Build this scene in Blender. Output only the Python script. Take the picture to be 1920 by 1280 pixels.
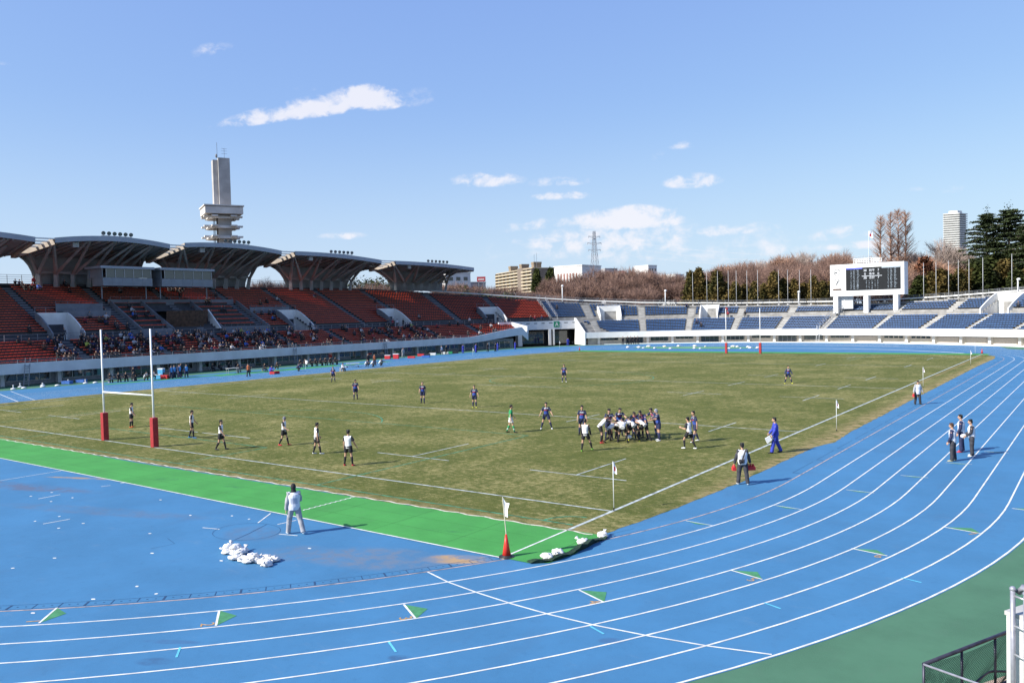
import bpy, math, random
from math import sin, cos, pi, radians
from mathutils import Vector, Matrix, noise
from mathutils.geometry import tessellate_polygon
random.seed(7)
for o in list(bpy.data.objects): bpy.data.objects.remove(o)
scene = bpy.context.scene
COL = scene.collection

# ------------------------------------------------------------------ camera
YAW, PITCH, ROLL, FPX = -0.6319481, -0.0333342, -0.0243640, 1533.73
CAM = Vector((14.5048, -25.6640, 7.1927))
FWD = Vector((sin(YAW)*cos(PITCH), cos(YAW)*cos(PITCH), sin(PITCH)))
R0 = Vector((cos(YAW), -sin(YAW), 0)); U0 = R0.cross(FWD)
RGT = R0*cos(ROLL)+U0*sin(ROLL); UPV = -R0*sin(ROLL)+U0*cos(ROLL)
cd = bpy.data.cameras.new('camera'); cam = bpy.data.objects.new('camera', cd); COL.objects.link(cam)
M = Matrix((RGT, UPV, -FWD)).transposed().to_4x4(); M.translation = CAM
cam.matrix_world = M
cd.sensor_fit = 'HORIZONTAL'; cd.sensor_width = 36.0; cd.lens = FPX/1920*36.0
cd.clip_start = 0.2; cd.clip_end = 20000
scene.camera = cam
def spot(u, D, v=None):
    """place on the land seen along image column u (1920 wide), D metres deep"""
    if v is None: v = 583.26-(u-1217)*.02503
    return CAM + (FWD + RGT*((u-960)/FPX) - UPV*((v-640)/FPX))*D
def zat(u, v, D): return spot(u, D, v).z

# ------------------------------------------------------------------ world
SUN_AZ, SUN_EL = radians(211), radians(34.5)
w = bpy.data.worlds.new('World'); scene.world = w; w.use_nodes = True
nt = w.node_tree; nt.nodes.clear()
def N(t, **k):
    n = nt.nodes.new(t)
    for a, b in k.items(): setattr(n, a, b)
    return n
L = nt.links.new
out = N('ShaderNodeOutputWorld'); bg = N('ShaderNodeBackground'); bg.inputs[1].default_value = 0.105
sky = N('ShaderNodeTexSky'); sky.sky_type = 'NISHITA'; sky.sun_disc = False
sky.sun_elevation = SUN_EL; sky.sun_rotation = SUN_AZ; sky.altitude = 0; sky.air_density = 1.0; sky.dust_density = 0.6; sky.ozone_density = 1.6
tc = N('ShaderNodeTexCoord')
def math_(op, a, b=None, c=None, clamp=False):
    n = N('ShaderNodeMath', operation=op); n.use_clamp = clamp
    for i, x in enumerate((a, b, c)):
        if x is None: continue
        if isinstance(x, (int, float)): n.inputs[i].default_value = x
        else: L(x, n.inputs[i])
    return n.outputs[0]
def dot_(a, vec):
    n = N('ShaderNodeVectorMath', operation='DOT_PRODUCT'); L(a, n.inputs[0]); n.inputs[1].default_value = vec
    return n.outputs['Value']
D_ = tc.outputs['Generated']
nz = N('ShaderNodeTexNoise'); nz.inputs['Scale'].default_value = 44; nz.inputs['Detail'].default_value = 10; nz.inputs['Roughness'].default_value = .60
nz.inputs['Distortion'].default_value = .25
mp = N('ShaderNodeMapping'); mp.inputs['Scale'].default_value = (1, 1, 1.5); L(D_, mp.inputs[0]); L(mp.outputs[0], nz.inputs['Vector'])
# (column, row, half width, half height, tilt, density) of every cloud bank, as bearings
CLOUDS = [(600,205,80,22,.17,1.15),(688,190,56,26,.0,1.3),(520,218,80,17,.20,1.0),(450,232,46,9,.16,.7),(395,96,34,15,.3,.38),(570,167,22,7,0,.3),(783,188,30,20,.2,.35),
 (912,341,58,16,0,.75),(1050,343,48,12,0,.5),(1052,369,46,10,0,.8),(1298,343,44,17,0,.75),(1278,275,22,10,0,.35),(1228,295,20,12,.4,.25),
 (1180,415,86,26,0,1.25),(1185,455,150,34,0,.62),(1010,424,66,14,.1,.45),(1130,455,160,28,0,.6),(1360,436,84,15,.05,.55),(1590,437,40,18,0,.5),(1550,446,34,14,0,.4),(1615,462,60,10,0,.7),
 (645,444,38,9,0,.55),(1790,357,26,10,0,.35),(1716,356,24,7,0,.25),(1180,470,230,48,0,.42),(1300,470,260,44,0,.34),(1450,470,120,20,0,.35),(5,120,14,5,0,.3),(1890,425,40,12,0,.3)]
acc = None
for (u, v, a, b, t, dn) in CLOUDS:
    c = (FWD + RGT*((u-960)/FPX) - UPV*((v-640)/FPX)); n = c.normalized()
    rr = Vector((n.y, -n.x, 0)).normalized(); uu = rr.cross(n)
    r2 = rr*cos(t)+uu*sin(t); u2 = -rr*sin(t)+uu*cos(t); k = c.length/ FPX
    k = 1/(FPX*c.length)*1.0
    ra = 1/(a*1.5*k); rb = 1/(b*1.55*k)
    x = math_('MULTIPLY', dot_(D_, r2), ra); y = math_('MULTIPLY', dot_(D_, u2), rb)
    y = math_('MULTIPLY', y, math_('ADD', 1.15, math_('MULTIPLY', math_('LESS_THAN', y, 0.0), .9)))
    r = math_('ADD', math_('MULTIPLY', x, x), math_('MULTIPLY', y, y))
    front = math_('GREATER_THAN', dot_(D_, n), 0.0)
    m = math_('MULTIPLY', math_('MULTIPLY', math_('SUBTRACT', 1.0, r, clamp=True), dn), front)
    acc = m if acc is None else math_('MAXIMUM', acc, m)
nn = math_('MULTIPLY', math_('SUBTRACT', nz.outputs['Fac'], 0.5), 5.0)
msk = math_('ADD', math_('MULTIPLY', acc, 1.7), math_('MULTIPLY', nn, math_('MULTIPLY', acc, 2.2, clamp=True)))
mr = N('ShaderNodeMapRange'); mr.interpolation_type = 'SMOOTHSTEP'; L(msk, mr.inputs[0]); mr.inputs[1].default_value = 0.22; mr.inputs[2].default_value = 1.75
mr.inputs[4].default_value = .80
sep = N('ShaderNodeSeparateColor'); L(sky.outputs[0], sep.inputs[0]); cmb = N('ShaderNodeCombineColor')
for ch, (k_, p_) in enumerate(((1.30, .56), (1.66, .55), (3.72, .24))):     # the camera's softer sky response
    L(math_('MULTIPLY', math_('POWER', sep.outputs[ch], p_), k_), cmb.inputs[ch])
hz = N('ShaderNodeMapRange'); sz = N('ShaderNodeSeparateXYZ'); L(D_, sz.inputs[0]); L(sz.outputs[2], hz.inputs[0]); hz.interpolation_type = 'SMOOTHSTEP'
for i_, v_ in ((1, .26), (2, .0), (3, 0.0), (4, .42)): hz.inputs[i_].default_value = v_
hm = N('ShaderNodeMix', data_type='RGBA'); L(hz.outputs[0], hm.inputs[0]); L(cmb.outputs[0], hm.inputs[6]); hm.inputs[7].default_value = (4.3, 4.9, 5.6, 1)   # thin ground haze
mix = N('ShaderNodeMix', data_type='RGBA'); L(mr.outputs[0], mix.inputs[0]); L(hm.outputs[2], mix.inputs[6])
mix.inputs[7].default_value = (5.75, 5.65, 5.95, 1)
L(mix.outputs[2], bg.inputs[0]); L(bg.outputs[0], out.inputs[0])

# ------------------------------------------------------------------ sun
sl = bpy.data.lights.new('sun', 'SUN'); sl.energy = 4.9; sl.angle = radians(0.53); sl.color = (1.0, .955, .88)
so = bpy.data.objects.new('sun', sl); COL.objects.link(so)
tosun = Vector((sin(SUN_AZ)*cos(SUN_EL), cos(SUN_AZ)*cos(SUN_EL), sin(SUN_EL)))
so.rotation_euler = tosun.to_track_quat('Z', 'Y').to_euler()
so.location = (0, 0, 80)
scene.view_settings.view_transform = 'Standard'; scene.view_settings.look = 'None'
scene.view_settings.exposure = 0.68; scene.view_settings.gamma = 1.0
scene.render.engine = 'CYCLES'

# ------------------------------------------------------------------ helpers
def lin(h):
    h = h.lstrip('#'); r = [int(h[i:i+2], 16)/255 for i in (0, 2, 4)]
    return tuple((c/12.92 if c <= .04045 else ((c+.055)/1.055)**2.4) for c in r)
MATS = {}
def mat(name, col, rough=.7, var=.12, scale=3.0, bump=0.0, metal=0.0, spec=.4, col2=None, detail=6, thr=(.35, .65)):
    """procedural surface: base colour broken up by noise between col and col2"""
    if name in MATS: return MATS[name]
    m = bpy.data.materials.new(name); m.use_nodes = True; t = m.node_tree; b = t.nodes['Principled BSDF']
    if isinstance(col, str): col = lin(col)
    if isinstance(col2, str): col2 = lin(col2)
    if col2 is None: col2 = tuple(max(0, c*(1-var*1.8)) for c in col)
    c1 = tuple(min(1, c*(1+var*.6)) for c in col)
    te = t.nodes.new('ShaderNodeTexCoord'); n = t.nodes.new('ShaderNodeTexNoise'); n.inputs['Scale'].default_value = scale; n.inputs['Detail'].default_value = detail
    t.links.new(te.outputs['Object'], n.inputs['Vector'])
    r = t.nodes.new('ShaderNodeValToRGB'); r.color_ramp.elements[0].position = thr[0]; r.color_ramp.elements[1].position = thr[1]
    r.color_ramp.elements[0].color = (*col2, 1); r.color_ramp.elements[1].color = (*c1, 1)
    t.links.new(n.outputs['Fac'], r.inputs[0]); t.links.new(r.outputs[0], b.inputs['Base Color'])
    b.inputs['Roughness'].default_value = rough; b.inputs['Metallic'].default_value = metal; b.inputs['Specular IOR Level'].default_value = spec
    if bump:
        n2 = t.nodes.new('ShaderNodeTexNoise'); n2.inputs['Scale'].default_value = scale*6; n2.inputs['Detail'].default_value = 4
        t.links.new(te.outputs['Object'], n2.inputs['Vector'])
        bp = t.nodes.new('ShaderNodeBump'); bp.inputs['Strength'].default_value = bump; bp.inputs['Distance'].default_value = .03
        t.links.new(n2.outputs['Fac'], bp.inputs['Height']); t.links.new(bp.outputs[0], b.inputs['Normal'])
    MATS[name] = m
    return m
def tag(o, label=None, cat=None, group=None, kind=None):
    if label: o['label'] = label
    if cat: o['category'] = cat
    if group: o['group'] = group
    if kind: o['kind'] = kind
    return o
def empty(name, loc=(0, 0, 0), rz=0.0):
    o = bpy.data.objects.new(name, None); COL.objects.link(o); o.location = loc; o.rotation_euler = (0, 0, rz); o.empty_display_size = .3
    return o
def copy_tree(o, parent=None):
    c = o.copy(); COL.objects.link(c); c.parent = parent
    for ch in o.children: copy_tree(ch, c)
    return c
class MB:
    def __init__(s): s.v = []; s.f = []; s.m = []
    def add(s, vs, fs, m=0):
        k = len(s.v); s.v += [tuple(x) for x in vs]; s.f += [tuple(i+k for i in f) for f in fs]; s.m += [m]*len(fs); return s
    def quad(s, a, b, c, d, m=0): return s.add((a, b, c, d), ((0, 1, 2, 3),), m)
    def box(s, c, size, rz=0.0, m=0, rx=0.0, ry=0.0, frame=None):
        x, y, z = (q/2 for q in size); vs = [Vector((i*x, j*y, k*z)) for i in (-1, 1) for j in (-1, 1) for k in (-1, 1)]
        if frame is not None: vs = [frame @ v + Vector(c) for v in vs]
        else:
            R = Matrix.Rotation(rz, 3, 'Z') @ Matrix.Rotation(ry, 3, 'Y') @ Matrix.Rotation(rx, 3, 'X')
            vs = [R @ v + Vector(c) for v in vs]
        return s.add(vs, ((0, 1, 3, 2), (4, 6, 7, 5), (0, 4, 5, 1), (2, 3, 7, 6), (0, 2, 6, 4), (1, 5, 7, 3)), m)
    def beam(s, a, b, wd, ht, m=0):
        a = Vector(a); b = Vector(b); d = b-a; Lh = d.length
        if Lh < 1e-6: return s
        y = d/Lh; up = Vector((0, 0, 1)) if abs(y.z) < .95 else Vector((1, 0, 0))
        x = y.cross(up).normalized(); z = x.cross(y)
        return s.box((a+b)/2, (wd, Lh, ht), m=m, frame=Matrix((x, y, z)).transposed())
    def prism(s, poly, z0, z1, m=0):
        n = len(poly); vs = [(p[0], p[1], z0) for p in poly]+[(p[0], p[1], z1) for p in poly]
        return s.add(vs, [tuple(range(n-1, -1, -1)), tuple(range(n, 2*n))]+[(i, (i+1) % n, n+(i+1) % n, n+i) for i in range(n)], m)
    def tube(s, pts, rad, n=8, m=0, side=None, cap=True):
        """rad: number or (rx, ry) per point; side: reference direction of rx"""
        pts = [Vector(p) for p in pts]; k = len(s.v); vs = []
        rs = [(r, r) if isinstance(r, (int, float)) else r for r in (rad if isinstance(rad, (list, tuple)) and len(rad) == len(pts) else [rad]*len(pts))]
        for i, p in enumerate(pts):
            t = (pts[min(i+1, len(pts)-1)]-pts[max(i-1, 0)]).normalized()
            ref = Vector(side) if side is not None else (Vector((1, 0, 0)) if abs(t.x) < .8 else Vector((0, 1, 0)))
            x = (ref-t*ref.dot(t)).normalized(); y = t.cross(x)
            for j in range(n):
                a = 2*pi*j/n; vs.append(p+x*cos(a)*rs[i][0]+y*sin(a)*rs[i][1])
        fs = [(i*n+j, i*n+(j+1) % n, (i+1)*n+(j+1) % n, (i+1)*n+j) for i in range(len(pts)-1) for j in range(n)]
        if cap: fs += [tuple(range(n-1, -1, -1)), tuple(range((len(pts)-1)*n, len(pts)*n))]
        return s.add(vs, fs, m)
    def ell(s, c, r, n=10, k=6, m=0, R=None):
        c = Vector(c); vs = []
        for i in range(k+1):
            a = pi*i/k
            for j in range(n):
                v = Vector((sin(a)*cos(2*pi*j/n)*r[0], sin(a)*sin(2*pi*j/n)*r[1], cos(a)*r[2]))
                vs.append(c+(R @ v if R else v))
        return s.add(vs, [(i*n+j, (i+1)*n+j, (i+1)*n+(j+1) % n, i*n+(j+1) % n) for i in range(k) for j in range(n)], m)
    def build(s, name, mats, parent=None, smooth=False, loc=None):
        me = bpy.data.meshes.new(name); me.from_pydata(s.v, [], s.f)
        if not isinstance(mats, (list, tuple)): mats = [mats]
        for q in mats: me.materials.append(q)
        if len(mats) > 1: me.polygons.foreach_set('material_index', s.m)
        if smooth: me.polygons.foreach_set('use_smooth', [True]*len(s.f))
        me.update(); o = bpy.data.objects.new(name, me); COL.objects.link(o)
        if parent: o.parent = parent
        if loc: o.location = loc
        return o
def sheet(name, poly, z, m, hole=None):
    """a flat sheet over a plan outline"""
    polys = [[Vector((p[0], p[1], 0)) for p in poly]]
    if hole: polys.append([Vector((p[0], p[1], 0)) for p in hole])
    tris = tessellate_polygon(polys); pts = [p for q in polys for p in q]
    b = MB(); fs = []
    for t in tris:
        a, c, d = (pts[i] for i in t)
        fs.append(t if (c-a).cross(d-a).z > 0 else t[::-1])
    b.add([(p.x, p.y, z) for p in pts], fs)
    return b.build(name, m)
def strip(b, pts, wd, z, m=0, closed=False):
    """a painted line of width wd"""
    n = len(pts); q = []
    for i in range(n):
        a = pts[(i-1) % n] if closed else pts[max(i-1, 0)]; c = pts[(i+1) % n] if closed else pts[min(i+1, n-1)]
        dx, dy = c[0]-a[0], c[1]-a[1]; l = math.hypot(dx, dy) or 1
        q.append(((pts[i][0]-dy/l*wd/2, pts[i][1]+dx/l*wd/2), (pts[i][0]+dy/l*wd/2, pts[i][1]-dx/l*wd/2)))
    for i in range(n if closed else n-1):
        (a, c), (d, e) = q[i], q[(i+1) % n]
        b.quad((c[0], c[1], z), (e[0], e[1], z), (d[0], d[1], z), (a[0], a[1], z), m)

M_WHITE = mat('white_paint', (.74, .74, .72), .5, .05, 4); M_WHITESH = mat('white_wall', (.72, .71, .68), .75, .06, .7, .1)
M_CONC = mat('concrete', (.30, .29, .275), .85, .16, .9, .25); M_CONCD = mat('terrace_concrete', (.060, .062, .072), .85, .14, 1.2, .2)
M_CONCL = mat('pale_concrete', (.42, .41, .39), .85, .12, .8, .2)
M_METAL = mat('galvanised_metal', (.42, .43, .45), .45, .1, 6, metal=.6); M_DARK = mat('black_plastic_and_seat_shade', (.02, .02, .023), .5, .2, 8)
M_GLASS = mat('dark_window_glass', (.02, .026, .03), .06, .2, 1.5, spec=.8); M_RED = mat('red_padding', (.34, .022, .028), .6, .1, 5)
# ------------------------------------------------------------------ plan of the oval
CP = [(-91,-60),(-91,-30),(-91,0),(-91,30),(-91,60),(-91,90),(-90.4,104),(-87.5,115),(-81.5,125.5),(-73,134),(-61,140.3),(-48,143.6),(-37,144),(-26,142.4),(-15.7,139),(-6.5,134.3),(3.3,128.3),(12,120.5),(18.5,111),(22.5,98),(24,82),(24,60)]
def catmull(P, n=24):
    P = [Vector(p) for p in P]; Q = [2*P[0]-P[1]]+P+[2*P[-1]-P[-2]]; o = []
    for i in range(1, len(Q)-2):
        a, b, c, d = Q[i-1:i+3]
        for j in range(n):
            t = j/n; o.append(.5*((2*b)+(-a+c)*t+(2*a-5*b+4*c-d)*t*t+(-a+3*b-3*c+d)*t**3))
    return o+[P[-1]]
KP = catmull(CP); DS = [0.0]
for i in range(1, len(KP)): DS.append(DS[-1]+(KP[i]-KP[i-1]).length)
import bisect
def raw(s):
    s = min(max(s, 0), DS[-1]-1e-4); i = bisect.bisect_right(DS, s)-1; t = (s-DS[i])/(DS[i+1]-DS[i]); return KP[i].lerp(KP[i+1], t)
def at(s, d=0.0, z=None):
    p = raw(s); t = (raw(s+.5)-raw(s-.5)).normalized(); q = p+Vector((-t.y, t.x))*d
    return Vector((q.x, q.y, 0 if z is None else z))
def yaw_at(s):
    t = raw(s+.5)-raw(s-.5); return math.atan2(t.y, t.x)
XK, LS, XC, YC, YF = 3.768, 1.115, -28.73, 8.26, 91.5
RK = XK-XC; XM = -33.02                       # kerb radius, axis of the oval
def oval(k, near=True):
    """right half of lane line k, far to near, then mirrored"""
    r = RK+LS*k; R2 = XK-XM+LS*k; pts = []
    for i in range(41):
        a = pi/2*i/40; pts.append((XM+sin(a)*R2, YF+cos(a)*R2*.985))
    for i in range(1, 12): pts.append((XK+LS*k, YF+(YC-YF)*i/12))
    for i in range(49):
        a = pi/2*i/48; pts.append((XC+cos(a)*r, YC-sin(a)*r))
    return pts+[(2*XM-x, y) for x, y in reversed(pts)][1:-1]

# ------------------------------------------------------------------ ground materials
def ground_mat(name, base, kind):
    m = bpy.data.materials.new(name); m.use_nodes = True; t = m.node_tree; b = t.nodes['Principled BSDF']
    def n(ty, **k):
        q = t.nodes.new(ty)
        for a, c in k.items(): setattr(q, a, c)
        return q
    te = n('ShaderNodeTexCoord'); P = te.outputs['Object']
    def noise_(sc, det=6, rough=.55, vec=None, scl=None):
        q = n('ShaderNodeTexNoise'); q.inputs['Scale'].default_value = sc; q.inputs['Detail'].default_value = det; q.inputs['Roughness'].default_value = rough
        v = P
        if scl: mm = n('ShaderNodeMapping'); mm.inputs['Scale'].default_value = scl; t.links.new(P, mm.inputs[0]); v = mm.outputs[0]
        t.links.new(v, q.inputs['Vector']); return q.outputs['Fac']
    def rng(x, a, c, lo=0, hi=1):
        q = n('ShaderNodeMapRange'); t.links.new(x, q.inputs[0]); q.inputs[1].default_value = a; q.inputs[2].default_value = c; q.inputs[3].default_value = lo; q.inputs[4].default_value = hi
        q.interpolation_type = 'SMOOTHSTEP'; return q.outputs[0]
    def mixc(f, a, c, blend='MIX'):
        q = n('ShaderNodeMix', data_type='RGBA', blend_type=blend)
        for i, x in ((0, f), (6, a), (7, c)):
            if isinstance(x, (int, float)): q.inputs[i].default_value = x
            elif isinstance(x, tuple): q.inputs[i].default_value = (*x, 1)
            else: t.links.new(x, q.inputs[i])
        return q.outputs[2]
    def mth(op, a, c=None, clamp=False):
        q = n('ShaderNodeMath', operation=op); q.use_clamp = clamp
        for i, x in enumerate((a, c)):
            if x is None: continue
            if isinstance(x, (int, float)): q.inputs[i].default_value = x
            else: t.links.new(x, q.inputs[i])
        return q.outputs[0]
    def blob(x, y, rx, ry, rot=0.0):
        mm = n('ShaderNodeMapping', vector_type='TEXTURE'); mm.inputs['Location'].default_value = (x, y, 0); mm.inputs['Rotation'].default_value = (0, 0, rot); mm.inputs['Scale'].default_value = (rx, ry, 1)
        t.links.new(P, mm.inputs[0]); q = n('ShaderNodeVectorMath', operation='LENGTH'); t.links.new(mm.outputs[0], q.inputs[0])
        return mth('SUBTRACT', 1.0, q.outputs['Value'], True)
    rough = .75
    if kind == 'track':
        c = mixc(rng(noise_(.28, 7, .65), .3, .7), tuple(x*.86 for x in base), tuple(min(1, x*1.10) for x in base))
        c = mixc(mth('MULTIPLY', rng(noise_(60, 3), .3, .7), .5), c, tuple(x*1.22 for x in base)); c = mixc(mth('MULTIPLY', rng(noise_(3.2, 10, .72), .52, .76), .45), c, tuple(x*.72 for x in base)); c = mixc(mth('MULTIPLY', rng(noise_(1.4, 10, .75, scl=(.4, 1, 1)), .56, .76), .32), c, (.16, .24, .33))
        c = mixc(mth('MULTIPLY', rng(noise_(.9, 7, .6, scl=(1, .35, 1)), .52, .75), .16), c, (.06, .10, .16))
        dirt = rng(noise_(1.1, 9, .68, scl=(1, 1, 1)), .42, .62)
        for (x, y, rx, ry, rot, st, co) in [(-1.1, -7.4, 1.3, .55, .5, 1.0, (.40, .26, .13)), (-3.2, -8.6, 2.6, 1.3, .35, .8, (.13, .17, .23)), (-5.4, -9.4, 2.0, 1.0, .3, .55, (.12, .16, .22)),
                (-24.5, -6.9, 2.6, .22, .35, .9, (.32, .22, .14)), (-26, -9.6, 6.5, .8, .25, .8, (.10, .12, .18)), (-17, -9.9, 6, .7, .3, .45, (.11, .14, .20)), (-8.9, -8.8, 1.4, 1.1, 0, .5, (.09, .14, .22)),
                (-1.9, -16.4, .5, .25, .5, .7, (.04, .10, .2)), (2.4, -13.4, .35, .2, .5, .8, (.04, .10, .2)), (-2.6, -15.6, .9, .15, .5, .5, (.05, .11, .22)), (5.7, -10.2, .4, .2, .5, .6, (.05, .11, .22)), (10.9, 5.8, .9, .5, .3, .4, (.06, .16, .30))]:
            k = mth('MULTIPLY', mth('MULTIPLY', rng(blob(x, y, rx, ry, rot), 0, .45), st), mth('ADD', dirt, .25, True))
            c = mixc(k, c, co)
        rough = .62
    elif kind == 'grass':
        big = noise_(.16, 4, .55); mid = noise_(.8, 6, .62); fine = noise_(2.6, 12, .86, scl=(1.0, 1.5, 1)); fine2 = noise_(26, 3, .7)
        g = mixc(rng(mid, .3, .7), (.050, .072, .011), (.092, .108, .022))
        g = mixc(rng(fine2, .38, .66), g, (.130, .136, .036))
        straw = mth('ADD', mth('MULTIPLY', fine, .80), mth('ADD', mth('MULTIPLY', big, .22), mth('MULTIPLY', mid, .13)))
        g = mixc(mth('MULTIPLY', rng(straw, .550, .685), .84), g, (.36, .305, .130))
        # worn strips outside the touchlines, at the goal end and along the far touchline
        sp = n('ShaderNodeSeparateXYZ'); t.links.new(P, sp.inputs[0])
        e1 = rng(sp.outputs[0], .9, 2.3); e2 = rng(sp.outputs[1], -1.9, -3.0); e3 = rng(sp.outputs[0], -67.6, -69.4)
        e = mth('MAXIMUM', e1, mth('MAXIMUM', mth('MULTIPLY', e2, .6), mth('MULTIPLY', e3, .7)))
        e = mth('MULTIPLY', e, rng(noise_(1.6, 8, .7), .38, .58))
        g = mixc(mth('MULTIPLY', e, .85), g, (.34, .25, .125))
        line = mth('MULTIPLY', rng(mth('ABSOLUTE', mth('SUBTRACT', sp.outputs[0], .45)), .35, .1), mth('MULTIPLY', rng(sp.outputs[1], 40, 60), .7))
        c = mixc(mth('MULTIPLY', line, rng(mid, .3, .6)), g, (.26, .19, .09)); rough = .95
        bp = n('ShaderNodeBump'); bp.inputs['Strength'].default_value = .75; bp.inputs['Distance'].default_value = .035
        t.links.new(mth('ADD', noise_(40, 4, .8), mth('MULTIPLY', fine, 1.2)), bp.inputs['Height']); t.links.new(bp.outputs[0], b.inputs['Normal'])
        b.inputs['Specular IOR Level'].default_value = .15
    else:
        c = mixc(rng(noise_(.5, 8, .65), .3, .7), tuple(x*.80 for x in base), tuple(min(1, x*1.12) for x in base))
        c = mixc(mth('MULTIPLY', rng(noise_(2.2, 10, .75, scl=(1, .4, 1)), .5, .72), .34), c, tuple(x*.6+.05 for x in base))
        c = mixc(rng(noise_(45, 3), .35, .75), c, tuple(x*1.1 for x in base))
        if kind == 'mat':
            for (x, y, rx, ry) in [(-20.5, -4.9, 1.2, .4), (-16, -4.4, .9, .25), (-3.4, -5.2, 1, .12), (-10.2, -5.1, .5, .1), (-2.6, -4.6, .8, .1)]:
                c = mixc(mth('MULTIPLY', rng(blob(x, y, rx, ry, .3), 0, .5), mth('MULTIPLY', rng(noise_(3, 8, .7), .45, .6), .5)), c, (.03, .12, .05))
    t.links.new(c, b.inputs['Base Color']); b.inputs['Roughness'].default_value = rough
    if kind != 'grass': b.inputs['Specular IOR Level'].default_value = .25
    return m
G_TRACK = ground_mat('blue_running_track', (.049, .165, .308), 'track'); G_GRASS = ground_mat('winter_turf', (0, 0, 0), 'grass')
G_APRON = ground_mat('green_apron', (.066, .160, .095), 'apron'); G_MAT = ground_mat('green_mat', (.056, .262, .056), 'mat')
G_LAND = mat('park_ground', (.13, .11, .075), .95, .3, .05, .2)

tag(sheet('ground', [(-1500, -400), (1500, -400), (1500, 3000), (-1500, 3000)], -.25, G_LAND), kind='structure')
ap = [tuple(at(s, 2.0)[:2]) for s in range(20, 350, 4)]+[(24, 40), (24, -20), (20, -70), (-91, -70)]
tag(sheet('apron', ap, 0.0, G_APRON), kind='structure')
o8 = oval(8)
right = [p for p in o8 if p[0] >= XM and p[1] < YF+20]
blue = []
for s in range(60, 176, 5): blue.append((-85.5, -60+s) if s < 168 else tuple(at(s, -3.2)[:2]))
for s in range(176, 276, 4): blue.append(tuple(at(s, -1.3)[:2]))
near = [p for p in o8 if p[0] > XK+8*LS-30 and p[0] >= -34 and p[1] < 118]
near.sort(key=lambda p: -p[1])
arc = [p for p in oval(8.05)[:41+11+49] if p[1] < 121]
blue = [(-85.5, y) for y in range(-40, 106, 6)]+[(-85.0, 110), (-82.7, 116)]+[tuple(at(s, -3.4)[:2]) for s in (184, 190, 196, 202)]+[tuple(at(s, -1.3)[:2]) for s in range(206, 279, 4)]+arc+[(XC-4, YC-RK-8.05*LS), (-60, -40)]
tag(sheet('running_track', blue, .004, G_TRACK), kind='structure')
# grass
gp = [(2.3, y) for y in (100, 70, 40, 18)]+[(2.75, 19.5), (2.2, 14), (2.05, 6), (1.7, 1.2), (1.2, -2.9)]
gp = [(-66.5, 103.6), (-30, 103.3), (-5, 103.5), (.8, 103.4), (2.1, 100.5), (2.55, 95), (2.35, 80), (2.4, 60), (2.45, 40), (2.55, 22), (2.75, 19.3), (2.25, 17), (2.1, 7), (1.75, 1.3), (1.25, -3.0), (-8.8, -3.1), (-26, -3.15), (-44, -3.0), (-67.6, -3.2), (-69.3, 3), (-69.6, 20), (-69.8, 60), (-69.3, 95)]
dense = []
for i, a in enumerate(gp):                      # a slightly ragged turf edge
    c = gp[(i+1) % len(gp)]; n_ = max(1, int(math.hypot(c[0]-a[0], c[1]-a[1])/.35))
    for j in range(n_):
        x, y = a[0]+(c[0]-a[0])*j/n_, a[1]+(c[1]-a[1])*j/n_
        k = .10*noise.noise(Vector((x*2.1, y*2.1, 3)))+.05*noise.noise(Vector((x*7, y*7, 1)))
        dense.append((x+k, y+k))
tag(sheet('grass_pitch', dense, .010, G_GRASS), kind='structure')
tag(sheet('green_strip', [(-66.6, 103.4), (.9, 103.2), (1.0, 106.0), (-.2, 106.9), (-66.2, 107.0)], .008, G_MAT), kind='structure')
for q in (( -82.3, -81.9, 24, 60), (-80.5, -80.0, 38, 70)): tag(sheet('green_strip', [(q[0]-.5, q[2]), (q[1]+.4, q[2]), (q[1]+.4, q[3]), (q[0]-.5, q[3])], .012, G_MAT), kind='structure')

# painted lines
lm = mat('track_line_paint', (.72, .72, .69), .6, .14, 3, detail=10); pm = mat('worn_pitch_paint', (.42, .46, .45), .8, .35, 2.5, detail=9, thr=(.3, .6))
gm = mat('green_pitch_paint', (.03, .24, .14), .8, .35, 2.5, thr=(.35, .6)); km = mat('worn_kerb_paint', (.45, .33, .28), .7, .35, 3, thr=(.3, .6))
cm = mat('cyan_mark_paint', (.12, .50, .66), .6, .1, 4); tm = mat('green_mark_paint', (.06, .24, .10), .7, .12, 5); om = mat('orange_number_paint', (.50, .30, .12), .7, .2, 9)
b = MB()
for k in range(1, 9): strip(b, oval(k), .055, .009, 0, True)
DIAG = [(-1.01, -8.76), (0.05, -9.12), (1.26, -9.36), (2.5, -9.54), (3.7, -9.64), (4.93, -9.64), (6.24, -9.54), (7.56, -9.35), (8.83, -9.05)]
strip(b, DIAG, .055, .0105)
tag(b.build('lane_lines', lm), kind='structure')
b = MB(); strip(b, oval(0), .05, .009, 0, True); tag(b.build('kerb_line', km), kind='structure')
MARKS = [[(-7.17, -15.97), (-6.43, -16.73), (-6.53, -16.04)], [(-3.41, -13.81), (-2.57, -14.47), (-2.72, -13.79)], [(0.23, -11.02), (1.16, -11.58), (0.94, -10.92)], [(3.38, -7.79), (4.38, -8.23), (4.06, -7.55)], [(6.08, -4.2), (7.05, -4.5), (6.73, -3.96)], [(8.3, -0.39), (9.34, -0.63), (8.96, -0.18)], [(10.18, 3.56), (11.24, 3.3), (10.93, 3.85)], [(11.74, 7.39), (12.75, 7.28), (12.46, 7.81)]]
THIN = [[(2.8, 0.12), (3.81, -0.01)], [(4.6, 3.78), (5.64, 3.64)], [(6.14, 7.67), (7.19, 7.61)], [(7.35, 11.6), (8.41, 11.61)], [(8.48, 15.58), (9.52, 15.62)], [(9.57, 19.54), (10.6, 19.58)]]
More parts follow.
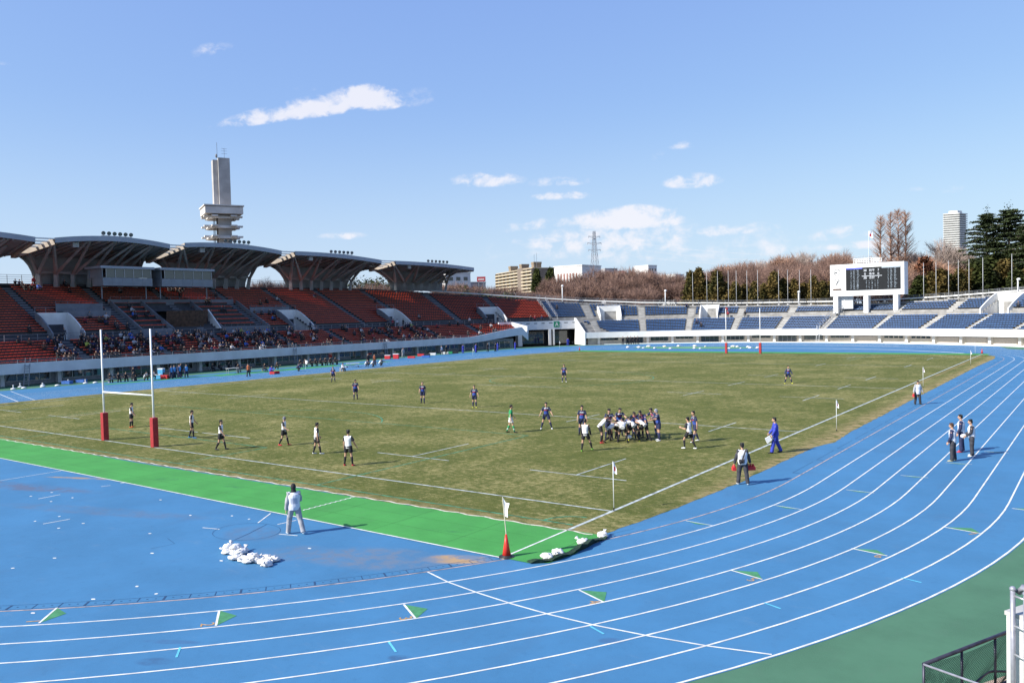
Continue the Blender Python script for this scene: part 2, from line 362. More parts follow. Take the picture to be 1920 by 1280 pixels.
CYAN = [[(-2.13, -15.66), (-1.7, -16.02)], [(1.59, -12.92), (2.11, -13.23)], [(4.88, -9.75), (5.36, -9.97)], [(7.68, -6.18), (8.14, -6.36)], [(10.06, -2.47), (10.56, -2.61)]]
b = MB()
for i, (A, B, C) in enumerate(MARKS):
    strip(b, [A, B], .055, .0105, 0); b.add([(A[0], A[1], .0092), (B[0], B[1], .0092), (C[0], C[1], .0092)], ((0, 1, 2),), 1)
for A, B in THIN:
    strip(b, [A, B], .04, .0105, 0); n_ = Vector((B[1]-A[1], A[0]-B[0])).normalized()*-.16
    C = ((A[0]+B[0])/2-n_.x, (A[1]+B[1])/2-n_.y); b.add([(A[0], A[1], .0092), (B[0], B[1], .0092), (C[0], C[1], .0092)], ((0, 1, 2),), 1)
for A, B in CYAN: strip(b, [A, B], .05, .0105, 2)
tag(b.build('lane_marks', [lm, tm, cm]), kind='structure')
# pitch lines
W, LP = 66.04, 100.63; Z = .0145
b = MB()
def pl(x0, y0, x1, y1, w=.10): strip(b, [(x0, y0), (x1, y1)], w, Z)
pl(0, -6.4, 0, 106.5, .13); pl(-66.9, -.3, -66.9, 103, .12)
for y in (0, 22, LP/2, LP-22, LP): strip(b, [(-.07, y), (-66.8, y)], .10, Z+.0012)
for y in (5, LP/2-10, LP/2+10, LP-5):
    for x in (-4.6, -14.5, -30.5, -36, -51.6, -61.4): strip(b, [(x+2.5, y), (x-2.5, y)], .085, Z+.0012)
for x in (-4.6, -14.5, -51.6, -61.4):
    for y in (22, LP/2-10, LP/2, LP/2+10, LP-22): pl(x, y-2.2, x, y+2.2, .085)
    pl(x, 5.05, x, 9.6, .085); pl(x, LP-9.6, x, LP-5.05, .085)
tag(b.build('pitch_lines', pm), kind='structure')
b = MB()
def gl(P, w=.08): strip(b, P, w, Z+.003)
for e, sg in ((-2.35, 1), (103.0, -1)):
    gl([(-.2, e), (-66, e)]); gl([(-13.25, e), (-13.25, e+sg*16.0)]); gl([(-13.25, e+sg*16), (-52.8, e+sg*16)]); gl([(-52.8, e), (-52.8, e+sg*16)])
    gl([(-23.9, e), (-23.9, e+sg*5.5)]); gl([(-23.9, e+sg*5.5), (-42.1, e+sg*5.5)]); gl([(-42.1, e), (-42.1, e+sg*5.5)])
    gl([(XM+9.1*sin(a), e+sg*(10.8+9.1*cos(a))) for a in [(-52+104*i/24)*pi/180 for i in range(25)]])
    for cx, k in ((-.3, -1), (-66, 1)): gl([(cx+k*1.1*cos(a), e+sg*1.1*sin(a)) for a in [pi/2*i/8 for i in range(9)]])
gl([(XM+8.9*cos(2*pi*i/48), LP/2-.3+8.9*sin(2*pi*i/48)) for i in range(49)])
tag(b.build('football_lines', gm), kind='structure')
# green mat with its white borders, taped squiggle and lifted edge
mp_ = [(-69, -3.12), (-44, -2.85), (-26, -3.3), (-8.8, -3.15), (.9, -2.95), (1.45, -3.0), (1.55, -4.2), (1.62, -5.2), (1.45, -6.3), (.9, -6.6), (-5.5, -6.55), (-21.5, -6.4), (-69, -6.2)]
tag(sheet('green_mat', mp_, .0185, G_MAT), kind='structure')
b = MB(); strip(b, [(-69, -6.22), (-21.5, -6.42), (-5.5, -6.57), (.0, -6.62)], .07, .0225); strip(b, [(-10.02+.03*(-1)**i, -3.16-i*.13) for i in range(21)], .06, .0225)
strip(b, [(0, -3.0), (0, -6.4)], .07, .0225)
wp = [(-69+i*.25, -3.05+.05*sin(i*1.3)+.04*noise.noise(Vector((i*.4, 0, 0)))) for i in range(281)]
strip(b, wp, .09, .0225, 1); tag(b.build('mat_border_lines', [lm, mat('sandy_white_paint', (.55, .50, .42), .8, .3, 4, thr=(.3, .55))]), kind='structure')
b = MB()
for i in range(20): x = 1.0-i*3.3+.2*sin(i*5); strip(b, [(x, -3.1), (x+.03, -4.8), (x-.02, -6.5)], .018, .0205)
for y in (-4.25, -5.4): strip(b, [(-68+i*2.5, y+.02*sin(i*2.1)) for i in range(28)], .014, .0205)
tag(b.build('mat_seams', mat('mat_seam', (.030, .15, .032), .9, .2, 3)), kind='structure')
# drain covers along the inner edge of the track
b = MB(); dk = mat('drain_joint', (.020, .065, .15), .8, .1)
def rk(x, y): return (x, y)
for off, a0, a1 in ((-.10, 18, 88), (-.42, 18, 88)):
    pts = [(XC+cos(a)*(RK+off), YC-sin(a)*(RK+off)) for a in [radians(a0+(a1-a0)*i/70) for i in range(71)]]
    strip(b, pts, .011, .0095)
for i in range(60):
    a = radians(20+68*i/60); r0, r1 = RK-.42, RK-.1
    if i % 3 == 0: strip(b, [(XC+cos(a)*r0, YC-sin(a)*r0), (XC+cos(a)*r1, YC-sin(a)*r1)], .05, .0105)
    else: strip(b, [(XC+cos(a)*r0, YC-sin(a)*r0), (XC+cos(a)*r1, YC-sin(a)*r1)], .018, .0105)
    for q in (.33, .66):
        a2 = radians(20+68*(i+q)/60); x, y = XC+cos(a2)*(RK-.26), YC-sin(a2)*(RK-.26); b.box((x, y, .0095), (.05, .02, .002), a2)
for i in range(24):
    y = 10+i*3.6; strip(b, [(XK-.42, y), (XK-.1, y)], .03, .0105); strip(b, [(XK-.42, y), (XK-.42, y+3.0)], .016, .0095)
tag(b.build('drain_covers', dk), kind='structure')
# marks on the blue D
b = MB(); wm = lm
SPOTS = [(-22.34, -10.04), (-22.33, -9.2), (-20.45, -10.08), (-20.38, -9.26), (-17.47, -12.0), (-17.44, -11.15), (-15.61, -12.02), (-15.53, -11.2), (-16.65, -7.55), (-13.15, -8.43), (-11.69, -7.66), (-10.71, -7.63), (-12.01, -10.68), (-11.86, -13.88), (-9.68, -11.95), (-7.07, -11.26), (-7.0, -13.94), (-5.96, -13.99), (-11.87, -15.07), (-7.01, -15.13), (-7.3, -16.49), (-5.79, -8.97)]
for i, (x, y) in enumerate(SPOTS): b.add([(x+.065*cos(t)*(1+.3*sin(i+t*2)), y+.045*sin(t), .0095) for t in [2*pi*j/9 for j in range(9)]], (tuple(range(9)),), 0)
for A, B in [[(-21.63, -7.43), (-21.47, -7.08)], [(-21.53, -6.59), (-21.5, -6.35)], [(-11.11, -9.25), (-10.39, -9.06)], [(-9.96, -7.8), (-10.75, -6.65)], [(-9.16, -7.58), (-9.06, -6.83)], [(-8.05, -8.38), (-7.34, -8.18)], [(-27.39, -9.22), (-27.38, -6.45)], [(-21.48, -10.12), (-21.52, -9.22)], [(-16.77, -12.03), (-16.64, -11.14)]]: strip(b, [A, B], .05, .0095, 0)
strip(b, [(-9.3+1.25*cos(2*pi*i/40), -8.75+1.02*sin(2*pi*i/40)) for i in range(41)], .014, .0095, 1); strip(b, [(-8.74, -9.62), (-9.0, -8.9), (-9.5, -7.78)], .02, .0095, 1)
strip(b, [(-10.2, -11.7), (-10.05, -10.95), (-10.9, -10.7)], .015, .0095, 1)
strip(b, [(-84, 13), (-69.5, 9.2)], .09, .0095, 0); strip(b, [(-84, 14.5), (-69.5, 10.7)], .07, .0095, 0)
tag(b.build('infield_marks', [wm, dk]), kind='structure')
# far white kerb and start line sweeps
b = MB()
for s in range(196, 300, 2):
    a0, a1, c0, c1 = at(s, -1.2, .0), at(s+2, -1.2, .0), at(s, -.75, .0), at(s+2, -.75, .0); up = Vector((0, 0, .16))
    b.quad(a0, a1, a1+up, a0+up); b.quad(a0+up, a1+up, c1+up, c0+up)
tag(b.build('far_kerb', M_WHITE), kind='structure')
b = MB()
for s in range(192, 312, 2): b.quad(at(s, -.75, .012), at(s+2, -.75, .012), at(s+2, 1.7, .012), at(s, 1.7, .012))
tag(b.build('far_pavement', mat('cream_pavement', (.52, .47, .39), .85, .12, 1)), kind='structure')
b = MB(); strip(b, [(-40, 119), (-30, 119.4), (-20, 118.3), (-12, 115), (-6, 111), (-2.5, 107.3)], .5, .011); strip(b, [(-55, 131), (-35, 133.5), (-15, 128.5)], .35, .011)
tag(b.build('far_sweep_lines', lm), kind='structure')
# lane numbers
def text_obj(name, s, size, m, M4, parent=None, ext=.002, sx=1.0, align='CENTER'):
    cu = bpy.data.curves.new(name, 'FONT'); cu.body = s; cu.size = size; cu.extrude = ext; cu.align_x = align; cu.align_y = 'CENTER'
    cu.materials.append(m); o = bpy.data.objects.new(name, cu); COL.objects.link(o)
    o.matrix_world = M4 @ Matrix.Diagonal((sx, 1, 1, 1))
    bpy.context.view_layer.update(); me = bpy.data.meshes.new_from_object(o.evaluated_get(bpy.context.evaluated_depsgraph_get())); mw = o.matrix_basis.copy()
    bpy.data.objects.remove(o); o = bpy.data.objects.new(name, me); COL.objects.link(o); o.matrix_basis = mw
    if parent: o.parent = parent
    return o
for i, (A, B, C) in enumerate(MARKS):
    a = Vector(A); c = Vector(B); ac = (a-c).normalized(); fw = Vector((ac.y, -ac.x)) if Vector((ac.y, -ac.x)).dot(Vector(C)-a) > 0 else Vector((-ac.y, ac.x))
    p = c+ac*.16-fw*.22; ang = math.atan2(ac.y, ac.x)
    # read from the inside of the bend, letters stand along the lane
    R = Matrix.Translation((p.x, p.y, .0105)) @ Matrix.Rotation(math.atan2(fw.y, fw.x)-pi/2, 4, 'Z')
    o = text_obj('lane_number', str(i+1), .46, om, R, ext=0.0); tag(o, kind='structure')
# ------------------------------------------------------------------ grandstands
S_RB, S_G0, S_G1 = 188.0, 178.5, 192.0        # red/blue boundary, gate bay
def dl(r): return .3+.85*r
def zl(r): return 2.15+.33*r
def du(r): return 9.9+.75*r
def zu(r): return 5.75+.36*r
NR = [(0, 20.6), (158, 20.6), (166, 19.2), (178, 15.5), (188, 12), (195, 9.6), (205, 7), (213, 6), (222, 5), (240, 4.3), (250, 4.6), (258, 5.4), (266, 6.8), (280, 8.5), (300, 11), (400, 16)]
def nrows(s):
    for (a, b), (c, d) in zip(NR, NR[1:]):
        if a <= s <= c: return b+(d-b)*(s-a)/(c-a)
    return 4
def rim(s): n = nrows(s); return du(n), zu(n)
MAIN_AISLES = [64, 75.5, 87.5, 99, 110, 121.5, 133, 145, 157.5, 169, 178.6]
BLUE_AISLES = [195.5, 205, 214.4, 223.8, 233, 241.9, 252.1, 261.3, 270.2, 278.6, 288, 298]
# stair mouths let into the upper tier: (s0, s1, rows deep)
VOMS = [(86.9, 91.0, 6), (127.4, 131.6, 6), (152, 156.6, 6), (174.6, 178.4, 6), (197.3, 200.9, 5), (216.2, 219.4, 4), (267, 272, 6)]
def fascia_z(s):
    if 163 < s < S_G0: k = (s-163)/(S_G0-163); k = k*k*(3-2*k)*.55+k*.45; return 1.5+1.3*k, 2.75+1.75*k
    return 1.5, 2.75
def lower_ok(s, r):
    if s < S_G0: return zl(r)+.33 > fascia_z(s)[1]-.7
    if s < S_G1: return False
    if s < 196: return dl(r) > 0 and zl(r) > 0
    return True
def upper_skip(s, r): return any(a <= s < b and r < n for a, b, n in VOMS)
def build_terrace(name, s0, s1, parent, m):
    b = MB(); st = .8; n = int((s1-s0)/st); st = (s1-s0)/n
    ss = [s0+st*i for i in range(n+1)]
    for i in range(n):
        a, c = ss[i], ss[i+1]; mid = (a+c)/2
        def tread(d0, d1, z, zn):
            b.quad(at(a, d0, z), at(c, d0, z), at(c, d1, z), at(a, d1, z)); b.quad(at(a, d1, z), at(c, d1, z), at(c, d1, zn), at(a, d1, zn))
        for r in range(9):
            if lower_ok(mid, r): tread(dl(r), dl(r+1), zl(r), zl(r+1) if r < 8 else 5.1)
        w0 = 7.4 if S_G0 < mid < S_G1 else 7.95
        b.quad(at(a, w0, 5.1), at(c, w0, 5.1), at(c, 9.9, 5.1), at(a, 9.9, 5.1))
        nr = nrows(mid); dr, zr = du(nr), zu(nr); v = [q for q in VOMS if q[0] <= mid < q[1]]
        if v:
            k = v[0][2]; b.quad(at(a, 9.9, 5.1), at(c, 9.9, 5.1), at(c, du(k), 5.1), at(a, du(k), 5.1)); b.quad(at(a, du(k), 5.1), at(c, du(k), 5.1), at(c, du(k), zu(k)), at(a, du(k), zu(k)))
        else: b.quad(at(a, 9.9, 5.1), at(c, 9.9, 5.1), at(c, 9.9, 5.75), at(a, 9.9, 5.75))
        for r in range(int(nr)+1):
            if upper_skip(mid, r) or du(r) >= dr: continue
            e = min(du(r+1), dr); tread(du(r), e, zu(r), zu(r+1) if r+1 <= nr else zr)
        # rim slab, its back wall and the outer skirt
        b.quad(at(a, dr, zr-.3), at(c, dr, zr-.3), at(c, dr, zr+.35), at(a, dr, zr+.35))
        b.quad(at(a, dr, zr+.35), at(c, dr, zr+.35), at(c, dr+3.2, zr+.35), at(a, dr+3.2, zr+.35))
        b.quad(at(a, dr+3.2, zr+.35), at(c, dr+3.2, zr+.35), at(c, dr+3.6, 0), at(a, dr+3.6, 0))
    return b.build(name, m, parent)
def seat(b, s, d, z, m=0):
    q = raw(s); t = (raw(s+.3)-raw(s-.3)).normalized(); nx, ny = -t.y, t.x; p = at(s, d)
    F = Matrix(((t.x, nx, 0), (t.y, ny, 0), (0, 0, 1)))
    def P(x, y, zz): return (p.x+t.x*x+nx*y, p.y+t.y*x+ny*y, z+zz)
    w, r = .235, .17
    b.add([P(-w, -r, .39), P(w, -r, .39), P(w, r, .37), P(-w, r, .37), P(-w, -r+.02, .345), P(w, -r+.02, .345), P(w, r, .33), P(-w, r, .33),
           P(-w, r+.02, .38), P(w, r+.02, .38), P(w*.8, r+.07, .47), P(-w*.8, r+.07, .47), P(-w*.8, r+.10, .46), P(w*.8, r+.10, .46), P(w, r+.07, .36), P(-w, r+.07, .36)],
          ((0, 1, 2, 3), (4, 5, 1, 0), (7, 6, 5, 4), (0, 3, 7, 4), (1, 5, 6, 2), (8, 9, 10, 11), (11, 10, 13, 12), (12, 13, 14, 15)), m)
    b.add([P(-.25, -r+.05, .01), P(.25, -r+.05, .01), P(.25, -r+.05, .34), P(-.25, -r+.05, .34)], ((0, 1, 2, 3),), 1)  # added black panel under the pan, painting in the shade between seat rows
def in_aisle(s, A): return any(abs(s-a) < .65 for a in A)
def seat_spots(s0, s1, A):
    out = []; s = s0
    while s < s1:
        if not in_aisle(s, A):
            for r in range(9):
                if lower_ok(s, r) and not (s > S_G1 and s < 193.2+.55*(9-r)): out.append((s, dl(r)+.5, zl(r), 'l', r))
            for r in range(1, int(nrows(s))+1):
                if upper_skip(s-.4, r) or upper_skip(s+.4, r) or du(r)+.75 > rim(s)[0]+.3: continue
                if 99 < s < 122.5 and 0 <= r < 13:
                    if r % 2 or r < 2 or (104.6 < s < 113.2 and r < 11): continue
                if 90.6 < s < 98 and 7 <= r <= 9: continue
                out.append((s, du(r)+.47, zu(r), 'u', r))
        s += .5
    return out
def rail(b, s0, s1, d, z, h=1.0, step=2.0, bars=3, rad=.03, m=0, dz=None):
    """posts and bars following the terrace; d and z may be functions"""
    n = max(1, int((s1-s0)/step)); prev = None
    for i in range(n+1):
        s = s0+(s1-s0)*i/n; dd = d(s) if callable(d) else d; zz = z(s) if callable(z) else z
        p = at(s, dd, zz); b.beam(p, p+Vector((0, 0, h)), rad*2, rad*2, m)
        if prev is not None:
            for k in range(bars):
                q = h*(k+1)/bars; b.beam(prev+Vector((0, 0, q)), p+Vector((0, 0, q)), rad*1.7, rad*1.7, m)
        prev = p
def wall_path(b, s0, s1, d0, d1, z0, z1, m=0, step=1.5):
    n = max(1, int((s1-s0)/step))
    g = lambda x, s: x(s) if callable(x) else x
    for i in range(n):
        a, c = s0+(s1-s0)*i/n, s0+(s1-s0)*(i+1)/n
        A = [at(a, g(d0, a), g(z0, a)), at(a, g(d1, a), g(z0, a)), at(a, g(d1, a), g(z1, a)), at(a, g(d0, a), g(z1, a))]
        B = [at(c, g(d0, c), g(z0, c)), at(c, g(d1, c), g(z0, c)), at(c, g(d1, c), g(z1, c)), at(c, g(d0, c), g(z1, c))]
        b.quad(A[0], A[3], B[3], B[0], m); b.quad(A[3], A[2], B[2], B[3], m); b.quad(A[1], B[1], B[2], A[2], m); b.quad(A[0], B[0], B[1], A[1], m)
        if i == 0: b.quad(*A, m)
        if i == n-1: b.quad(B[3], B[2], B[1], B[0], m)
M_SEATR = mat('red_seat_plastic', (.68, .085, .025), .45, .18, 1.3); M_SEATB = mat('blue_seat_plastic', (.066, .165, .38), .45, .15, 1.3)
M_FASC = mat('fascia_paint', (.56, .57, .60), .7, .06, .6, .05); M_RAIL = mat('grey_rail_paint', (.20, .21, .23), .5, .1, 3)
M_GREYW = mat('grey_parapet', (.17, .18, .205), .8, .12, .8, .1); M_WOOD = mat('brown_timber', (.085, .045, .028), .7, .3, 2.5)

def vomitory(v, parent, mw, md):
    a, c, k = v; dk = du(k); b = MB()
    # far side wall (white) with rounded shoulder, near side wall (dark cheek), hood
    def cheek(s, th, m):
        prof = [(9.6, 5.1), (9.6, 6.15)]+[(9.6+(dk-9.6)*t, 6.15+(zu(k)+1.05-6.15)*(1-(1-t)**1.35)) for t in (.15, .35, .55, .75, .9)]+[(dk, zu(k)+1.05), (dk, 5.1)]
        n = len(prof); vs = [at(s, d, z) for d, z in prof]+[at(s+th, d, z) for d, z in prof]
        b.add(vs, [tuple(range(n)), tuple(range(2*n-1, n-1, -1))]+[(i, n+i, n+(i+1) % n, (i+1) % n) for i in range(n)], m)
    cheek(c-.02, .2, 0); cheek(a-.18, .2, 1)
    b.quad(at(a, dk, 7.3), at(c, dk, 7.3), at(c, dk-.05, zu(k)+1.05), at(a, dk-.05, zu(k)+1.05), 0)
    b.quad(at(a, dk-.02, 5.1), at(a+1.1, dk-.02, 5.1), at(a+1.1, dk-.02, 7.3), at(a, dk-.02, 7.3), 0)
    b.quad(at(c-.5, dk-.02, 5.1), at(c, dk-.02, 5.1), at(c, dk-.02, 7.3), at(c-.5, dk-.02, 7.3), 0)
    o = b.build('stair_mouth', [mw, md], parent)
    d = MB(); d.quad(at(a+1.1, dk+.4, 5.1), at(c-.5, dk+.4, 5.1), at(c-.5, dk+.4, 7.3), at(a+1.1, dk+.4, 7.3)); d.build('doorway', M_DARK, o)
    r = MB(); rail(r, a-.1, c+.1, dk+.1, zu(k)+.3, 1.5, 1.2, 2, .025); r.build('guard_rail', M_RAIL, o)

def stand(name, s0, s1, A, mseat, label, cat, white):
    root = empty(name, tuple(at((s0+s1)/2, 5, 0)))
    P = MB()
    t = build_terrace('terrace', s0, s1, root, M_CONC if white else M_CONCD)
    sp = seat_spots(s0+.4, s1-.5, A)
    sp.sort(key=lambda q: (at(q[0], q[1], q[2])-CAM).length if abs((at(q[0], q[1], q[2])-CAM).dot(RGT)) < .622*(at(q[0], q[1], q[2])-CAM).dot(FWD) else 999)
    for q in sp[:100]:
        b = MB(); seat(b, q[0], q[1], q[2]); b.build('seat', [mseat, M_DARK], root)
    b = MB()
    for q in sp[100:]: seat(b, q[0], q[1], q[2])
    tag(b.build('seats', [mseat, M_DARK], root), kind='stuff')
    # little kerbs of the aisles
    for a in A:
        b = MB()
        if not (s0 < a < s1): continue
        for lo in (0, 1):
            if lo == 0 and S_G0-.5 < a < S_G1+1: continue
            n = 9 if lo == 0 else int(nrows(a))
            for r in range(n):
                d, z = (dl(r), zl(r)) if lo == 0 else (du(r), zu(r))
                if lo and upper_skip(a, r): continue
                if lo == 0 and not lower_ok(a, r): continue
                p0, p1 = at(a-.55, d+.45, z), at(a+.55, d+.45, z); e0, e1 = at(a-.55, d+.86 if lo == 0 else d+.76, z), at(a+.55, d+.86 if lo == 0 else d+.76, z); up = Vector((0, 0, .17))
                b.quad(p0, p1, p1+up, p0+up); b.quad(p0+up, p1+up, e1+up, e0+up); b.quad(p0, p0+up, e0+up, e0); b.quad(p1, e1, e1+up, p1+up)
        b.build('aisle_steps', M_CONCL if white else M_GREYW, root)
    return root
def dn(k): return lambda s: rim(s)[k]
main = stand('grandstand', 56, S_RB, MAIN_AISLES, M_SEATR, '', '', False)
tag(main, 'main grandstand with rows of red seats below the folded concrete canopies', 'grandstand')
main_o = main.location.copy()
blue_stand = stand('grandstand', S_RB, 312, BLUE_AISLES, M_SEATB, '', '', True)
tag(blue_stand, 'low curved end stand with rows of blue seats behind the far goal', 'grandstand')
for r_ in (main, blue_stand):                                   # parts were written in world coordinates
    loc = r_.location.copy()
    for ch in r_.children: ch.matrix_parent_inverse = Matrix.Translation(-loc)
def part(b, name, m, parent, smooth=False):
    o = b.build(name, m, parent, smooth)
    o.matrix_parent_inverse = Matrix.Translation(-parent.location) if parent.type == 'EMPTY' else Matrix()
    return o
# fascias
b = MB(); wall_path(b, 56, S_G0, -.15, .12, lambda s: fascia_z(s)[0], lambda s: fascia_z(s)[1]); wall_path(b, 56, S_G0-.3, -.16, 1.3, lambda s: fascia_z(s)[0]-.01, lambda s: fascia_z(s)[0]+.2); part(b, 'fascia', M_FASC, main)
b = MB(); wall_path(b, S_G1, 312, -.15, .12, 1.5, 2.75); wall_path(b, S_G1, 312, -.16, 1.3, 1.49, 1.7); part(b, 'fascia', M_WHITESH, blue_stand)
# rails
b = MB(); rail(b, 56, 163, .05, 2.75, .42, 2.2, 2, .028); rail(b, 163, S_G0, .05, lambda s: fascia_z(s)[1], .3, 2.2, 1, .025)
part(b, 'front_rail', M_RAIL, main)
b = MB(); rail(b, 56, S_G0, 7.9, 5.1, 1.0, 2.0, 2, .028); part(b, 'walkway_rail', M_RAIL, main)
b = MB(); rail(b, 56, S_RB, lambda s: rim(s)[0]+.3, lambda s: rim(s)[1]+.35, 1.3, 2.0, 4, .03); part(b, 'rim_rail', M_RAIL, main)
b = MB(); rail(b, S_RB, 312, lambda s: rim(s)[0]+2.9, lambda s: rim(s)[1]+.35, 1.25, 1.6, 5, .028); part(b, 'rim_rail', M_RAIL, blue_stand)
b = MB(); wall_path(b, 171, 312, lambda s: rim(s)[0]+2.7, lambda s: rim(s)[0]+2.82, lambda s: rim(s)[1]+.35+.5, lambda s: rim(s)[1]+.35+.72); part(b, 'white_rim_beam', M_WHITE, blue_stand)
b = MB(); rail(b, 100, 121.8, du(13)-.25, zu(13)-.05, 1.0, 1.6, 2, .03); wall_path(b, 99.6, 122, du(13)-.35, du(13)-.2, zu(12), zu(13)+.55); part(b, 'parapet', M_GREYW, main)
b = MB(); wall_path(b, 99.8, 104.4, 9.75, 9.9, 5.1, 6.35); rail(b, 99.8, 104.4, 9.8, 6.35, .35, 1.2, 1, .02); part(b, 'parapet', M_GREYW, main)
b = MB(); wall_path(b, 113.4, 122, 9.75, 9.9, 5.1, 6.35); rail(b, 113.6, 122, 9.8, 6.35, .35, 1.2, 1, .02)
part(b, 'parapet', M_GREYW, main)
for a, c, k in ((90.8, 97.6, 6.6), (90.8, 97.6, 9.6), (122.6, 131, 7.4)): b = MB(); wall_path(b, a, c, du(k), du(k)+.12, zu(k)-.1, zu(k)+1.1); rail(b, a, c, du(k)+.05, zu(k)+1.1, .3, 1.4, 1, .02); part(b, 'parapet', M_GREYW, main)
b = MB()                                                         # stepped cheek walls of the central box seats
for s in (99.6, 104.6, 113.2, 122.2):
    prof = [(9.8, 5.1), (9.8, 6.3), (du(12), zu(12)+.75), (du(12), zu(12)-1)]
    vs = [at(s, d, z) for d, z in prof]+[at(s+.18, d, z) for d, z in prof]; b.add(vs, ((0, 1, 2, 3), (7, 6, 5, 4), (0, 4, 5, 1), (1, 5, 6, 2), (2, 6, 7, 3)))
part(b, 'cheek_wall', M_GREYW, main)
b = MB()                                                         # timber clad box with bowed front
for i in range(12):
    a, c = 105+7.2*i/12, 105+7.2*(i+1)/12; f = lambda s: 12.2-1.1*(1-((s-108.6)/3.6)**2)
    b.quad(at(a, f(a)+.5, 6.3), at(c, f(c)+.5, 6.3), at(c, f(c), 9.0), at(a, f(a), 9.0)); b.quad(at(a, f(a), 9.0), at(c, f(c), 9.0), at(c, 17, 9.05), at(a, 17, 9.05))
part(b, 'timber_box', M_WOOD, main)
b = MB(); b.add([at(112.9, 10.0, 6.1), at(112.9, 13.4, 6.1), at(112.9, 13.4, 9.2), at(113.1, 10.0, 6.1), at(113.1, 13.4, 6.1), at(113.1, 13.4, 9.2)], ((0, 1, 2), (5, 4, 3), (0, 3, 4, 1), (0, 2, 5, 3), (1, 4, 5, 2)))
part(b, 'white_stair_cheek', M_WHITESH, main)
b = MB()
for a, c in ((105.3, 106.6), (107.2, 108.4), (109.4, 110.6)): wall_path(b, a, c, 12.1, 12.2, 5.3, 6.3)
part(b, 'box_panel', mat('tan_panel', (.28, .20, .11), .8, .2), main)
for v in VOMS:
    r_ = main if v[0] < S_RB else blue_stand; holder = r_
    a, c, k = v
    o0 = set(bpy.data.objects); vomitory(v, holder, M_WHITESH, M_GREYW if r_ is main else M_WHITESH)
    for o in set(bpy.data.objects)-o0:
        if o.parent == holder: o.matrix_parent_inverse = Matrix.Translation(-holder.location)
# wall under the main fascia: piers, glazing, doors
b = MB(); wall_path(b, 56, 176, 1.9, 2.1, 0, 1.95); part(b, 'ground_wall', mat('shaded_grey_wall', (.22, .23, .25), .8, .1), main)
s = 57.0; k = 0; rnd = random.Random(3)
while s < 170:
    b = MB(); wall_path(b, s, s+.45, 1.25, 1.9, 0, 1.5); part(b, 'pier', M_FASC, main)
    for (a, c) in ((s+.8, s+3.3), (s+3.4, s+5.9)):
        lo = .05 if (k % 3 == 2 and a > s+3) else .5
        w_ = MB(); wall_path(w_, a, c, 1.84, 1.89, lo, 1.45); w_ = part(w_, 'window', M_GLASS, main)
        f = MB(); 
        for q in (a, (a+c)/2, c): wall_path(f, q-.03, q+.03, 1.8, 1.86, lo, 1.45)
        wall_path(f, a, c, 1.8, 1.86, lo, lo+.05); f.build('frame', M_METAL, w_)
    s += 6.6; k += 1
# wall under the far fascia
b = MB(); wall_path(b, 193, 312, 1.6, 1.8, 0, 1.7); part(b, 'ground_wall', mat('cream_wall', (.66, .61, .54), .8, .08, .8), blue_stand)
s = 195.0; k = 0
while s < 305:
    b = MB(); wall_path(b, s, s+.5, .9, 1.6, 0, 1.5); part(b, 'pier', M_WHITESH, blue_stand)
    if s < 243:
        lo = (.9, .15, .55)[k % 3]; w_ = MB(); wall_path(w_, s+.9, s+4.6, 1.5, 1.58, lo, 1.4); w_ = part(w_, 'window', M_GLASS, blue_stand)
        f = MB()
        for q in range(5): wall_path(f, s+.9+q*.9, s+.95+q*.9, 1.46, 1.52, lo, 1.4)
        f.build('frame', M_METAL if k % 2 else M_GREYW, w_)
    elif 249 < s < 262:
        for j in range(4):
            w_ = MB(); wall_path(w_, s+.9+j*.95, s+1.65+j*.95, 1.5, 1.58, .95, 1.35); part(w_, 'window', M_GLASS, blue_stand)
    else:
        w_ = MB(); wall_path(w_, s+.9, s+4.6, 1.52, 1.58, .02, 1.25); part(w_, 'shutter', mat('pale_shutter', (.62, .56, .50), .6, .08, 8), blue_stand)
    s += 5.3; k += 1
# gate bay
gate = empty('gate_building', tuple(at(185, 7, 0))); tag(gate, 'white gate panel marked A over the dark vehicle entrance between red and blue stands', 'gate')
b = MB(); wall_path(b, S_G0-3, S_G1-.2, 7.0, 7.4, 3.55, 5.45); vs = [at(s, d, z) for s in (S_G0-.25, S_G0+.05) for d, z in ((-.17, 2.9), (-.17, 4.5), (7.2, 5.45), (7.2, 4.6))]; b.add(vs, ((0, 1, 2, 3), (7, 6, 5, 4), (0, 4, 5, 1), (1, 5, 6, 2), (0, 3, 7, 4))); part(b, 'panel', M_FASC, gate)
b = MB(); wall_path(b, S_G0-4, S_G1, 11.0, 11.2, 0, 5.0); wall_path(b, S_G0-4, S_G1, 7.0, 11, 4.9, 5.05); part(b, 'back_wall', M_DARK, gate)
b = MB(); wall_path(b, 186.2, 186.7, 6.9, 7.5, 0, 3.55); part(b, 'pillar', M_WHITESH, gate)
b = MB(); wall_path(b, 187.1, 187.4, 6.9, 7.5, 0, 3.55); part(b, 'pillar', M_WHITESH, gate)
b = MB(); wall_path(b, 179.2, 180.1, 6.0, 7.4, 0, 3.55); part(b, 'pillar', M_WHITESH, gate)
for q in ((180.6, 186), (187.6, 190.5)): b = MB(); wall_path(b, q[0], q[1], 8.6, 8.7, .3, 3.1); part(b, 'glazing', M_GLASS, gate)
b = MB()
for s in (S_G1-.25,):
    prof = [(-.2, 0), (-.2, 2.75), (1.0, 3.3), (7.3, 6.0), (7.6, 6.0), (7.6, 0)]
    vs = [at(s, d, z) for d, z in prof]+[at(s+.3, d, z) for d, z in prof]; n = len(prof)
    b.add(vs, [tuple(range(n)), tuple(range(2*n-1, n-1, -1))]+[(i, n+i, n+(i+1) % n, (i+1) % n) for i in range(n)])
part(b, 'raking_wall', M_WHITESH, gate)
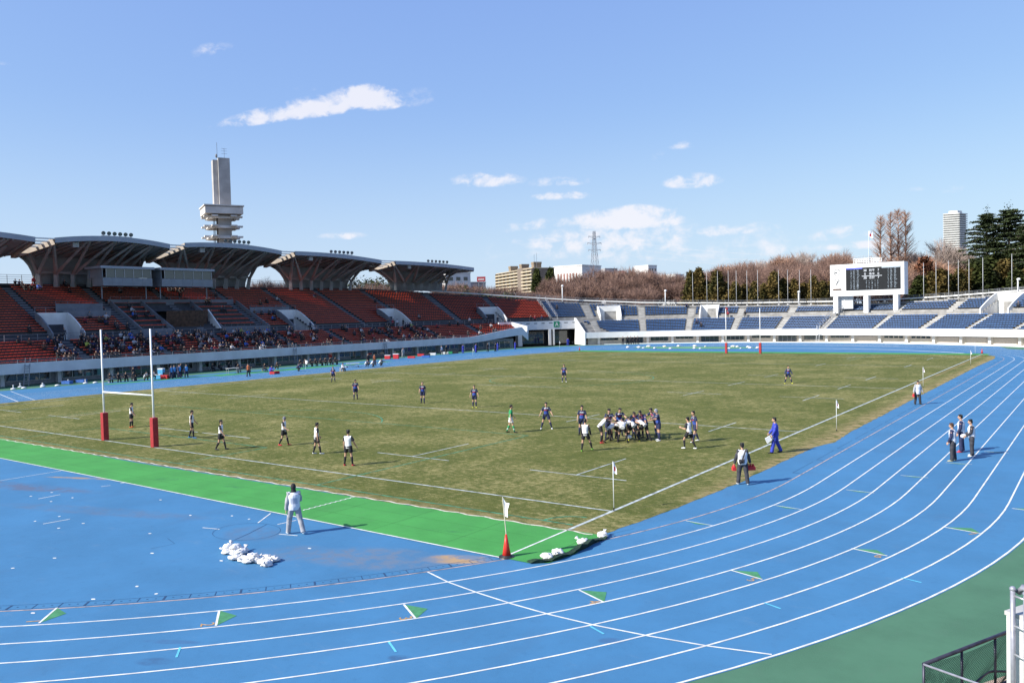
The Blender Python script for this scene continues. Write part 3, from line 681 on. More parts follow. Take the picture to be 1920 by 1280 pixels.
b = MB(); wall_path(b, 187.3, 188.5, 6.93, 6.98, 4.0, 5.3); sg = part(b, 'sign', mat('green_sign', (.01, .20, .10), .5, .05), gate)
ty = yaw_at(187.9); X = Vector((cos(ty), sin(ty), 0)); Nn = Vector((X.y, -X.x, 0)); p = at(187.9, 6.9, 4.62)
R = Matrix((X, Vector((0, 0, 1)), Nn)).transposed().to_4x4(); R.translation = p
o = text_obj('letter', 'A', 1.25, M_WHITE, R); o.parent = sg; o.matrix_parent_inverse = Matrix.Translation(gate.location) @ Matrix.Translation(-gate.location)
# stair flight between red and blue, and the one left of the scoreboard
for (s, ww, r_, lo) in ((188.2, 1.5, main, 0), (241.9, 1.2, blue_stand, 1)):
    b = MB(); n = nrows(s)
    for q in (-ww/2, ww/2):
        ps = []
        d0, z0 = (9.9, 5.7) if not lo else (.4, 2.4)
        for i in range(9):
            t = i/8; d = d0+(du(n)-d0)*t; z = z0+(zu(n)-z0)*t; p = at(s+q, d, z); ps.append(p); b.beam(p, p+Vector((0, 0, 1.1)), .06, .06)
        for p0, p1 in zip(ps, ps[1:]):
            for h in (.55, 1.1): b.beam(p0+Vector((0, 0, h)), p1+Vector((0, 0, h)), .05, .05)
    part(b, 'stair_rail', M_METAL, r_)

# steel ladders leaning on the main fascia
def ladder(s, label):
    rt = empty('steel_ladder', tuple(at(s, -1.4, 0))); tag(rt, label, 'ladder', 'steel ladders on the main fascia')
    for q in (-.28, .28):
        b = MB(); b.beam(at(s+q, -1.4, 0), at(s+1+q, .2, 3.3), .06, .1); part(b, 'stringer', M_RAIL, rt)
    b = MB()
    for i in range(1, 11): t = i/11; b.beam(at(s-.28+t, -1.4+1.6*t, 3.3*t), at(s+.28+t, -1.4+1.6*t, 3.3*t), .05, .04)
    part(b, 'rungs', M_RAIL, rt)
ladder(78.5, 'dark steel ladder leaning on the fascia, left of the near goal posts'); ladder(118.6, 'dark steel ladder on the fascia behind the row of seated substitutes'); ladder(138.8, 'steel ladder on the fascia beside the red cool boxes')
b = MB(); 
for q in (-.3, .3): b.beam(at(241.9+q, -.9, 0), at(241.9+q, -.3, 3.4), .05, .05)
for i in range(8): b.beam(at(241.6, -.9+.6*i/8, .3+.4*i), at(242.2, -.9+.6*i/8, .3+.4*i), .05, .05)
tag(b.build('steel_ladder', M_METAL), 'pale steel ladder on the far white fascia below the scoreboard', 'ladder')

# ------------------------------------------------------------------ canopies of the main stand
M_SHELL = mat('canopy_concrete', (.29, .30, .305), .9, .12, .6, .3); M_BAND = mat('canopy_edge_metal', (.30, .33, .38), .5, .05, .5)
M_SIDE = mat('canopy_side_concrete', (.38, .32, .26), .85, .12, .7, .2)
ROOFS = [(5.5, 27.0, 6.0, 27.7, 9.0, 24.5), (29.6, 47.0, 27.7, 48.2, 32.0, 47.5), (49.6, 68.5, 48.2, 71.4, 54.5, 69.5), (71.5, 93.3, 71.4, 98.4, 79.0, 95.0), (97.3, 123.2, 98.4, 122.0, 108.3, 126.0)]
XTIP = -113.6
XF, XB, XBASE = -105.0, -116.5, -118.0
def canopy(i, q, label):
    y0, y1, b0, b1, c0, c1 = q; yc = (y0+y1)/2; hb = (y1-y0)/2; bc = (c0+c1)/2; B = .70; hbb = (c1-c0)/2/B
    root = empty('stand_canopy', (XBASE, bc, 13.3)); tag(root, label, 'roof', 'folded concrete canopies over the main stand')
    zl_, zc_, zr_ = [(19.3, 20.0, 19.4), (19.45, 20.15, 19.5), (19.85, 20.2, 19.5), (19.55, 19.5, 18.8), (18.8, 18.75, 18.2)][i]
    zf = lambda t: zc_*(1-t*t)+zl_*(t*t-t)/2+zr_*(t*t+t)/2-.07
    def back(t):                                                # lower edge of the rear wall: base, then an arch out to each tip
        if abs(t) <= B: return Vector((XB-.8, bc+hbb*t, 13.2))
        k = (abs(t)-B)/(1-B); a = k*pi/2; e = c1 if t > 0 else c0; tp = b1 if t > 0 else b0
        return Vector((XB-.8+(XTIP-XB+.8)*(1-cos(a)), e+(tp-e)*(1-cos(a)), 13.2+4.25*sin(a)))
    bm, bh = (b0+b1)/2, (b1-b0)/2
    def S(t, w_):                                               # nearly flat soffit from rear wall head to front edge
        f = Vector((XF, yc+hb*t, zf(t)-.55)); k = Vector((XB-.8+(XTIP-XB+.8)*t*t*t*t, bm+bh*t, 17.46+.25*(1-t*t)))
        p = k.lerp(f, w_); p.z += .25*sin(pi*w_)*(1-t*t); return p
    nt_, nw = 40, 10; b = MB(); T = [-1+2*j/nt_ for j in range(nt_+1)]
    ts = sorted(set(T+[-B, B]))
    for j in range(len(ts)-1):
        for k in range(nw):
            b.quad(S(ts[j], k/nw), S(ts[j+1], k/nw), S(ts[j+1], (k+1)/nw), S(ts[j], (k+1)/nw))
        for k in range(6):                                      # rear wall, curving out as it rises
            def Wl(t, q): a_, c_ = back(t), S(t, 0); p = a_.lerp(c_, q); p.y = a_.y+(c_.y-a_.y)*q**2.2; return p
            b.quad(Wl(ts[j], k/6), Wl(ts[j+1], k/6), Wl(ts[j+1], (k+1)/6), Wl(ts[j], (k+1)/6))
    # top deck
    for j in range(len(ts)-1):
        f0, f1 = S(ts[j], 1), S(ts[j+1], 1); k0, k1 = S(ts[j], 0), S(ts[j+1], 0); z0 = Vector((0, 0, .6)); g0, g1 = k0+Vector((-.3, 0, .35)), k1+Vector((-.3, 0, .35))
        b.quad(f0+z0, f1+z0, g1, g0); b.quad(k0, g0, g1, k1)
    for t in (-1, 1):
        for k in range(nw):
            p0, p1 = S(t, k/nw), S(t, (k+1)/nw); h0, h1 = .35+.25*k/nw, .35+.25*(k+1)/nw
            dn0, dn1 = Vector((0, 0, -.30-.35*(1-k/nw)*.4)), Vector((0, 0, -.30-.35*(1-(k+1)/nw)*.4))
            b.quad(p0+dn0, p1+dn1, p1+Vector((0, 0, h1)), p0+Vector((0, 0, h0)), 1)
            iy = Vector((0, -.35*t, 0)); b.quad(p0+dn0, p0+dn0+iy, p1+dn1+iy, p1+dn1, 1); b.quad(p0+dn0+iy, p0+iy, p1+iy, p1+dn1+iy, 1)
    part(b, 'shell', [M_SHELL, M_SIDE], root, False)
    b = MB()
    for j in range(24):
        t0, t1 = -1+2*j/24, -1+2*(j+1)/24; a, c = S(t0, 1), S(t1, 1); up = Vector((0, 0, .62)); ou = Vector((.12, 0, 0))
        dnv = Vector((0, 0, -.10)); b.quad(a+ou+dnv, c+ou+dnv, c+ou+up, a+ou+up); b.quad(a+ou+up, c+ou+up, c+up-ou*3, a+up-ou*3); b.quad(a+dnv-ou, c+dnv-ou, c+dnv+ou, a+dnv+ou)
    part(b, 'edge_band', M_BAND, root)
    nb = 7; AIM = [((-.92, .30), (-.97, .90)), ((-.95, .90), (-.42, .92)), ((-.37, .92), (.02, .94)), ((.06, .94), (.36, .95)), ((.40, .95), (.66, .95)), ((.70, .95), (.80, .60)), ((.84, .28), (.80, .60))]
    for j in range(nb):
        t = -B+2*B*j/(nb-1)
        foot = Vector((XB+.4, bc+hbb*t*.97, 13.1)); node = Vector((XB+.7, bc+hbb*t*1.0, 15.2))
        c_ = MB(); c_.tube([foot, foot.lerp(node, .5), node], [(.50, .42), (.40, .36), (.40, .34)], 4, side=(0, 1, 0)); part(c_, 'column', M_SHELL, root)
        for (tt, ww) in AIM[j]:
            tip = S(tt, ww)+Vector((0, 0, -.12)); mid = node.lerp(tip, .5)
            c_ = MB(); c_.tube([node+Vector((0, 0, -.15)), mid, tip], [(.34, .30), (.26, .24), (.20, .20)], 4, side=(0, 1, 0)); part(c_, 'strut', M_SHELL, root)
    for j in range(12):                                        # ribs of the soffit
        t = -.92+1.84*j/11; c_ = MB(); c_.tube([S(t, .04)+Vector((0, 0, -.14)), S(t, .5)+Vector((0, 0, -.14)), S(t, .97)+Vector((0, 0, -.10))], [(.10, .22), (.10, .20), (.10, .14)], 4, side=(0, 1, 0)); part(c_, 'rib', M_SHELL, root)
    c_ = MB(); c_.beam((XB+.75, bc-hbb*B*1.02, 15.25), (XB+.75, bc+hbb*B*1.02, 15.25), .3, .32); part(c_, 'tie_beam', M_SHELL, root)
    if i < 4:                                                   # slats closing the gap to the next canopy
        nx = ROOFS[i+1][0]
        for k in range(4):
            x = XF-.2-k*1.15; z = zf(1)-.04-k*.30; c_ = MB(); c_.beam((x, y1-.1+k*.1, z), (x, nx+.05, z+.02), .45, .17); part(c_, 'slat', M_WHITE, root)
    sp = MB(); p = S(-.62, .93)+Vector((0, 0, -.5)); sp.box(p, (.5, .85, .7)); part(sp, 'loudspeaker', mat('pale_grey_box', (.33, .33, .33), .6, .1), root)
    # bank of floodlights, bolted on the edge above mid span
    fl = empty('floodlight_bank', (XF-.5, yc+hb*(.06), zf(0)+.05)); tag(fl, 'six round black floodlights on a low frame on top of the '+['leftmost','second','third','fourth','last'][i]+' canopy edge', 'floodlights', 'floodlight banks on the canopies')
    for j in range(6):
        lm_ = MB(); y = (j-2.5)*.92*(hb/9.5); c0 = Vector((.15, y, .48))
        dv = Vector((.90, -.25, -.42)).normalized(); lm_.tube([c0-dv*.30, c0-dv*.22, c0-dv*.02, c0+dv*.12], [.10, .20, .28, .295], 14); lo_ = lm_.build('lamp_housing', M_DARK, fl, True)
        g_ = MB(); g_.tube([c0+dv*.122, c0+dv*.128], [.25, .24], 14); g_.build('lamp_glass', mat('lamp_glass', (.10, .10, .105), .15, .1, 3, spec=.8), lo_)
    fr = MB(); fr.beam((0, -2.6*hb/9.5, .1), (0, 2.6*hb/9.5, .1), .08, .08)
    for j in range(6): fr.beam((0, (j-2.5)*.92*hb/9.5, 0), (0, (j-2.5)*.92*hb/9.5, .4), .05, .05)
    fr.build('frame', M_METAL, fl)
for i, q in enumerate(ROOFS):
    canopy(i, q, ['leftmost concrete canopy, mostly cut off by the picture edge', 'concrete canopy over the seats nearest the white goal posts, left of the glazed press boxes', 'concrete canopy directly below the tall concrete tower', 'concrete canopy with green pines visible past its right side', 'last concrete canopy at the far end of the main stand'][i])
# press boxes
M_BOX = mat('press_box_panel', (.21, .23, .26), .55, .06, 1); M_CLEAR = bpy.data.materials.new('press_box_glass'); M_CLEAR.use_nodes = True
bb = M_CLEAR.node_tree.nodes['Principled BSDF']; bb.inputs['Base Color'].default_value = (.035, .05, .055, 1); bb.inputs['Roughness'].default_value = .03; bb.inputs['Transmission Weight'].default_value = 0.0; bb.inputs['Specular IOR Level'].default_value = .8; bb.inputs['Metallic'].default_value = 0.0
M_BLIND = mat('inner_blind', (.55, .54, .50), .9, .05)
for (a, c, lab) in ((37.0, 45.0, 'grey glazed press box on the left under the canopies'), (46.4, 55.7, 'grey glazed press box on the right, directly left of open red seats')):
    rt = empty('press_box', (-109, (a+c)/2, 12.9)); tag(rt, lab, 'press box')
    b = MB(); b.box((-108.5, (a+c)/2+.1, 13.55), (3.2, c-a-.2, 1.2)); part(b, 'lower_panel', M_BOX, rt)
    b = MB()
    for k in range(1, 5): b.box((-106.89, a+(c-a)*k/5, 13.55), (.02, .04, 1.22))
    b.box((-106.89, (a+c)/2, 13.35), (.021, c-a, .03)); part(b, 'panel_joints', M_RAIL, rt)
    b = MB(); b.box((-109, (a+c)/2, 15.72), (4.8, c-a+.5, .36)); part(b, 'roof_slab', M_BAND, rt)
    b = MB(); b.box((-110.9, (a+c)/2, 14.85), (.1, c-a-.1, 1.35)); b.box((-109, a+.3, 14.85), (3.6, .12, 1.35)); part(b, 'back_panel', M_BOX, rt)
    b = MB(); b.quad((-107.6, a+(c-a)*.30, 15.2), (-107.6, c-.3, 15.2), (-107.6, c-.3, 15.0), (-107.6, a+(c-a)*.6, 14.85)); b.box((-108.2, (a+c)/2, 14.3), (.5, c-a-.6, .08)); part(b, 'desk', M_BLIND, rt)
    b = MB(); b.box((-106.98, (a+c)/2+.3, 14.85), (.04, c-a-.8, 1.35)); part(b, 'window', M_CLEAR, rt)
    for k in range(6): b = MB(); b.box((-106.93, a+.7+(c-a-.9)*k/5, 14.85), (.07, .07, 1.35)); part(b, 'mullion', M_METAL, rt)
    b = MB()
    for y in (a+.5, c-.5): b.beam((-108, y, 11), (-108, y, 12.95), .14, .14)
    part(b, 'post', M_RAIL, rt)
# ------------------------------------------------------------------ concrete tower behind the canopies
T0 = spot(420, 216); TZ = lambda v, u=420: zat(u, v, 216)
rx = (spot(434, 216)-spot(403, 216)); rx.z = 0; rx.normalize()
tw = empty('observation_tower', (T0.x, T0.y, 0), math.atan2(rx.y, rx.x)+radians(28)); tag(tw, 'tall concrete tower with twin slabs above stacked cross shaped floors', 'tower')
M_TOW = mat('tower_concrete', (.42, .40, .385), .85, .14, .35, .2); M_TOWL = mat('tower_pale_concrete', (.62, .58, .54), .85, .1, .4, .15)
b = MB(); b.box((1.35, .2, 43.6), (2.9, 1.5, 12.8)); b.box((-.75, 1.6, 43.2), (1.2, 2.6, 12.6)); b.build('twin_slab', M_TOW, tw)
b = MB(); b.box((.9, .2, 18.4), (3.3, 3.6, 36.8)); b.build('shaft', M_TOW, tw)
b = MB(); b.box((-1.55, .2, 18.4), (.12, 3.0, 36)); b.build('lift_glazing', M_GLASS, tw)
b = MB(); b.box((.4, .2, 35.85), (9.4, 9.4, 1.75)); b.build('observation_deck', M_TOWL, tw)
b = MB(); b.box((.4, .2, 37.05), (9.9, 9.9, .32)); b.build('deck_roof', M_TOWL, tw)
for k, z in enumerate((34.4, 31.9, 29.2, 26.5)):
    b = MB()
    for e in (-1, 1):
        b.box((.4, .2+e*2.35, z), (9.6, 1.5, .38)); b.box((.4+e*2.35, .2, z+.02), (1.5, 9.6, .38))
        b.box((.4, .2+e*3.4, z-.36), (6.4, .7, .36)); b.box((.4+e*3.4, .2, z-.34), (.7, 6.4, .36))
    b.build('cross_floor', M_TOWL, tw)
b = MB(); b.beam((-.2, .2, 50), (-.2, .2, 54), .08, .08); b.beam((1.6, .2, 50), (1.6, .2, 52.6), .07, .07)
for z in (51.2, 51.9, 52.5): b.beam((.9, .2, z), (2.3, .2, z), .05, .05)
b.ell((-.4, .2, 50.5), (.3, .3, .55), 8, 5); b.build('aerial', M_RAIL, tw)

# ------------------------------------------------------------------ scoreboard
A0 = Vector((-32.96, 152.9, 0)); A1 = Vector((-18.54, 151.9, 0)); XA = Vector((A1.x-A0.x, A1.y-A0.y, 0)); WB = XA.length; XA.normalize(); NA = Vector((XA.y, -XA.x, 0))
ZB, ZT = 9.25, 15.80
sb = empty('scoreboard', (A0.x, A0.y, 6.6), math.atan2(XA.y, XA.x)); tag(sb, 'large white scoreboard with black screen and two clocks above the blue seats', 'scoreboard')
o6 = 6.6; M_SB = mat('scoreboard_white', (.80, .79, .77), .5, .03, .5); M_SCR = mat('black_screen', (.012, .012, .014), .3, .1, 2)
b = MB(); b.box((WB/2, 1.3, (ZB+ZT)/2-o6), (WB, 2.8, ZT-ZB)); cab = b.build('cabinet', M_SB, sb)
SX0, SX1, SZ0, SZ1 = WB*.223, WB*.955, ZB-o6+(ZT-ZB)*.17, ZB-o6+(ZT-ZB)*.875
b = MB(); b.box(((SX0+SX1)/2, -.13, (SZ0+SZ1)/2), (SX1-SX0, .08, SZ1-SZ0)); scr = b.build('screen', M_SCR, sb)
def em(name, c, e=.9):
    m = bpy.data.materials.new(name); m.use_nodes = True; t = m.node_tree; q = t.nodes['Principled BSDF']; q.inputs['Base Color'].default_value = (*c, 1); q.inputs['Emission Color'].default_value = (*c, 1); q.inputs['Emission Strength'].default_value = e; return m
E_W = em('lit_white', (.50, .52, .55), .3); E_B = em('lit_blue', (.05, .07, .45), .5); E_G = em('lit_grey', (.34, .40, .46), .18)
SW, SH = SX1-SX0, SZ1-SZ0
FR = Matrix.Rotation(pi/2, 4, 'X')
def stext(s, x, z, size, m=E_W, sx=1.0):
    o = text_obj('lettering', s, size, m, Matrix.Translation((SX0+SW*x, -.19, SZ0+SH*z)) @ FR, ext=.0, sx=sx); o.parent = scr; return o
for (z, a, k, c) in ((.86, '38', '前半', '7'), (.70, '0', '後半', '0'), (.53, '38', '合計', '7')):
    stext(a, .36, z, .64); stext(k, .487, z, .56); stext(c, .605, z, .64)
b = MB(); b.box((SX0+SW*.485, -.19, SZ0+SH*.615), (SW*.37, .03, .09)); b.build('divider', E_W, scr)
b = MB(); b.box((SX0+SW*.16, -.18, SZ1-.16), (SW*.30, .03, .22)); b.build('team_bar', E_B, scr)
b = MB(); b.box((SX0+SW*.83, -.18, SZ1-.16), (SW*.33, .03, .22)); b.build('team_bar', E_G, scr)
rnd = random.Random(5); b = MB()                                # the two name columns and the tally, too small to read
for side_ in (.10, .78):
    for i in range(15):
        z = SZ0+SH*(.90-.0585*i)
        for (x0, n_) in ((0, 1), (.045, 2), (.115, rnd.choice((2, 2, 2, 3)))):
            for j in range(n_):
                x = SX0+SW*(side_+x0)+j*.20
                for g_ in range(4): b.box((x+rnd.uniform(-.06, .06), -.185, z+rnd.uniform(-.07, .07)), (rnd.choice((.03, .10)), .02, rnd.choice((.03, .06))))
for i, zz in enumerate((.40, .31, .23, .15, .07)):
    for x in (.385, .435, .49, .545, .595):
        for g_ in range(3): b.box((SX0+SW*x+rnd.uniform(-.05, .05), -.185, SZ0+SH*zz+rnd.uniform(-.06, .06)), (rnd.choice((.03, .12)), .02, rnd.choice((.03, .10))))
b.build('name_rows', E_G, scr)
for cz, nm in ((.76, 0), (.44, 1)):                             # clock faces
    cx = WB*.098; z0 = ZB-o6+(ZT-ZB)*cz; b = MB()
    for i in range(12 if nm else 16):
        a = 2*pi*i/(12 if nm else 16)
        b.box((cx+.64*sin(a), -.12, z0+.64*cos(a)), (.13, .05, .22), ry=a)
    b.beam((cx, -.14, z0), (cx+(.3 if nm else -.45), -.14, z0+(.34 if nm else -.12)), .14, .14); b.beam((cx, -.14, z0), (cx-.12, -.14, z0+(-.45 if nm else .05)), .15, .15)
    b.build('clock_hands', M_DARK, cab)
b = MB(); b.box((WB*.098, -.12, ZB-o6+(ZT-ZB)*.215), (1.75, .06, .34)); b.build('digital_display', M_WOOD, cab)
for x in (.045, .465, .86):
    b = MB(); b.box((WB*x+.35, .9, (ZB-o6)/2-.45), (.9, 1.7, ZB-o6+.9)); b.build('leg', M_SB, sb)
b = MB(); b.box((WB*.19, 1.3, 1.35), (2.9, .6, 2.7)); b.build('service_door', mat('pale_steel_door', (.52, .53, .54), .5, .06), sb)
b = MB(); b.beam((WB*.14, .95, 2.3), (WB*.24, .95, .9), .07, .16); b.build('brace', M_WHITE, sb)
b = MB(); zt = ZT-o6
for i in range(9): b.beam((WB*(.32+.36*i/8), .3, zt), (WB*(.32+.36*i/8), .3, zt+1.05), .07, .07); b.beam((WB*(.32+.36*i/8), 1.4, zt), (WB*(.32+.36*i/8), 1.4, zt+1.05), .07, .07)
for z in (.35, .7, 1.05):
    for y in (.3, 1.4): b.beam((WB*.32, y, zt+z), (WB*.68, y, zt+z), .07, .07)
b.build('roof_rail', M_WHITE, sb)
# flag on the scoreboard
fp = empty('flagpole', tuple(A0+XA*(WB*.535)+Vector((0, 0, ZT-A0.z)))); tag(fp, 'white pole with a small white and red flag standing on top of the scoreboard', 'flagpole')
b = MB(); b.tube([(0, 0, 0), (0, 0, 6.6)], [.05, .035], 6); b.build('pole', M_WHITE, fp)
def flag_mesh(w_, h, amp, ax=Vector((1, 0, 0))):
    b = MB(); n, m_ = 8, 5; P = []
    for i in range(n+1):
        for j in range(m_+1):
            x = w_*i/n; z = -h*j/m_-.25*w_*(i/n)**2; P.append(Vector((0, 0, z))+ax*x+Vector((ax.y, -ax.x, 0))*amp*sin(x/w_*5+j*.5)*(i/n))
    th = Vector((ax.y, -ax.x, 0))*.006
    k = len(P); b.v = [tuple(p) for p in P]+[tuple(p+th) for p in P]; 
    for i in range(n):
        for j in range(m_):
            a = i*(m_+1)+j; q = (a, a+m_+1, a+m_+2, a+1); mi = 1 if (2 <= j <= 3 and 2 <= i <= 5) else 0
            b.f += [q, tuple(x+k for x in reversed(q))]; b.m += [mi, mi]
    return b
M_FLAG = mat('white_cloth', (.80, .80, .80), .8, .04); M_FLAGR = mat('red_cloth', (.55, .03, .05), .8, .05)
b = flag_mesh(.8, 1.3, .12, Vector((.9, .4, 0)).normalized()); f_ = b.build('flag', [M_FLAG, M_FLAGR], fp); f_.location = (0, 0, 6.5)

# ------------------------------------------------------------------ flagpoles and lamp posts on the rim
def pole(u, vt, n_):
    best = min((s for s in [192+.5*i for i in range(230)]), key=lambda s: abs((lambda p: 960+FPX*(p-CAM).dot(RGT)/(p-CAM).dot(FWD))(at(s, rim(s)[0]+1.6, rim(s)[1]))-u))
    p = at(best, rim(best)[0]+1.6, rim(best)[1]+.3); D = (p-CAM).dot(FWD); h = zat(u, vt, D)-p.z
    rt = empty('flagpole', tuple(p)); tag(rt, ('bare white flagpole, %s' % n_), 'flagpole', 'bare flagpoles along the far rim')
    b = MB(); b.tube([(0, 0, 0), (0, 0, h)], [.06, .035], 8); b.build('pole', mat('grey_pole', (.50, .50, .50), .5, .08), rt, True)
    b = MB(); b.ell((0, 0, h+.05), (.08, .08, .08), 8, 5); b.build('finial', M_METAL, rt); b = MB(); b.box((0, 0, .15), (.35, .35, .3)); b.build('base', M_CONCL, rt)
ords = ['first', 'second', 'third', 'fourth', 'fifth', 'sixth', 'seventh', 'eighth', 'ninth', 'tenth', 'eleventh']
for i, (u, vt) in enumerate(((1301, 512), (1324, 510), (1344, 509), (1364, 508), (1383, 508), (1402, 508), (1421, 507), (1461, 507), (1480, 507), (1498, 507), (1520, 506))):
    pole(u, vt, ords[i]+' from the left in the row left of the scoreboard')
for i, (u, vt) in enumerate(((1734, 494), (1756, 492), (1778, 490), (1800, 489), (1820, 487), (1841, 484), (1900, 477))):
    pole(u, vt, ords[i]+' to the right of the scoreboard')
for (u, vt, lab) in ((1052, 534, 'at the corner between red and blue stands'), (1246, 543, 'left of the bare flagpoles'), (1500, 545, 'close to the scoreboard'), (1906, 521, 'at the right edge of the far rim')):
    best = min((192+.5*i-6 for i in range(240)), key=lambda s: abs((lambda p: 960+FPX*(p-CAM).dot(RGT)/(p-CAM).dot(FWD))(at(s, rim(s)[0]+.8, rim(s)[1]))-u))
    p = at(best, rim(best)[0]+.8, rim(best)[1]+.3); h = zat(u, vt, (p-CAM).dot(FWD))-p.z
    rt = empty('lamp_post', tuple(p)); tag(rt, 'short white lamp post with rounded head '+lab, 'lamp post', 'short white lamp posts on the rim')
    b = MB(); b.tube([(0, 0, 0), (0, 0, h-.4)], [.13, .11], 8); b.build('post', M_WHITE, rt, True)
    b = MB(); b.ell((.12, -.1, h-.25), (.33, .28, .24), 10, 6); b.build('lamp_head', M_WHITE, rt, True)

# ------------------------------------------------------------------ buildings beyond
def block(name, label, p0, p1, depth, z0, z1, body, group=None):
    """box building whose front runs p0 -> p1; local x along it, y going back"""
    d = Vector((p1.x-p0.x, p1.y-p0.y, 0)); L_ = d.length
    rt = empty(name, (p0.x, p0.y, 0), math.atan2(d.y, d.x)); tag(rt, label, 'building', group)
    b = MB(); b.box((L_/2, depth/2, (z0+z1)/2), (L_, depth, z1-z0)); wl = b.build('wall', body, rt)
    return rt, L_
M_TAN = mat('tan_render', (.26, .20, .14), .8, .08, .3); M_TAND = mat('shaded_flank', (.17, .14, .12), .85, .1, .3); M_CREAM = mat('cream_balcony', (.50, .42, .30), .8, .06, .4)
M_BWHT = mat('building_white', (.66, .65, .64), .8, .06, .2); M_BRICK = mat('brick_red_panel', (.30, .14, .11), .85, .1, .5); M_BGREY = mat('building_grey', (.36, .36, .38), .8, .08, .3); M_PALE = mat('tower_block_grey', (.66, .66, .63), .8, .08, .25)
zt = zat(1000, 503, 700); rt, L_ = block('apartment_block', 'cream apartment block with long balconies and water tanks on its roof', spot(933, 790), spot(1001, 700), 22, 0, zt, M_TAN)
nf = 14; fh = 2.9
for i in range(nf):
    z = zt-.3-fh*i
    b = MB(); b.box((L_/2, -.75, z-1.9), (L_+.1, 1.5, 1.0)); b.box((L_/2, -.75, z-2.45), (L_+.2, 1.6, .18)); b.build('balcony', M_CREAM, rt)
    for j in range(6):
        b = MB(); b.box((L_*(j+.5)/6, -.02, z-1.2), (L_/6-.8, .08, 1.9)); b.build('window', M_GLASS, rt)
b = MB()
for j in range(10): b.box((L_*j/9, -.7, zt/2), (.2, 1.4, zt)); 
b.build('party_walls', M_TAN, rt)
b = MB(); b.box((L_/2, 11, zt+.3), (L_+.6, 23, .6)); b.build('roof', M_CREAM, rt)
for x in (.32, .62, .93):
    b = MB(); b.box((L_*x, 6, zt+2.2), (5.5, 7, 3.6)); b.box((L_*x, 6, zt+4.8), (6.2, 7.5, 1.8)); b.build('water_tank', M_TAN, rt)
b = MB(); b.box((L_+.1, 11, zt/2), (.3, 22.1, zt-.5)); b.build('flank', M_TAND, rt)
b = MB(); b.beam((L_*.96, 3, zt), (L_*.96, 3, zt+12), .2, .2); b.beam((L_*.99, 4, zt), (L_*.99, 4, zt+13), .2, .2); b.build('aerial', M_METAL, rt)
z2 = zat(1010, 501, 715); rt, L_ = block('apartment_block', 'brown flank building directly right of the cream apartment block', spot(1001, 712), spot(1024, 722), 20, 0, z2-.2, mat('brown_flank', (.20, .16, .13), .85, .1))
for i in range(8):
    for x in (.25, .7): b = MB(); b.box((L_*x, -.03, z2-2-2.7*i), (1.1, .08, 1.2)); b.build('window', M_GLASS, rt)
zt = zat(1070, 499, 380); rt, L_ = block('white_hall', 'large white building with tall red brown panels on its front', spot(1041, 388), spot(1093, 378), 16, 0, zt, M_BWHT)
for j in range(7): b = MB(); b.box((L_*(.14+.11*j), -.05, zt-6.5), (.75, .15, 6.6)); b.build('window', M_BRICK, rt)
b = MB(); b.box((L_/2, 8, zt+.25), (L_+.5, 16.5, .5)); b.build('roof', M_BWHT, rt)
rt, L_ = block('white_hall', 'lower white building adjoining the hall with red brown panels', spot(1093, 384), spot(1112, 388), 12, 0, zat(1100, 499, 386)-.3, M_BGREY)
b = MB(); b.box((L_/2, -.05, 22), (L_*.8, .1, .5)); b.build('ledge', M_BWHT, rt)
for (nm, lab, u0, u1, v, D, m_) in (('office_block', 'grey box building on the skyline right of the pylon', 1136, 1159, 504, 420, M_BGREY), ('office_block', 'slim white building rising alone above the bare trees', 1217, 1233, 498, 420, M_BWHT),
      ('office_block', 'pale building with reddish roof sign among bare trees', 1161, 1174, 510, 430, M_BWHT), ('office_block', 'small white building left of the dark conifers', 1268, 1282, 515, 400, M_BWHT), ('office_block', 'brownish building behind bare trees below the slim white one', 1190, 1212, 516, 430, M_TAND),
      ('office_block', 'white building in the gap past the last canopy', 838, 884, 512, 300, M_BWHT), ('office_block', 'pale house low behind the trees beside the last canopy', 884, 912, 530, 330, M_BGREY)):
    z = zat((u0+u1)/2, v, D); rt, L_ = block(nm, lab, spot(u0, D), spot(u1, D+4), 10, 0, z, m_)
    for i in range(3):
        for x in (.2, .5, .8): b = MB(); b.box((L_*x, -.04, z-2-3*i), (L_*.16, .08, 1.3)); b.build('window', M_GLASS, rt)
    b = MB(); b.box((L_/2, 5, z+.2), (L_+.3, 10.3, .4)); b.build('roof', m_, rt)
def board(u0, u1, v0, v1, D, lab):
    p = spot(u0, D); q = spot(u1, D); d = q-p; rt = empty('rooftop_billboard', (p.x, p.y, zat(u0, v1, D)), math.atan2(d.y, d.x)); tag(rt, lab, 'billboard'); Lh = Vector((d.x, d.y)).length; h = zat(u0, v0, D)-zat(u0, v1, D)
    b = MB(); b.box((Lh/2, 0, h/2), (Lh, .5, h)); b.build('panel', mat('sign_red', (.36, .05, .06), .6, .1), rt)
    b = MB(); b.box((Lh/2, -.28, h*.45), (Lh*.7, .06, h*.22)); b.build('pale_stripe', M_BWHT, rt)
    b = MB(); b.beam((Lh*.2, 0, -6), (Lh*.2, 0, 0), .3, .3); b.beam((Lh*.8, 0, -6), (Lh*.8, 0, 0), .3, .3); b.build('support', M_RAIL, rt)
board(896, 912, 519, 528, 330, 'red billboard just right of the last canopy'); board(1161, 1173, 508, 516, 425, 'small red and white roof sign among the bare trees')
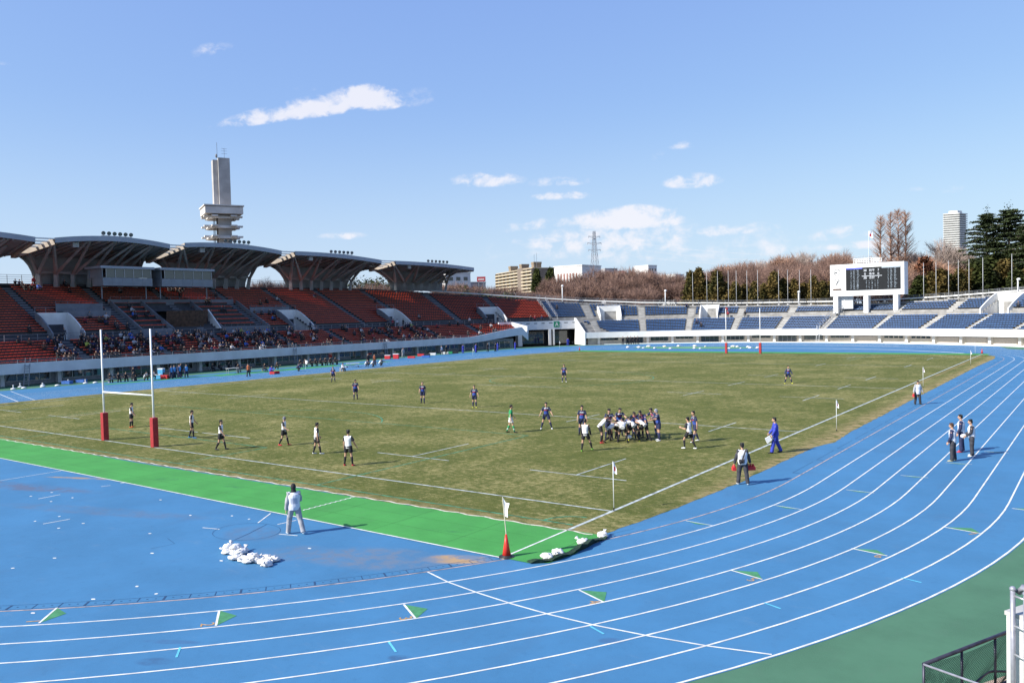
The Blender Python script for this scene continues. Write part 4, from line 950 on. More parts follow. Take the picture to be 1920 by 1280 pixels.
# high rise
DT = 1100; p0 = spot(1770, DT); p1 = spot(1798, DT-8); p2 = spot(1812, DT+4); zt = zat(1790, 401, DT)
rt = empty('high_rise', (p1.x, p1.y, 0)); tag(rt, 'tall pale residential high rise with stacked balconies beside the dark cedar', 'high rise')
c_ = [(p-p1) for p in (p0, p1, p2)]; back_ = p1-CAM; back_.z = 0; back_.normalize()
b = MB(); poly = [(q.x, q.y) for q in c_]+[((c_[2]*.9+back_*12).x, (c_[2]*.9+back_*12).y), ((c_[0]*.85+back_*12).x, (c_[0]*.85+back_*12).y)]
b.prism(poly, 0, zt); b.build('wall', mat('highrise_wall', (.34, .345, .34), .8, .08, .2), rt)
nfl = 44
for i in range(nfl):
    z = zt-.4-i*2.95; b = MB()
    for a, c in ((c_[0], c_[1]), (c_[1], c_[2])):
        d = (c-a).normalized(); n_ = Vector((d.y, -d.x, 0)); m_ = (a+c)/2+n_*.9
        b.box((m_.x, m_.y, z-.5), ((c-a).length+1.4, 2.2, 1.3), math.atan2(d.y, d.x))
    b.build('balcony', M_PALE, rt)
b = MB(); b.prism([(x*.6-1.2, y*.6+2) for x, y in poly], zt, zt+3.4); b.build('roof', M_PALE, rt)

# pylon and wires
PD = 620; pp = spot(1117, PD); H = zat(1117, 434, PD)
py = empty('electricity_pylon', (pp.x, pp.y, 0), YAW*-1+.3); tag(py, 'grey lattice electricity pylon above the bare trees', 'pylon')
M_PY = mat('pylon_steel', (.36, .37, .40), .6, .1, 1, metal=.3); b = MB()
def pw(z): return 5.2*(1-z/H)**1.25+.75
zs = [0, 10, 19, 27, 34, 40, 45.5, 50.5, 55, 59, 62.5, H-6, H-3, H]; 
for a, c in zip(zs, zs[1:]):
    A = [Vector((i*pw(a), j*pw(a), a)) for i, j in ((-1, -1), (1, -1), (1, 1), (-1, 1))]; B_ = [Vector((i*pw(c), j*pw(c), c)) for i, j in ((-1, -1), (1, -1), (1, 1), (-1, 1))]
    for k in range(4):
        b.beam(A[k], B_[k], .22, .22); b.beam(A[k], B_[(k+1) % 4], .11, .11); b.beam(A[(k+1) % 4], B_[k], .11, .11); b.beam(B_[k], B_[(k+1) % 4], .11, .11)
b.build('lattice', M_PY, py)
b = MB()
for z, l in ((H-4, 4.6), (H-9, 5.6), (H-14, 4.8)):
    for e in (-1, 1): b.beam((0, 0, z), (e*l, 0, z+.3), .2, .2); b.beam((0, 0, z-1.4), (e*l, 0, z+.3), .2, .2); b.beam((e*l, 0, z+.3), (e*l, 0, z-1), .25, .25)
b.build('cross_arms', M_PY, py)
for k, (v1_, D1) in enumerate(((478, 380), (487, 380), (496, 385))):
    for sd in (-1, 1):
        a = pp+Vector((0, 0, H-4-5*k-pp.z))+Vector((cos(.63+.3), sin(.63+.3), 0))*sd*5; c = spot(2100, D1, v1_-20+sd*2) if sd > 0 else spot(2100, D1, v1_-23)
        pts = [a.lerp(c, t/24)+Vector((0, 0, -10*4*(t/24)*(1-t/24))) for t in range(25)]
        b = MB(); b.tube(pts, .045, 3, cap=False); tag(b.build('power_line', M_PY), 'thin sagging power lines running right from the pylon', 'power line', 'power lines from the pylon')
# ------------------------------------------------------------------ trees
M_BARK = mat('bark', (.30, .245, .20), .9, .25, 2); M_TWIG = mat('bare_twigs', (.27, .165, .125), .9, .25, .4, col2=(.125, .075, .060)); M_TWIGP = mat('pale_twigs', (.42, .33, .28), .9, .2, .4)
M_TWIGR = mat('russet_twigs', (.36, .215, .145), .9, .3, .3, col2=(.22, .125, .085)); M_NEED = mat('dark_needles', (.050, .066, .026), .85, .3, .35, col2=(.020, .030, .013), spec=.15)
M_NEEDB = mat('bronze_needles', (.150, .105, .035), .9, .3, .45, col2=(.052, .052, .018), spec=.1); M_PINE = mat('pine_green', (.075, .085, .022), .85, .3, .5, col2=(.030, .042, .014), spec=.15)
M_RUST = mat('rust_leaves', (.17, .065, .030), .9, .3, .8)
def seg(b, p, q, r0, r1, n=4, m=0):
    d = (q-p).normalized(); x = d.orthogonal().normalized(); y = d.cross(x); k = len(b.v)
    for c, r in ((p, r0), (q, r1)):
        for j in range(n): a = 2*pi*j/n; b.v.append(tuple(c+x*cos(a)*r+y*sin(a)*r))
    for j in range(n): b.f.append((k+j, k+(j+1) % n, k+n+(j+1) % n, k+n+j)); b.m.append(m)
def sliver(b, p, q, w_, rnd, m=0):
    d = (q-p); x = d.cross(Vector((rnd.uniform(-1, 1), rnd.uniform(-1, 1), rnd.uniform(-.4, .4)))).normalized()*w_; k = len(b.v)
    b.v += [tuple(p-x), tuple(p+x), tuple(q)]; b.f.append((k, k+1, k+2)); b.m.append(m)
def rdir(rnd, d, a):
    return (d+Vector((rnd.gauss(0, a), rnd.gauss(0, a), rnd.gauss(0, a*.8)))).normalized()
def bare_tree(seed, H=15, spread=.55, depth=5, twig=.022, trunk_h=.16, up=.25, mtw=None, name='bare_tree'):
    rnd = random.Random(seed); T = MB(); C = MB()
    def br(p, d, l, r, k):
        n = 3; q = p
        for i in range(n):
            d = rdir(rnd, d, .10); d = (d+Vector((0, 0, up*.12))).normalized(); e = q+d*l/n; seg(T if k < 3 else C, q, e, r*(1-.35*i/n), r*(1-.35*(i+1)/n), 5 if k < 2 else 3); q = e
            if k >= 2:
                for _ in range(1 if k < depth else 2):
                    t = rdir(rnd, (d+Vector((0, 0, .15))).normalized(), .55); sliver(C, q, q+t*rnd.uniform(.5, 1.25)*H/15, twig, rnd)
        if k >= depth:
            for _ in range(3):
                t = rdir(rnd, (d+Vector((0, 0, .25))).normalized(), .42); e = q+t*rnd.uniform(.7, 1.5)*H/15; sliver(C, q, e, twig, rnd)
                for _ in range(2): t2 = rdir(rnd, t, .5); sliver(C, q.lerp(e, .5), q.lerp(e, .5)+t2*.7*H/15, twig*.7, rnd)
            return
        nb = rnd.choice((3, 3, 4)) if k < 3 else 3
        for j in range(nb):
            a = 2*pi*j/nb+rnd.uniform(-.5, .5); sd = Vector((cos(a), sin(a), 0)); s_ = spread*(1.0 if k < 2 else .8)*rnd.uniform(.6, 1.25)
            br(q, (d+sd*s_).normalized(), l*rnd.uniform(.66, .84), r*.6, k+1)
    br(Vector((0, 0, 0)), Vector((rnd.uniform(-.05, .05), 0, 1)).normalized(), H*trunk_h, H*.019, 0)
    z = max(v[2] for v in C.v); k = H/z
    for b in (T, C): b.v = [(x*k, y*k, zz*k) for x, y, zz in b.v]
    o = empty(name); T.build('trunk', M_BARK, o); C.build('crown', mtw or M_TWIG, o); return o
def spire_tree(seed, H=30):
    rnd = random.Random(seed); T = MB(); C = MB(); p = Vector((0, 0, 0)); n = 26
    for i in range(n):
        q = Vector((rnd.gauss(0, .05), rnd.gauss(0, .05), H*(i+1)/n)); seg(T, p, q, .42*(1-i/n)+.03, .42*(1-(i+1)/n)+.03, 6); p = q
    for i in range(230):
        t = rnd.uniform(.10, .985); z = H*t; l = (1-t)**.72*H*.20*rnd.uniform(.6, 1.1)+.4; a = rnd.uniform(0, 2*pi)
        d = Vector((cos(a), sin(a), .75+rnd.uniform(-.15, .25))).normalized(); q = Vector((0, 0, z)); m_ = 6
        for j in range(m_):
            e = q+d*l/m_; d = (d+Vector((0, 0, .07))).normalized(); seg(C, q, e, .055*(1-j/m_)+.018, .055*(1-(j+1)/m_)+.015, 3)
            for _ in range(5): t2 = rdir(rnd, d, .6); sliver(C, e, e+t2*rnd.uniform(.4, 1.1), .013, rnd)
            q = e
    o = empty('dawn_redwood'); T.build('trunk', M_TWIGR, o); C.build('crown', M_TWIGR, o); return o
def leafclump(b, c, r, n, rnd, size, flat=.35, m=0):
    for _ in range(n):
        v = Vector((rnd.gauss(0, 1), rnd.gauss(0, 1), rnd.gauss(0, 1)*flat)); v = v*(r*.5); p = c+v; a = Vector((rnd.gauss(0, 1), rnd.gauss(0, 1), rnd.gauss(0, .5))).normalized(); x = a*size*rnd.uniform(.6, 1.3)
        y = a.cross(Vector((rnd.gauss(0, .6), rnd.gauss(0, .6), 1))).normalized()*size*.45; k = len(b.v)
        b.v += [tuple(p-x*.6), tuple(p+y), tuple(p+x), tuple(p-y)]; b.f.append((k, k+1, k+2, k+3)); b.m.append(m)
def conifer(seed, H=13, W_=3.2, mat_=None, name='conifer', n=950, size=.36):
    rnd = random.Random(seed); T = MB(); C = MB(); seg(T, Vector((0, 0, 0)), Vector((0, 0, H*.95)), .22, .04, 6)
    for i in range(n):
        t = rnd.random()**.85; z = H*(.07+.92*t); R = W_*(1-t)**.75*(1+.28*noise.noise(Vector((t*7, seed, i % 5))))+.15; a = rnd.uniform(0, 2*pi); f = rnd.uniform(.55, 1.05)
        R *= 1+.35*noise.noise(Vector((cos(a)*1.5, sin(a)*1.5+seed*3, z*.45)))
        leafclump(C, Vector((cos(a)*R*f, sin(a)*R*f, z-R*.12)), .55, 9, rnd, size, .8)
    o = empty(name); T.build('trunk', M_BARK, o); C.build('crown', mat_ or M_NEEDB, o); return o
def cedar(seed, H=27, W_=13):
    rnd = random.Random(seed); T = MB(); C = MB(); p = Vector((0, 0, 0))
    for i in range(14):
        q = Vector((rnd.gauss(0, .12), rnd.gauss(0, .12), H*.97*(i+1)/14)); seg(T, p, q, .62*(1-i/14)+.05, .62*(1-(i+1)/14)+.05, 7); p = q
    for i in range(104):
        t = ((i+.5)/104)**.92; z = H*(.07+.91*t); l = W_*(1-t)**.66*rnd.uniform(.40, 1.15)+.7; a = i*2.4+rnd.uniform(-.5, .5)
        d = Vector((cos(a), sin(a), .20+.35*t)).normalized(); q = Vector((0, 0, z)); m_ = 9
        for j in range(m_):
            e = q+d*l/m_; d = (d+Vector((0, 0, -.075))).normalized(); seg(T, q, e, .15*(1-j/m_)*(1-t*.6)+.02, .15*(1-(j+1)/m_)*(1-t*.6)+.02, 3)
            if j >= 1:
                wd = l*.17*(1.15-abs(j/m_-.45))+.35; sdv = Vector((-d.y, d.x, 0)).normalized()
                for sidx in (-1, -.5, 0, .5, 1):
                    leafclump(C, e+sdv*wd*sidx*rnd.uniform(.8, 1.2)+Vector((0, 0, -.10-.12*abs(sidx))), .75, 7, rnd, .32, .16)
            q = e
    leafclump(C, Vector((0, 0, H)), .8, 40, rnd, .3, 1.5)
    o = empty('cedar'); T.build('trunk', M_BARK, o); C.build('crown', M_NEED, o); return o
def pine(seed, H=10, W_=4.5, mat_=None, name='pine_tree'):
    rnd = random.Random(seed); T = MB(); C = MB(); q = Vector((0, 0, 0)); d = Vector((0, 0, 1))
    for i in range(5): d = rdir(rnd, d, .12); e = q+d*H*.14; seg(T, q, e, .2*(1-i/7), .2*(1-(i+1)/7), 6); q = e
    for i in range(34):
        a = rnd.uniform(0, 2*pi); r = W_*rnd.random()**.5; z = H*(.45+.52*rnd.random()*(1-.55*(r/W_)**2)); c = Vector((cos(a)*r, sin(a)*r, z)); seg(T, q*rnd.uniform(.5, 1), c, .07, .02, 3)
        leafclump(C, c, 1.25, 70, rnd, .26, .6)
    o = empty(name); T.build('trunk', M_BARK, o); C.build('crown', mat_ or M_PINE, o); return o
bares = [bare_tree(s, 15, sp, 5, .021, th, up) for s, sp, th, up in ((1, .55, .17, .3), (2, .62, .15, .25), (3, .50, .19, .4), (4, .7, .14, .2), (5, .58, .16, .35))]
bpale = bare_tree(11, 15, .5, 5, .022, .17, .4, M_TWIGP); russ = bare_tree(12, 13, .6, 5, .026, .14, .3, M_TWIGR)
hedge = [conifer(s, 13, 3.3) for s in (21, 22, 23)]; hgreen = [conifer(s, 13, 3.6, mat('green_conifer', (.060, .070, .020), .9, .3, .5, col2=(.022, .030, .011), spec=.1)) for s in (31, 32)]
used = set()
_RIM = [(lambda p: (960+FPX*(p-CAM).dot(RGT)/(p-CAM).dot(FWD), (p-CAM).dot(FWD)))(at(s_, rim(s_)[0]+4, 7)) for s_ in range(150, 290, 2)]
def behind(u, gap=9):
    return min(_RIM, key=lambda q: abs(q[0]-u))[1]+gap
def plant(proto, u, D, v, label, cat, group=None, base=0.0, wide=1.0, rz=None, Hn=15.0):
    """a tree on the land beyond, its top reaching image row v when seen from the stand"""
    c = proto if proto.name not in used else copy_tree(proto)
    used.add(proto.name); p = spot(u, D); h = zat(u, v, D)-base; k = h/Hn
    c.location = (p.x, p.y, base); c.scale = (k*wide, k*wide, k); c.rotation_euler = (0, 0, random.uniform(0, 6.28) if rz is None else rz)
    tag(c, label, cat, group); return c
rnd = random.Random(42)
ORD = ['first', 'second', 'third', 'fourth', 'fifth', 'sixth', 'seventh', 'eighth', 'ninth', 'tenth', 'eleventh', 'twelfth', 'thirteenth', 'fourteenth', 'fifteenth', 'sixteenth', 'seventeenth']
gb = 'bare trees in the park beyond the far stand'
def skyline(u):                                     # tops of the bare wood by image column
    P = [(900, 530), (960, 526), (1000, 520), (1060, 506), (1110, 500), (1160, 489), (1190, 487), (1240, 490), (1270, 500), (1300, 512), (1340, 508), (1365, 492), (1400, 484), (1440, 478), (1480, 472), (1520, 464), (1560, 466), (1600, 478), (1650, 480), (1700, 470), (1740, 480), (1760, 470)]
    for (a, b), (c, d) in zip(P, P[1:]):
        if a <= u <= c: return b+(d-b)*(u-a)/(c-a)
    return 500
for row, (D, off, n_) in enumerate(((262, -4, 15), (240, 6, 17), (215, 18, 17), (205, 30, 14))):
    for i in range(n_):
        u = 1005+(1720-1005)*(i+rnd.random()*.9)/n_
        if u < 1030+row*12: continue
        if 1275 < u < 1350 and row == 0: continue
        k = i % 5; LM = ((1117, 'left of the pylon'), (1160, 'just right of the pylon'), (1215, 'below the reddish roof sign'), (1262, 'under the slim white building'), (1300, 'left of the first conifers'), (1345, 'behind the first flagpoles'), (1402, 'behind the third to sixth flagpoles'), (1462, 'behind the seventh flagpole'), (1500, 'behind the lamp post near the scoreboard'), (1556, 'left of the scoreboard'), (1610, 'behind the scoreboard clocks'), (1660, 'behind the scoreboard screen'), (9999, 'behind the right end of the scoreboard'))
        wh = next(w_ for e_, w_ in LM if u < e_); rw = ('back row', 'second row', 'third row', 'front row')[row]
        plant(bares[k], u, max(D+rnd.uniform(-7, 7), behind(u)+row*-3+10), skyline(u)+off+rnd.uniform(-9, 18), 'bare brown tree, %s of the wood, %s' % (rw, wh), 'tree', 'bare trees, %s, %s' % (rw, wh), wide=rnd.uniform(.75, 1.1))
for i in range(11): plant(bpale if i % 2 else russ, 1352+i*19.5, 268, skyline(1352+i*19.5)+rnd.uniform(-2, 6), 'tall bare ridge tree left of the scoreboard, %s from the left' % ORD[i], 'tree', 'tall ridge trees', Hn=15.0 if i % 2 else 13.0)
# conifers in front of the wood
for i, u in enumerate((1296, 1311, 1327, 1345, 1362, 1379, 1397, 1415, 1433, 1452, 1470, 1489, 1507, 1526, 1543, 1560, 1576)):
    plant(hedge[i % 3], u, max(196, behind(u, 6))+rnd.uniform(-3, 3), 520+rnd.uniform(-12, 14)-(6 if u < 1350 else 0), 'bronze green conifer behind the flagpoles, %s from the left' % ORD[i], 'conifer', 'conifers behind the left flagpoles', Hn=13, wide=rnd.uniform(.75, 1.1))
for i, u in enumerate((1725, 1745, 1764, 1782, 1800, 1822, 1842, 1862, 1884, 1905, 1925)):
    plant(hedge[i % 3] if i % 3 else hgreen[i % 2], u, 190+rnd.uniform(-4, 4), 512+rnd.uniform(-12, 8)-(12 if u > 1810 else 0), 'dull green conifer right of the scoreboard, %s from the left' % ORD[i], 'conifer', 'conifers right of the scoreboard', Hn=13, wide=rnd.uniform(1.0, 1.3))
# dawn redwoods
sp = [spire_tree(51), spire_tree(52), spire_tree(53)]
for i, (u, v, lab) in enumerate(((1652, 404, 'leftmost tall bare conical redwood above the scoreboard'), (1671, 398, 'second of the tall bare conical redwoods above the scoreboard'), (1685, 394, 'tallest bare conical redwood above the scoreboard'), (1699, 395, 'rightmost tall bare conical redwood, above the scoreboard edge'))):
    plant(sp[i % 3], u, 212+i*3, v, lab, 'redwood', Hn=30, wide=1.15)
plant(bpale, 1748, 225, 444, 'pale bare tree between the redwoods and the high rise', 'tree'); plant(bpale, 1766, 232, 458, 'pale bare tree directly in front of the high rise', 'tree')
for u, v, lab in ((1722, 478, 'russet bare tree right of the redwoods'), (1742, 492, 'russet bare tree behind the first flagpoles right of the scoreboard'), (1708, 500, 'low russet bushy tree at the scoreboard\'s right edge'), (1785, 496, 'russet bare tree at the foot of the high rise'), (1716, 505, 'small russet tree under the redwoods')):
    plant(russ, u, 206, v, lab, 'tree', Hn=13)
ru = conifer(61, 10, 3.6, M_RUST, 'rust_leaved_tree', 420, .34); plant(ru, 1735, 202, 484, 'round rust leaved tree right of the scoreboard', 'tree', Hn=10)
for i, u in enumerate((1690, 1765, 1775, 1795, 1808)): plant(bares[i], u, 215, 478+i*5, 'brown bare tree right of the scoreboard below the high rise', 'tree', 'brown bare trees right of the scoreboard')
# cedars
cd1, cd2 = cedar(71, 27, 12.5), cedar(72, 27, 12)
plant(cd1, 1893, 208, 390, 'largest dark cedar at the right edge of the picture', 'cedar', Hn=27, wide=1.05); plant(cd2, 1851, 212, 397, 'dark layered cedar beside the high rise', 'cedar', Hn=27, wide=.85)
plant(cd2, 1938, 200, 405, 'dark cedar mostly cut off by the right picture edge', 'cedar', Hn=27)
for u, v, k in ((1836, 488, 0), (1868, 478, 1), (1905, 470, 0)): plant(hgreen[k], u, 202, v, 'green conifer at the foot of the dark cedars, %s' % ('leftmost', 'rightmost', 'middle')[[1836, 1905, 1868].index(u)], 'conifer', 'conifers under the cedars', Hn=13, wide=1.5)
# beyond the main stand
pn = [pine(81), pine(82), pine(83, 9, 5)]
for i, (u, D, v) in enumerate(((648, 235, 523), (660, 228, 517), (673, 232, 516), (686, 226, 513), (697, 230, 512), (708, 228, 516), (716, 222, 519))):
    plant(pn[i % 3], u, D, v, 'green pine in the gap below the last two canopies, %s from the left' % ORD[i], 'pine', 'pines in the gap between canopies', Hn=10, wide=1.0)
for i, (u, D, v) in enumerate(((500, 230, 523), (512, 225, 518), (525, 228, 516), (537, 225, 520), (706, 214, 524), (720, 214, 522))):
    plant(bares[i % 5], u, D, v, 'bare treetop showing over the rim between canopies', 'tree', 'bare treetops over the main stand rim')
for i, (u, D, v) in enumerate(((835, 215, 524), (846, 212, 521), (858, 212, 523), (870, 214, 525), (884, 218, 530), (915, 224, 531), (926, 226, 528), (940, 230, 530))):
    plant(bares[i % 5], u, D, v, 'bare brown tree over the rim past the last canopy, %s from the left' % ORD[i], 'tree', 'bare trees past the last canopy')
bush = pine(91, 9, 6, M_PINE, 'evergreen_tree'); bush_h = 9.5
for (u, D, v, lab) in ((950, 205, 538, 'low rounded yellow green evergreen before the cream apartment block'), (925, 205, 541, 'small rounded evergreen at the rim left of the cream apartment block'), (884, 208, 533, 'small evergreen over the rim past the last canopy')): plant(bush, u, D, v, lab, 'evergreen', Hn=bush_h, wide=.8)
for (u, D, v, lab) in ((1008, 290, 505, 'dark pine against the cream apartment block flank'), (1034, 300, 503, 'dark pine left of the white hall'), (1030, 280, 512, 'small dark pine between the cream block and the white hall')): plant(hgreen[0], u, D, v, lab, 'pine', Hn=13, wide=.65)
for i in range(4): plant(bares[i % 5], 985+i*12, 250, 545+rnd.uniform(-6, 5)-i*3, 'low bare tree in front of the cream apartment block', 'tree', 'low bare trees before the apartment block')
# ------------------------------------------------------------------ people
SKIN = mat('skin', (.46, .27, .18), .6, .06, 6); HAIR = mat('black_hair', (.012, .010, .010), .5, .2, 20); HAIRB = mat('brown_hair', (.07, .035, .02), .5, .2, 20)
C_BLK = mat('black_cloth', (.018, .018, .022), .8, .2, 6, .2); C_NAVY = mat('navy_cloth', (.022, .030, .085), .8, .2, 5, .2); C_WHT = mat('white_jersey', (.68, .68, .69), .8, .08, 5, .3)
C_BLUE = mat('blue_tracksuit', (.035, .055, .42), .7, .15, 5, .2); C_GREY = mat('grey_tracksuit', (.36, .36, .38), .8, .12, 5, .3); C_GRN = mat('green_jersey', (.02, .26, .09), .8, .1, 5, .2)
C_LBLUE = mat('light_blue_bib', (.10, .30, .62), .8, .1, 5); C_RED = mat('red_cloth_thing', (.55, .03, .035), .6, .1, 5); C_CHAR = mat('charcoal_cloth', (.045, .045, .055), .8, .2, 5, .2)
B_RED = mat('red_boots', (.60, .03, .05), .4, .1); B_ORG = mat('orange_boots', (.70, .12, .02), .4, .1); B_YEL = mat('yellow_boots', (.60, .60, .05), .4, .1); B_WHT = mat('white_boots', (.7, .7, .7), .4, .1); B_BLU = mat('blue_boots', (.04, .22, .55), .4, .1)
M_EYE = mat('eye', (.02, .015, .015), .3, .1)
def striped(name, f):
    """jersey whose pattern is woven: bands by height and side on the garment"""
    m = bpy.data.materials.new(name); m.use_nodes = True; t = m.node_tree; b = t.nodes['Principled BSDF']; b.inputs['Roughness'].default_value = .8
    te = t.nodes.new('ShaderNodeTexCoord'); s = t.nodes.new('ShaderNodeSeparateXYZ'); t.links.new(te.outputs['Object'], s.inputs[0])
    def mm(op, a, c):
        q = t.nodes.new('ShaderNodeMath'); q.operation = op
        for i, x in enumerate((a, c)):
            if isinstance(x, (int, float)): q.inputs[i].default_value = x
            else: t.links.new(x, q.inputs[i])
        return q.outputs[0]
    def band(x, a, c): return mm('MULTIPLY', mm('GREATER_THAN', x, a), mm('LESS_THAN', x, c))
    def mix_(fac, a, c):
        q = t.nodes.new('ShaderNodeMix'); q.data_type = 'RGBA'; t.links.new(fac, q.inputs[0])
        for i, x in ((6, a), (7, c)):
            if isinstance(x, tuple): q.inputs[i].default_value = (*x, 1)
            else: t.links.new(x, q.inputs[i])
        return q.outputs[2]
    n = t.nodes.new('ShaderNodeTexNoise'); n.inputs['Scale'].default_value = 22; t.links.new(te.outputs['Object'], n.inputs['Vector'])
    t.links.new(f(s.outputs, mm, band, mix_, n.outputs['Fac']), b.inputs['Base Color']); return m
def f_navy(o, mm, band, mix_, nz):
    x, y, z = o; ax = mm('ABSOLUTE', x, 0.0)
    c = mix_(mm('MULTIPLY', band(z, .98, 1.12), mm('LESS_THAN', ax, .17)), (.020, .028, .075), (.03, .07, .33))
    c = mix_(mm('MULTIPLY', mm('MULTIPLY', band(z, 1.30, 1.36), mm('LESS_THAN', ax, .13)), mm('GREATER_THAN', nz, .46)), c, (.62, .64, .68))
    c = mix_(mm('MULTIPLY', band(z, 1.19, 1.235), band(x, -.10, .13)), c, (.50, .04, .05)); return mix_(mm('MULTIPLY', band(z, 1.13, 1.19), mm('GREATER_THAN', nz, .54)), c, (.03, .09, .45))
C_NJ = striped('navy_jersey', f_navy)
def f_white(o, mm, band, mix_, nz):
    x, y, z = o; ax = mm('ABSOLUTE', x, 0.0)
    return mix_(mm('MULTIPLY', mm('GREATER_THAN', ax, .165), mm('GREATER_THAN', y, -.05)), (.70, .70, .71), (.02, .02, .025))
C_WJ = striped('white_jersey_black_sides', f_white)
def f_ng(o, mm, band, mix_, nz):
    x, y, z = o
    return mix_(mm('MULTIPLY', mm('MULTIPLY', band(z, 1.05, 1.24), band(x, -.11, .11)), mm('LESS_THAN', y, 0.0)), (.66, .67, .72), (.42, .44, .52))
C_BIB = striped('white_bib', f_ng)
def f_gs(o, mm, band, mix_, nz):
    x, y, z = o
    return mix_(mm('MULTIPLY', band(z, .2, .27), mm('GREATER_THAN', z, 0.0)), (.02, .26, .09), (.6, .6, .6))
C_GSOCK = striped('green_socks', f_gs)

def skel(pose):
    """joint positions, metres, facing +y, for a 1.75 m figure"""
    g = pose.get; ln = radians(g('lean', 2)); sl_ = radians(g('side', 0)); u = Vector((sin(sl_), sin(ln)*cos(sl_), cos(ln)*cos(sl_))).normalized(); f = Vector((0, cos(ln), -sin(ln)))
    J = {'pelvis': Vector((0, 0, 0)), 'u': u, 'f': f}; J['chest'] = u*.34; J['neck'] = u*.515; hl = radians(g('head', 5)); tw = radians(g('turn', 0))
    hd = Vector((0, sin(hl), cos(hl))); J['head'] = J['neck']+hd*.15+Vector((0, .02, 0)); J['hd'] = hd; J['turn'] = tw
    sx_ = Vector((1, 0, 0)); st = radians(g('twist', 0)); sx_ = Vector((cos(st), sin(st), 0))
    for s, k in ((-1, 'L'), (1, 'R')):
        a, ab, kn = (radians(q) for q in g('leg'+k, (0, 4, 3))); hip = Vector((s*.095, 0, -.02)); J['hip'+k] = hip
        kd = Vector((s*sin(ab), sin(a)*cos(ab), -cos(a)*cos(ab))); knee = hip+kd*.425; a2 = a-kn; sd = Vector((s*sin(ab)*.9, sin(a2)*cos(ab), -cos(a2)*cos(ab))).normalized(); ank = knee+sd*.425
        J['knee'+k] = knee; J['ank'+k] = ank; J['toe'+k] = ank+Vector((s*.03, .155, -.055)) if a2 > -.6 else ank+Vector((s*.02, .10, -.13))
        sh = J['neck']-u*.065+sx_*s*.185; J['sh'+k] = sh
        fa, out_, el = (radians(q) for q in g('arm'+k, (6, 10, 15))); ad = Vector((s*sin(out_), sin(fa)*cos(out_), -cos(fa)*cos(out_))); elb = sh+ad*.285; f2 = fa+el; inn = radians(g('in'+k, 0))
        fd = Vector((s*sin(out_-inn), sin(f2)*cos(out_-inn), -cos(f2)*cos(out_-inn))).normalized(); J['elb'+k] = elb; J['wri'+k] = elb+fd*.255; J['hdir'+k] = fd
    zmin = min(J['toeL'].z, J['toeR'].z, J['ankL'].z-.06, J['ankR'].z-.06)-.022
    if g('seat'): zmin = -g('seat')
    for k in J:
        if k not in ('u', 'f', 'hd', 'turn', 'hdirL', 'hdirR'): J[k] = J[k]-Vector((0, 0, zmin))
    return J
def remesh(o, v):
    m = o.modifiers.new('join', 'REMESH'); m.mode = 'VOXEL'; m.voxel_size = v; m.use_smooth_shade = True; return o
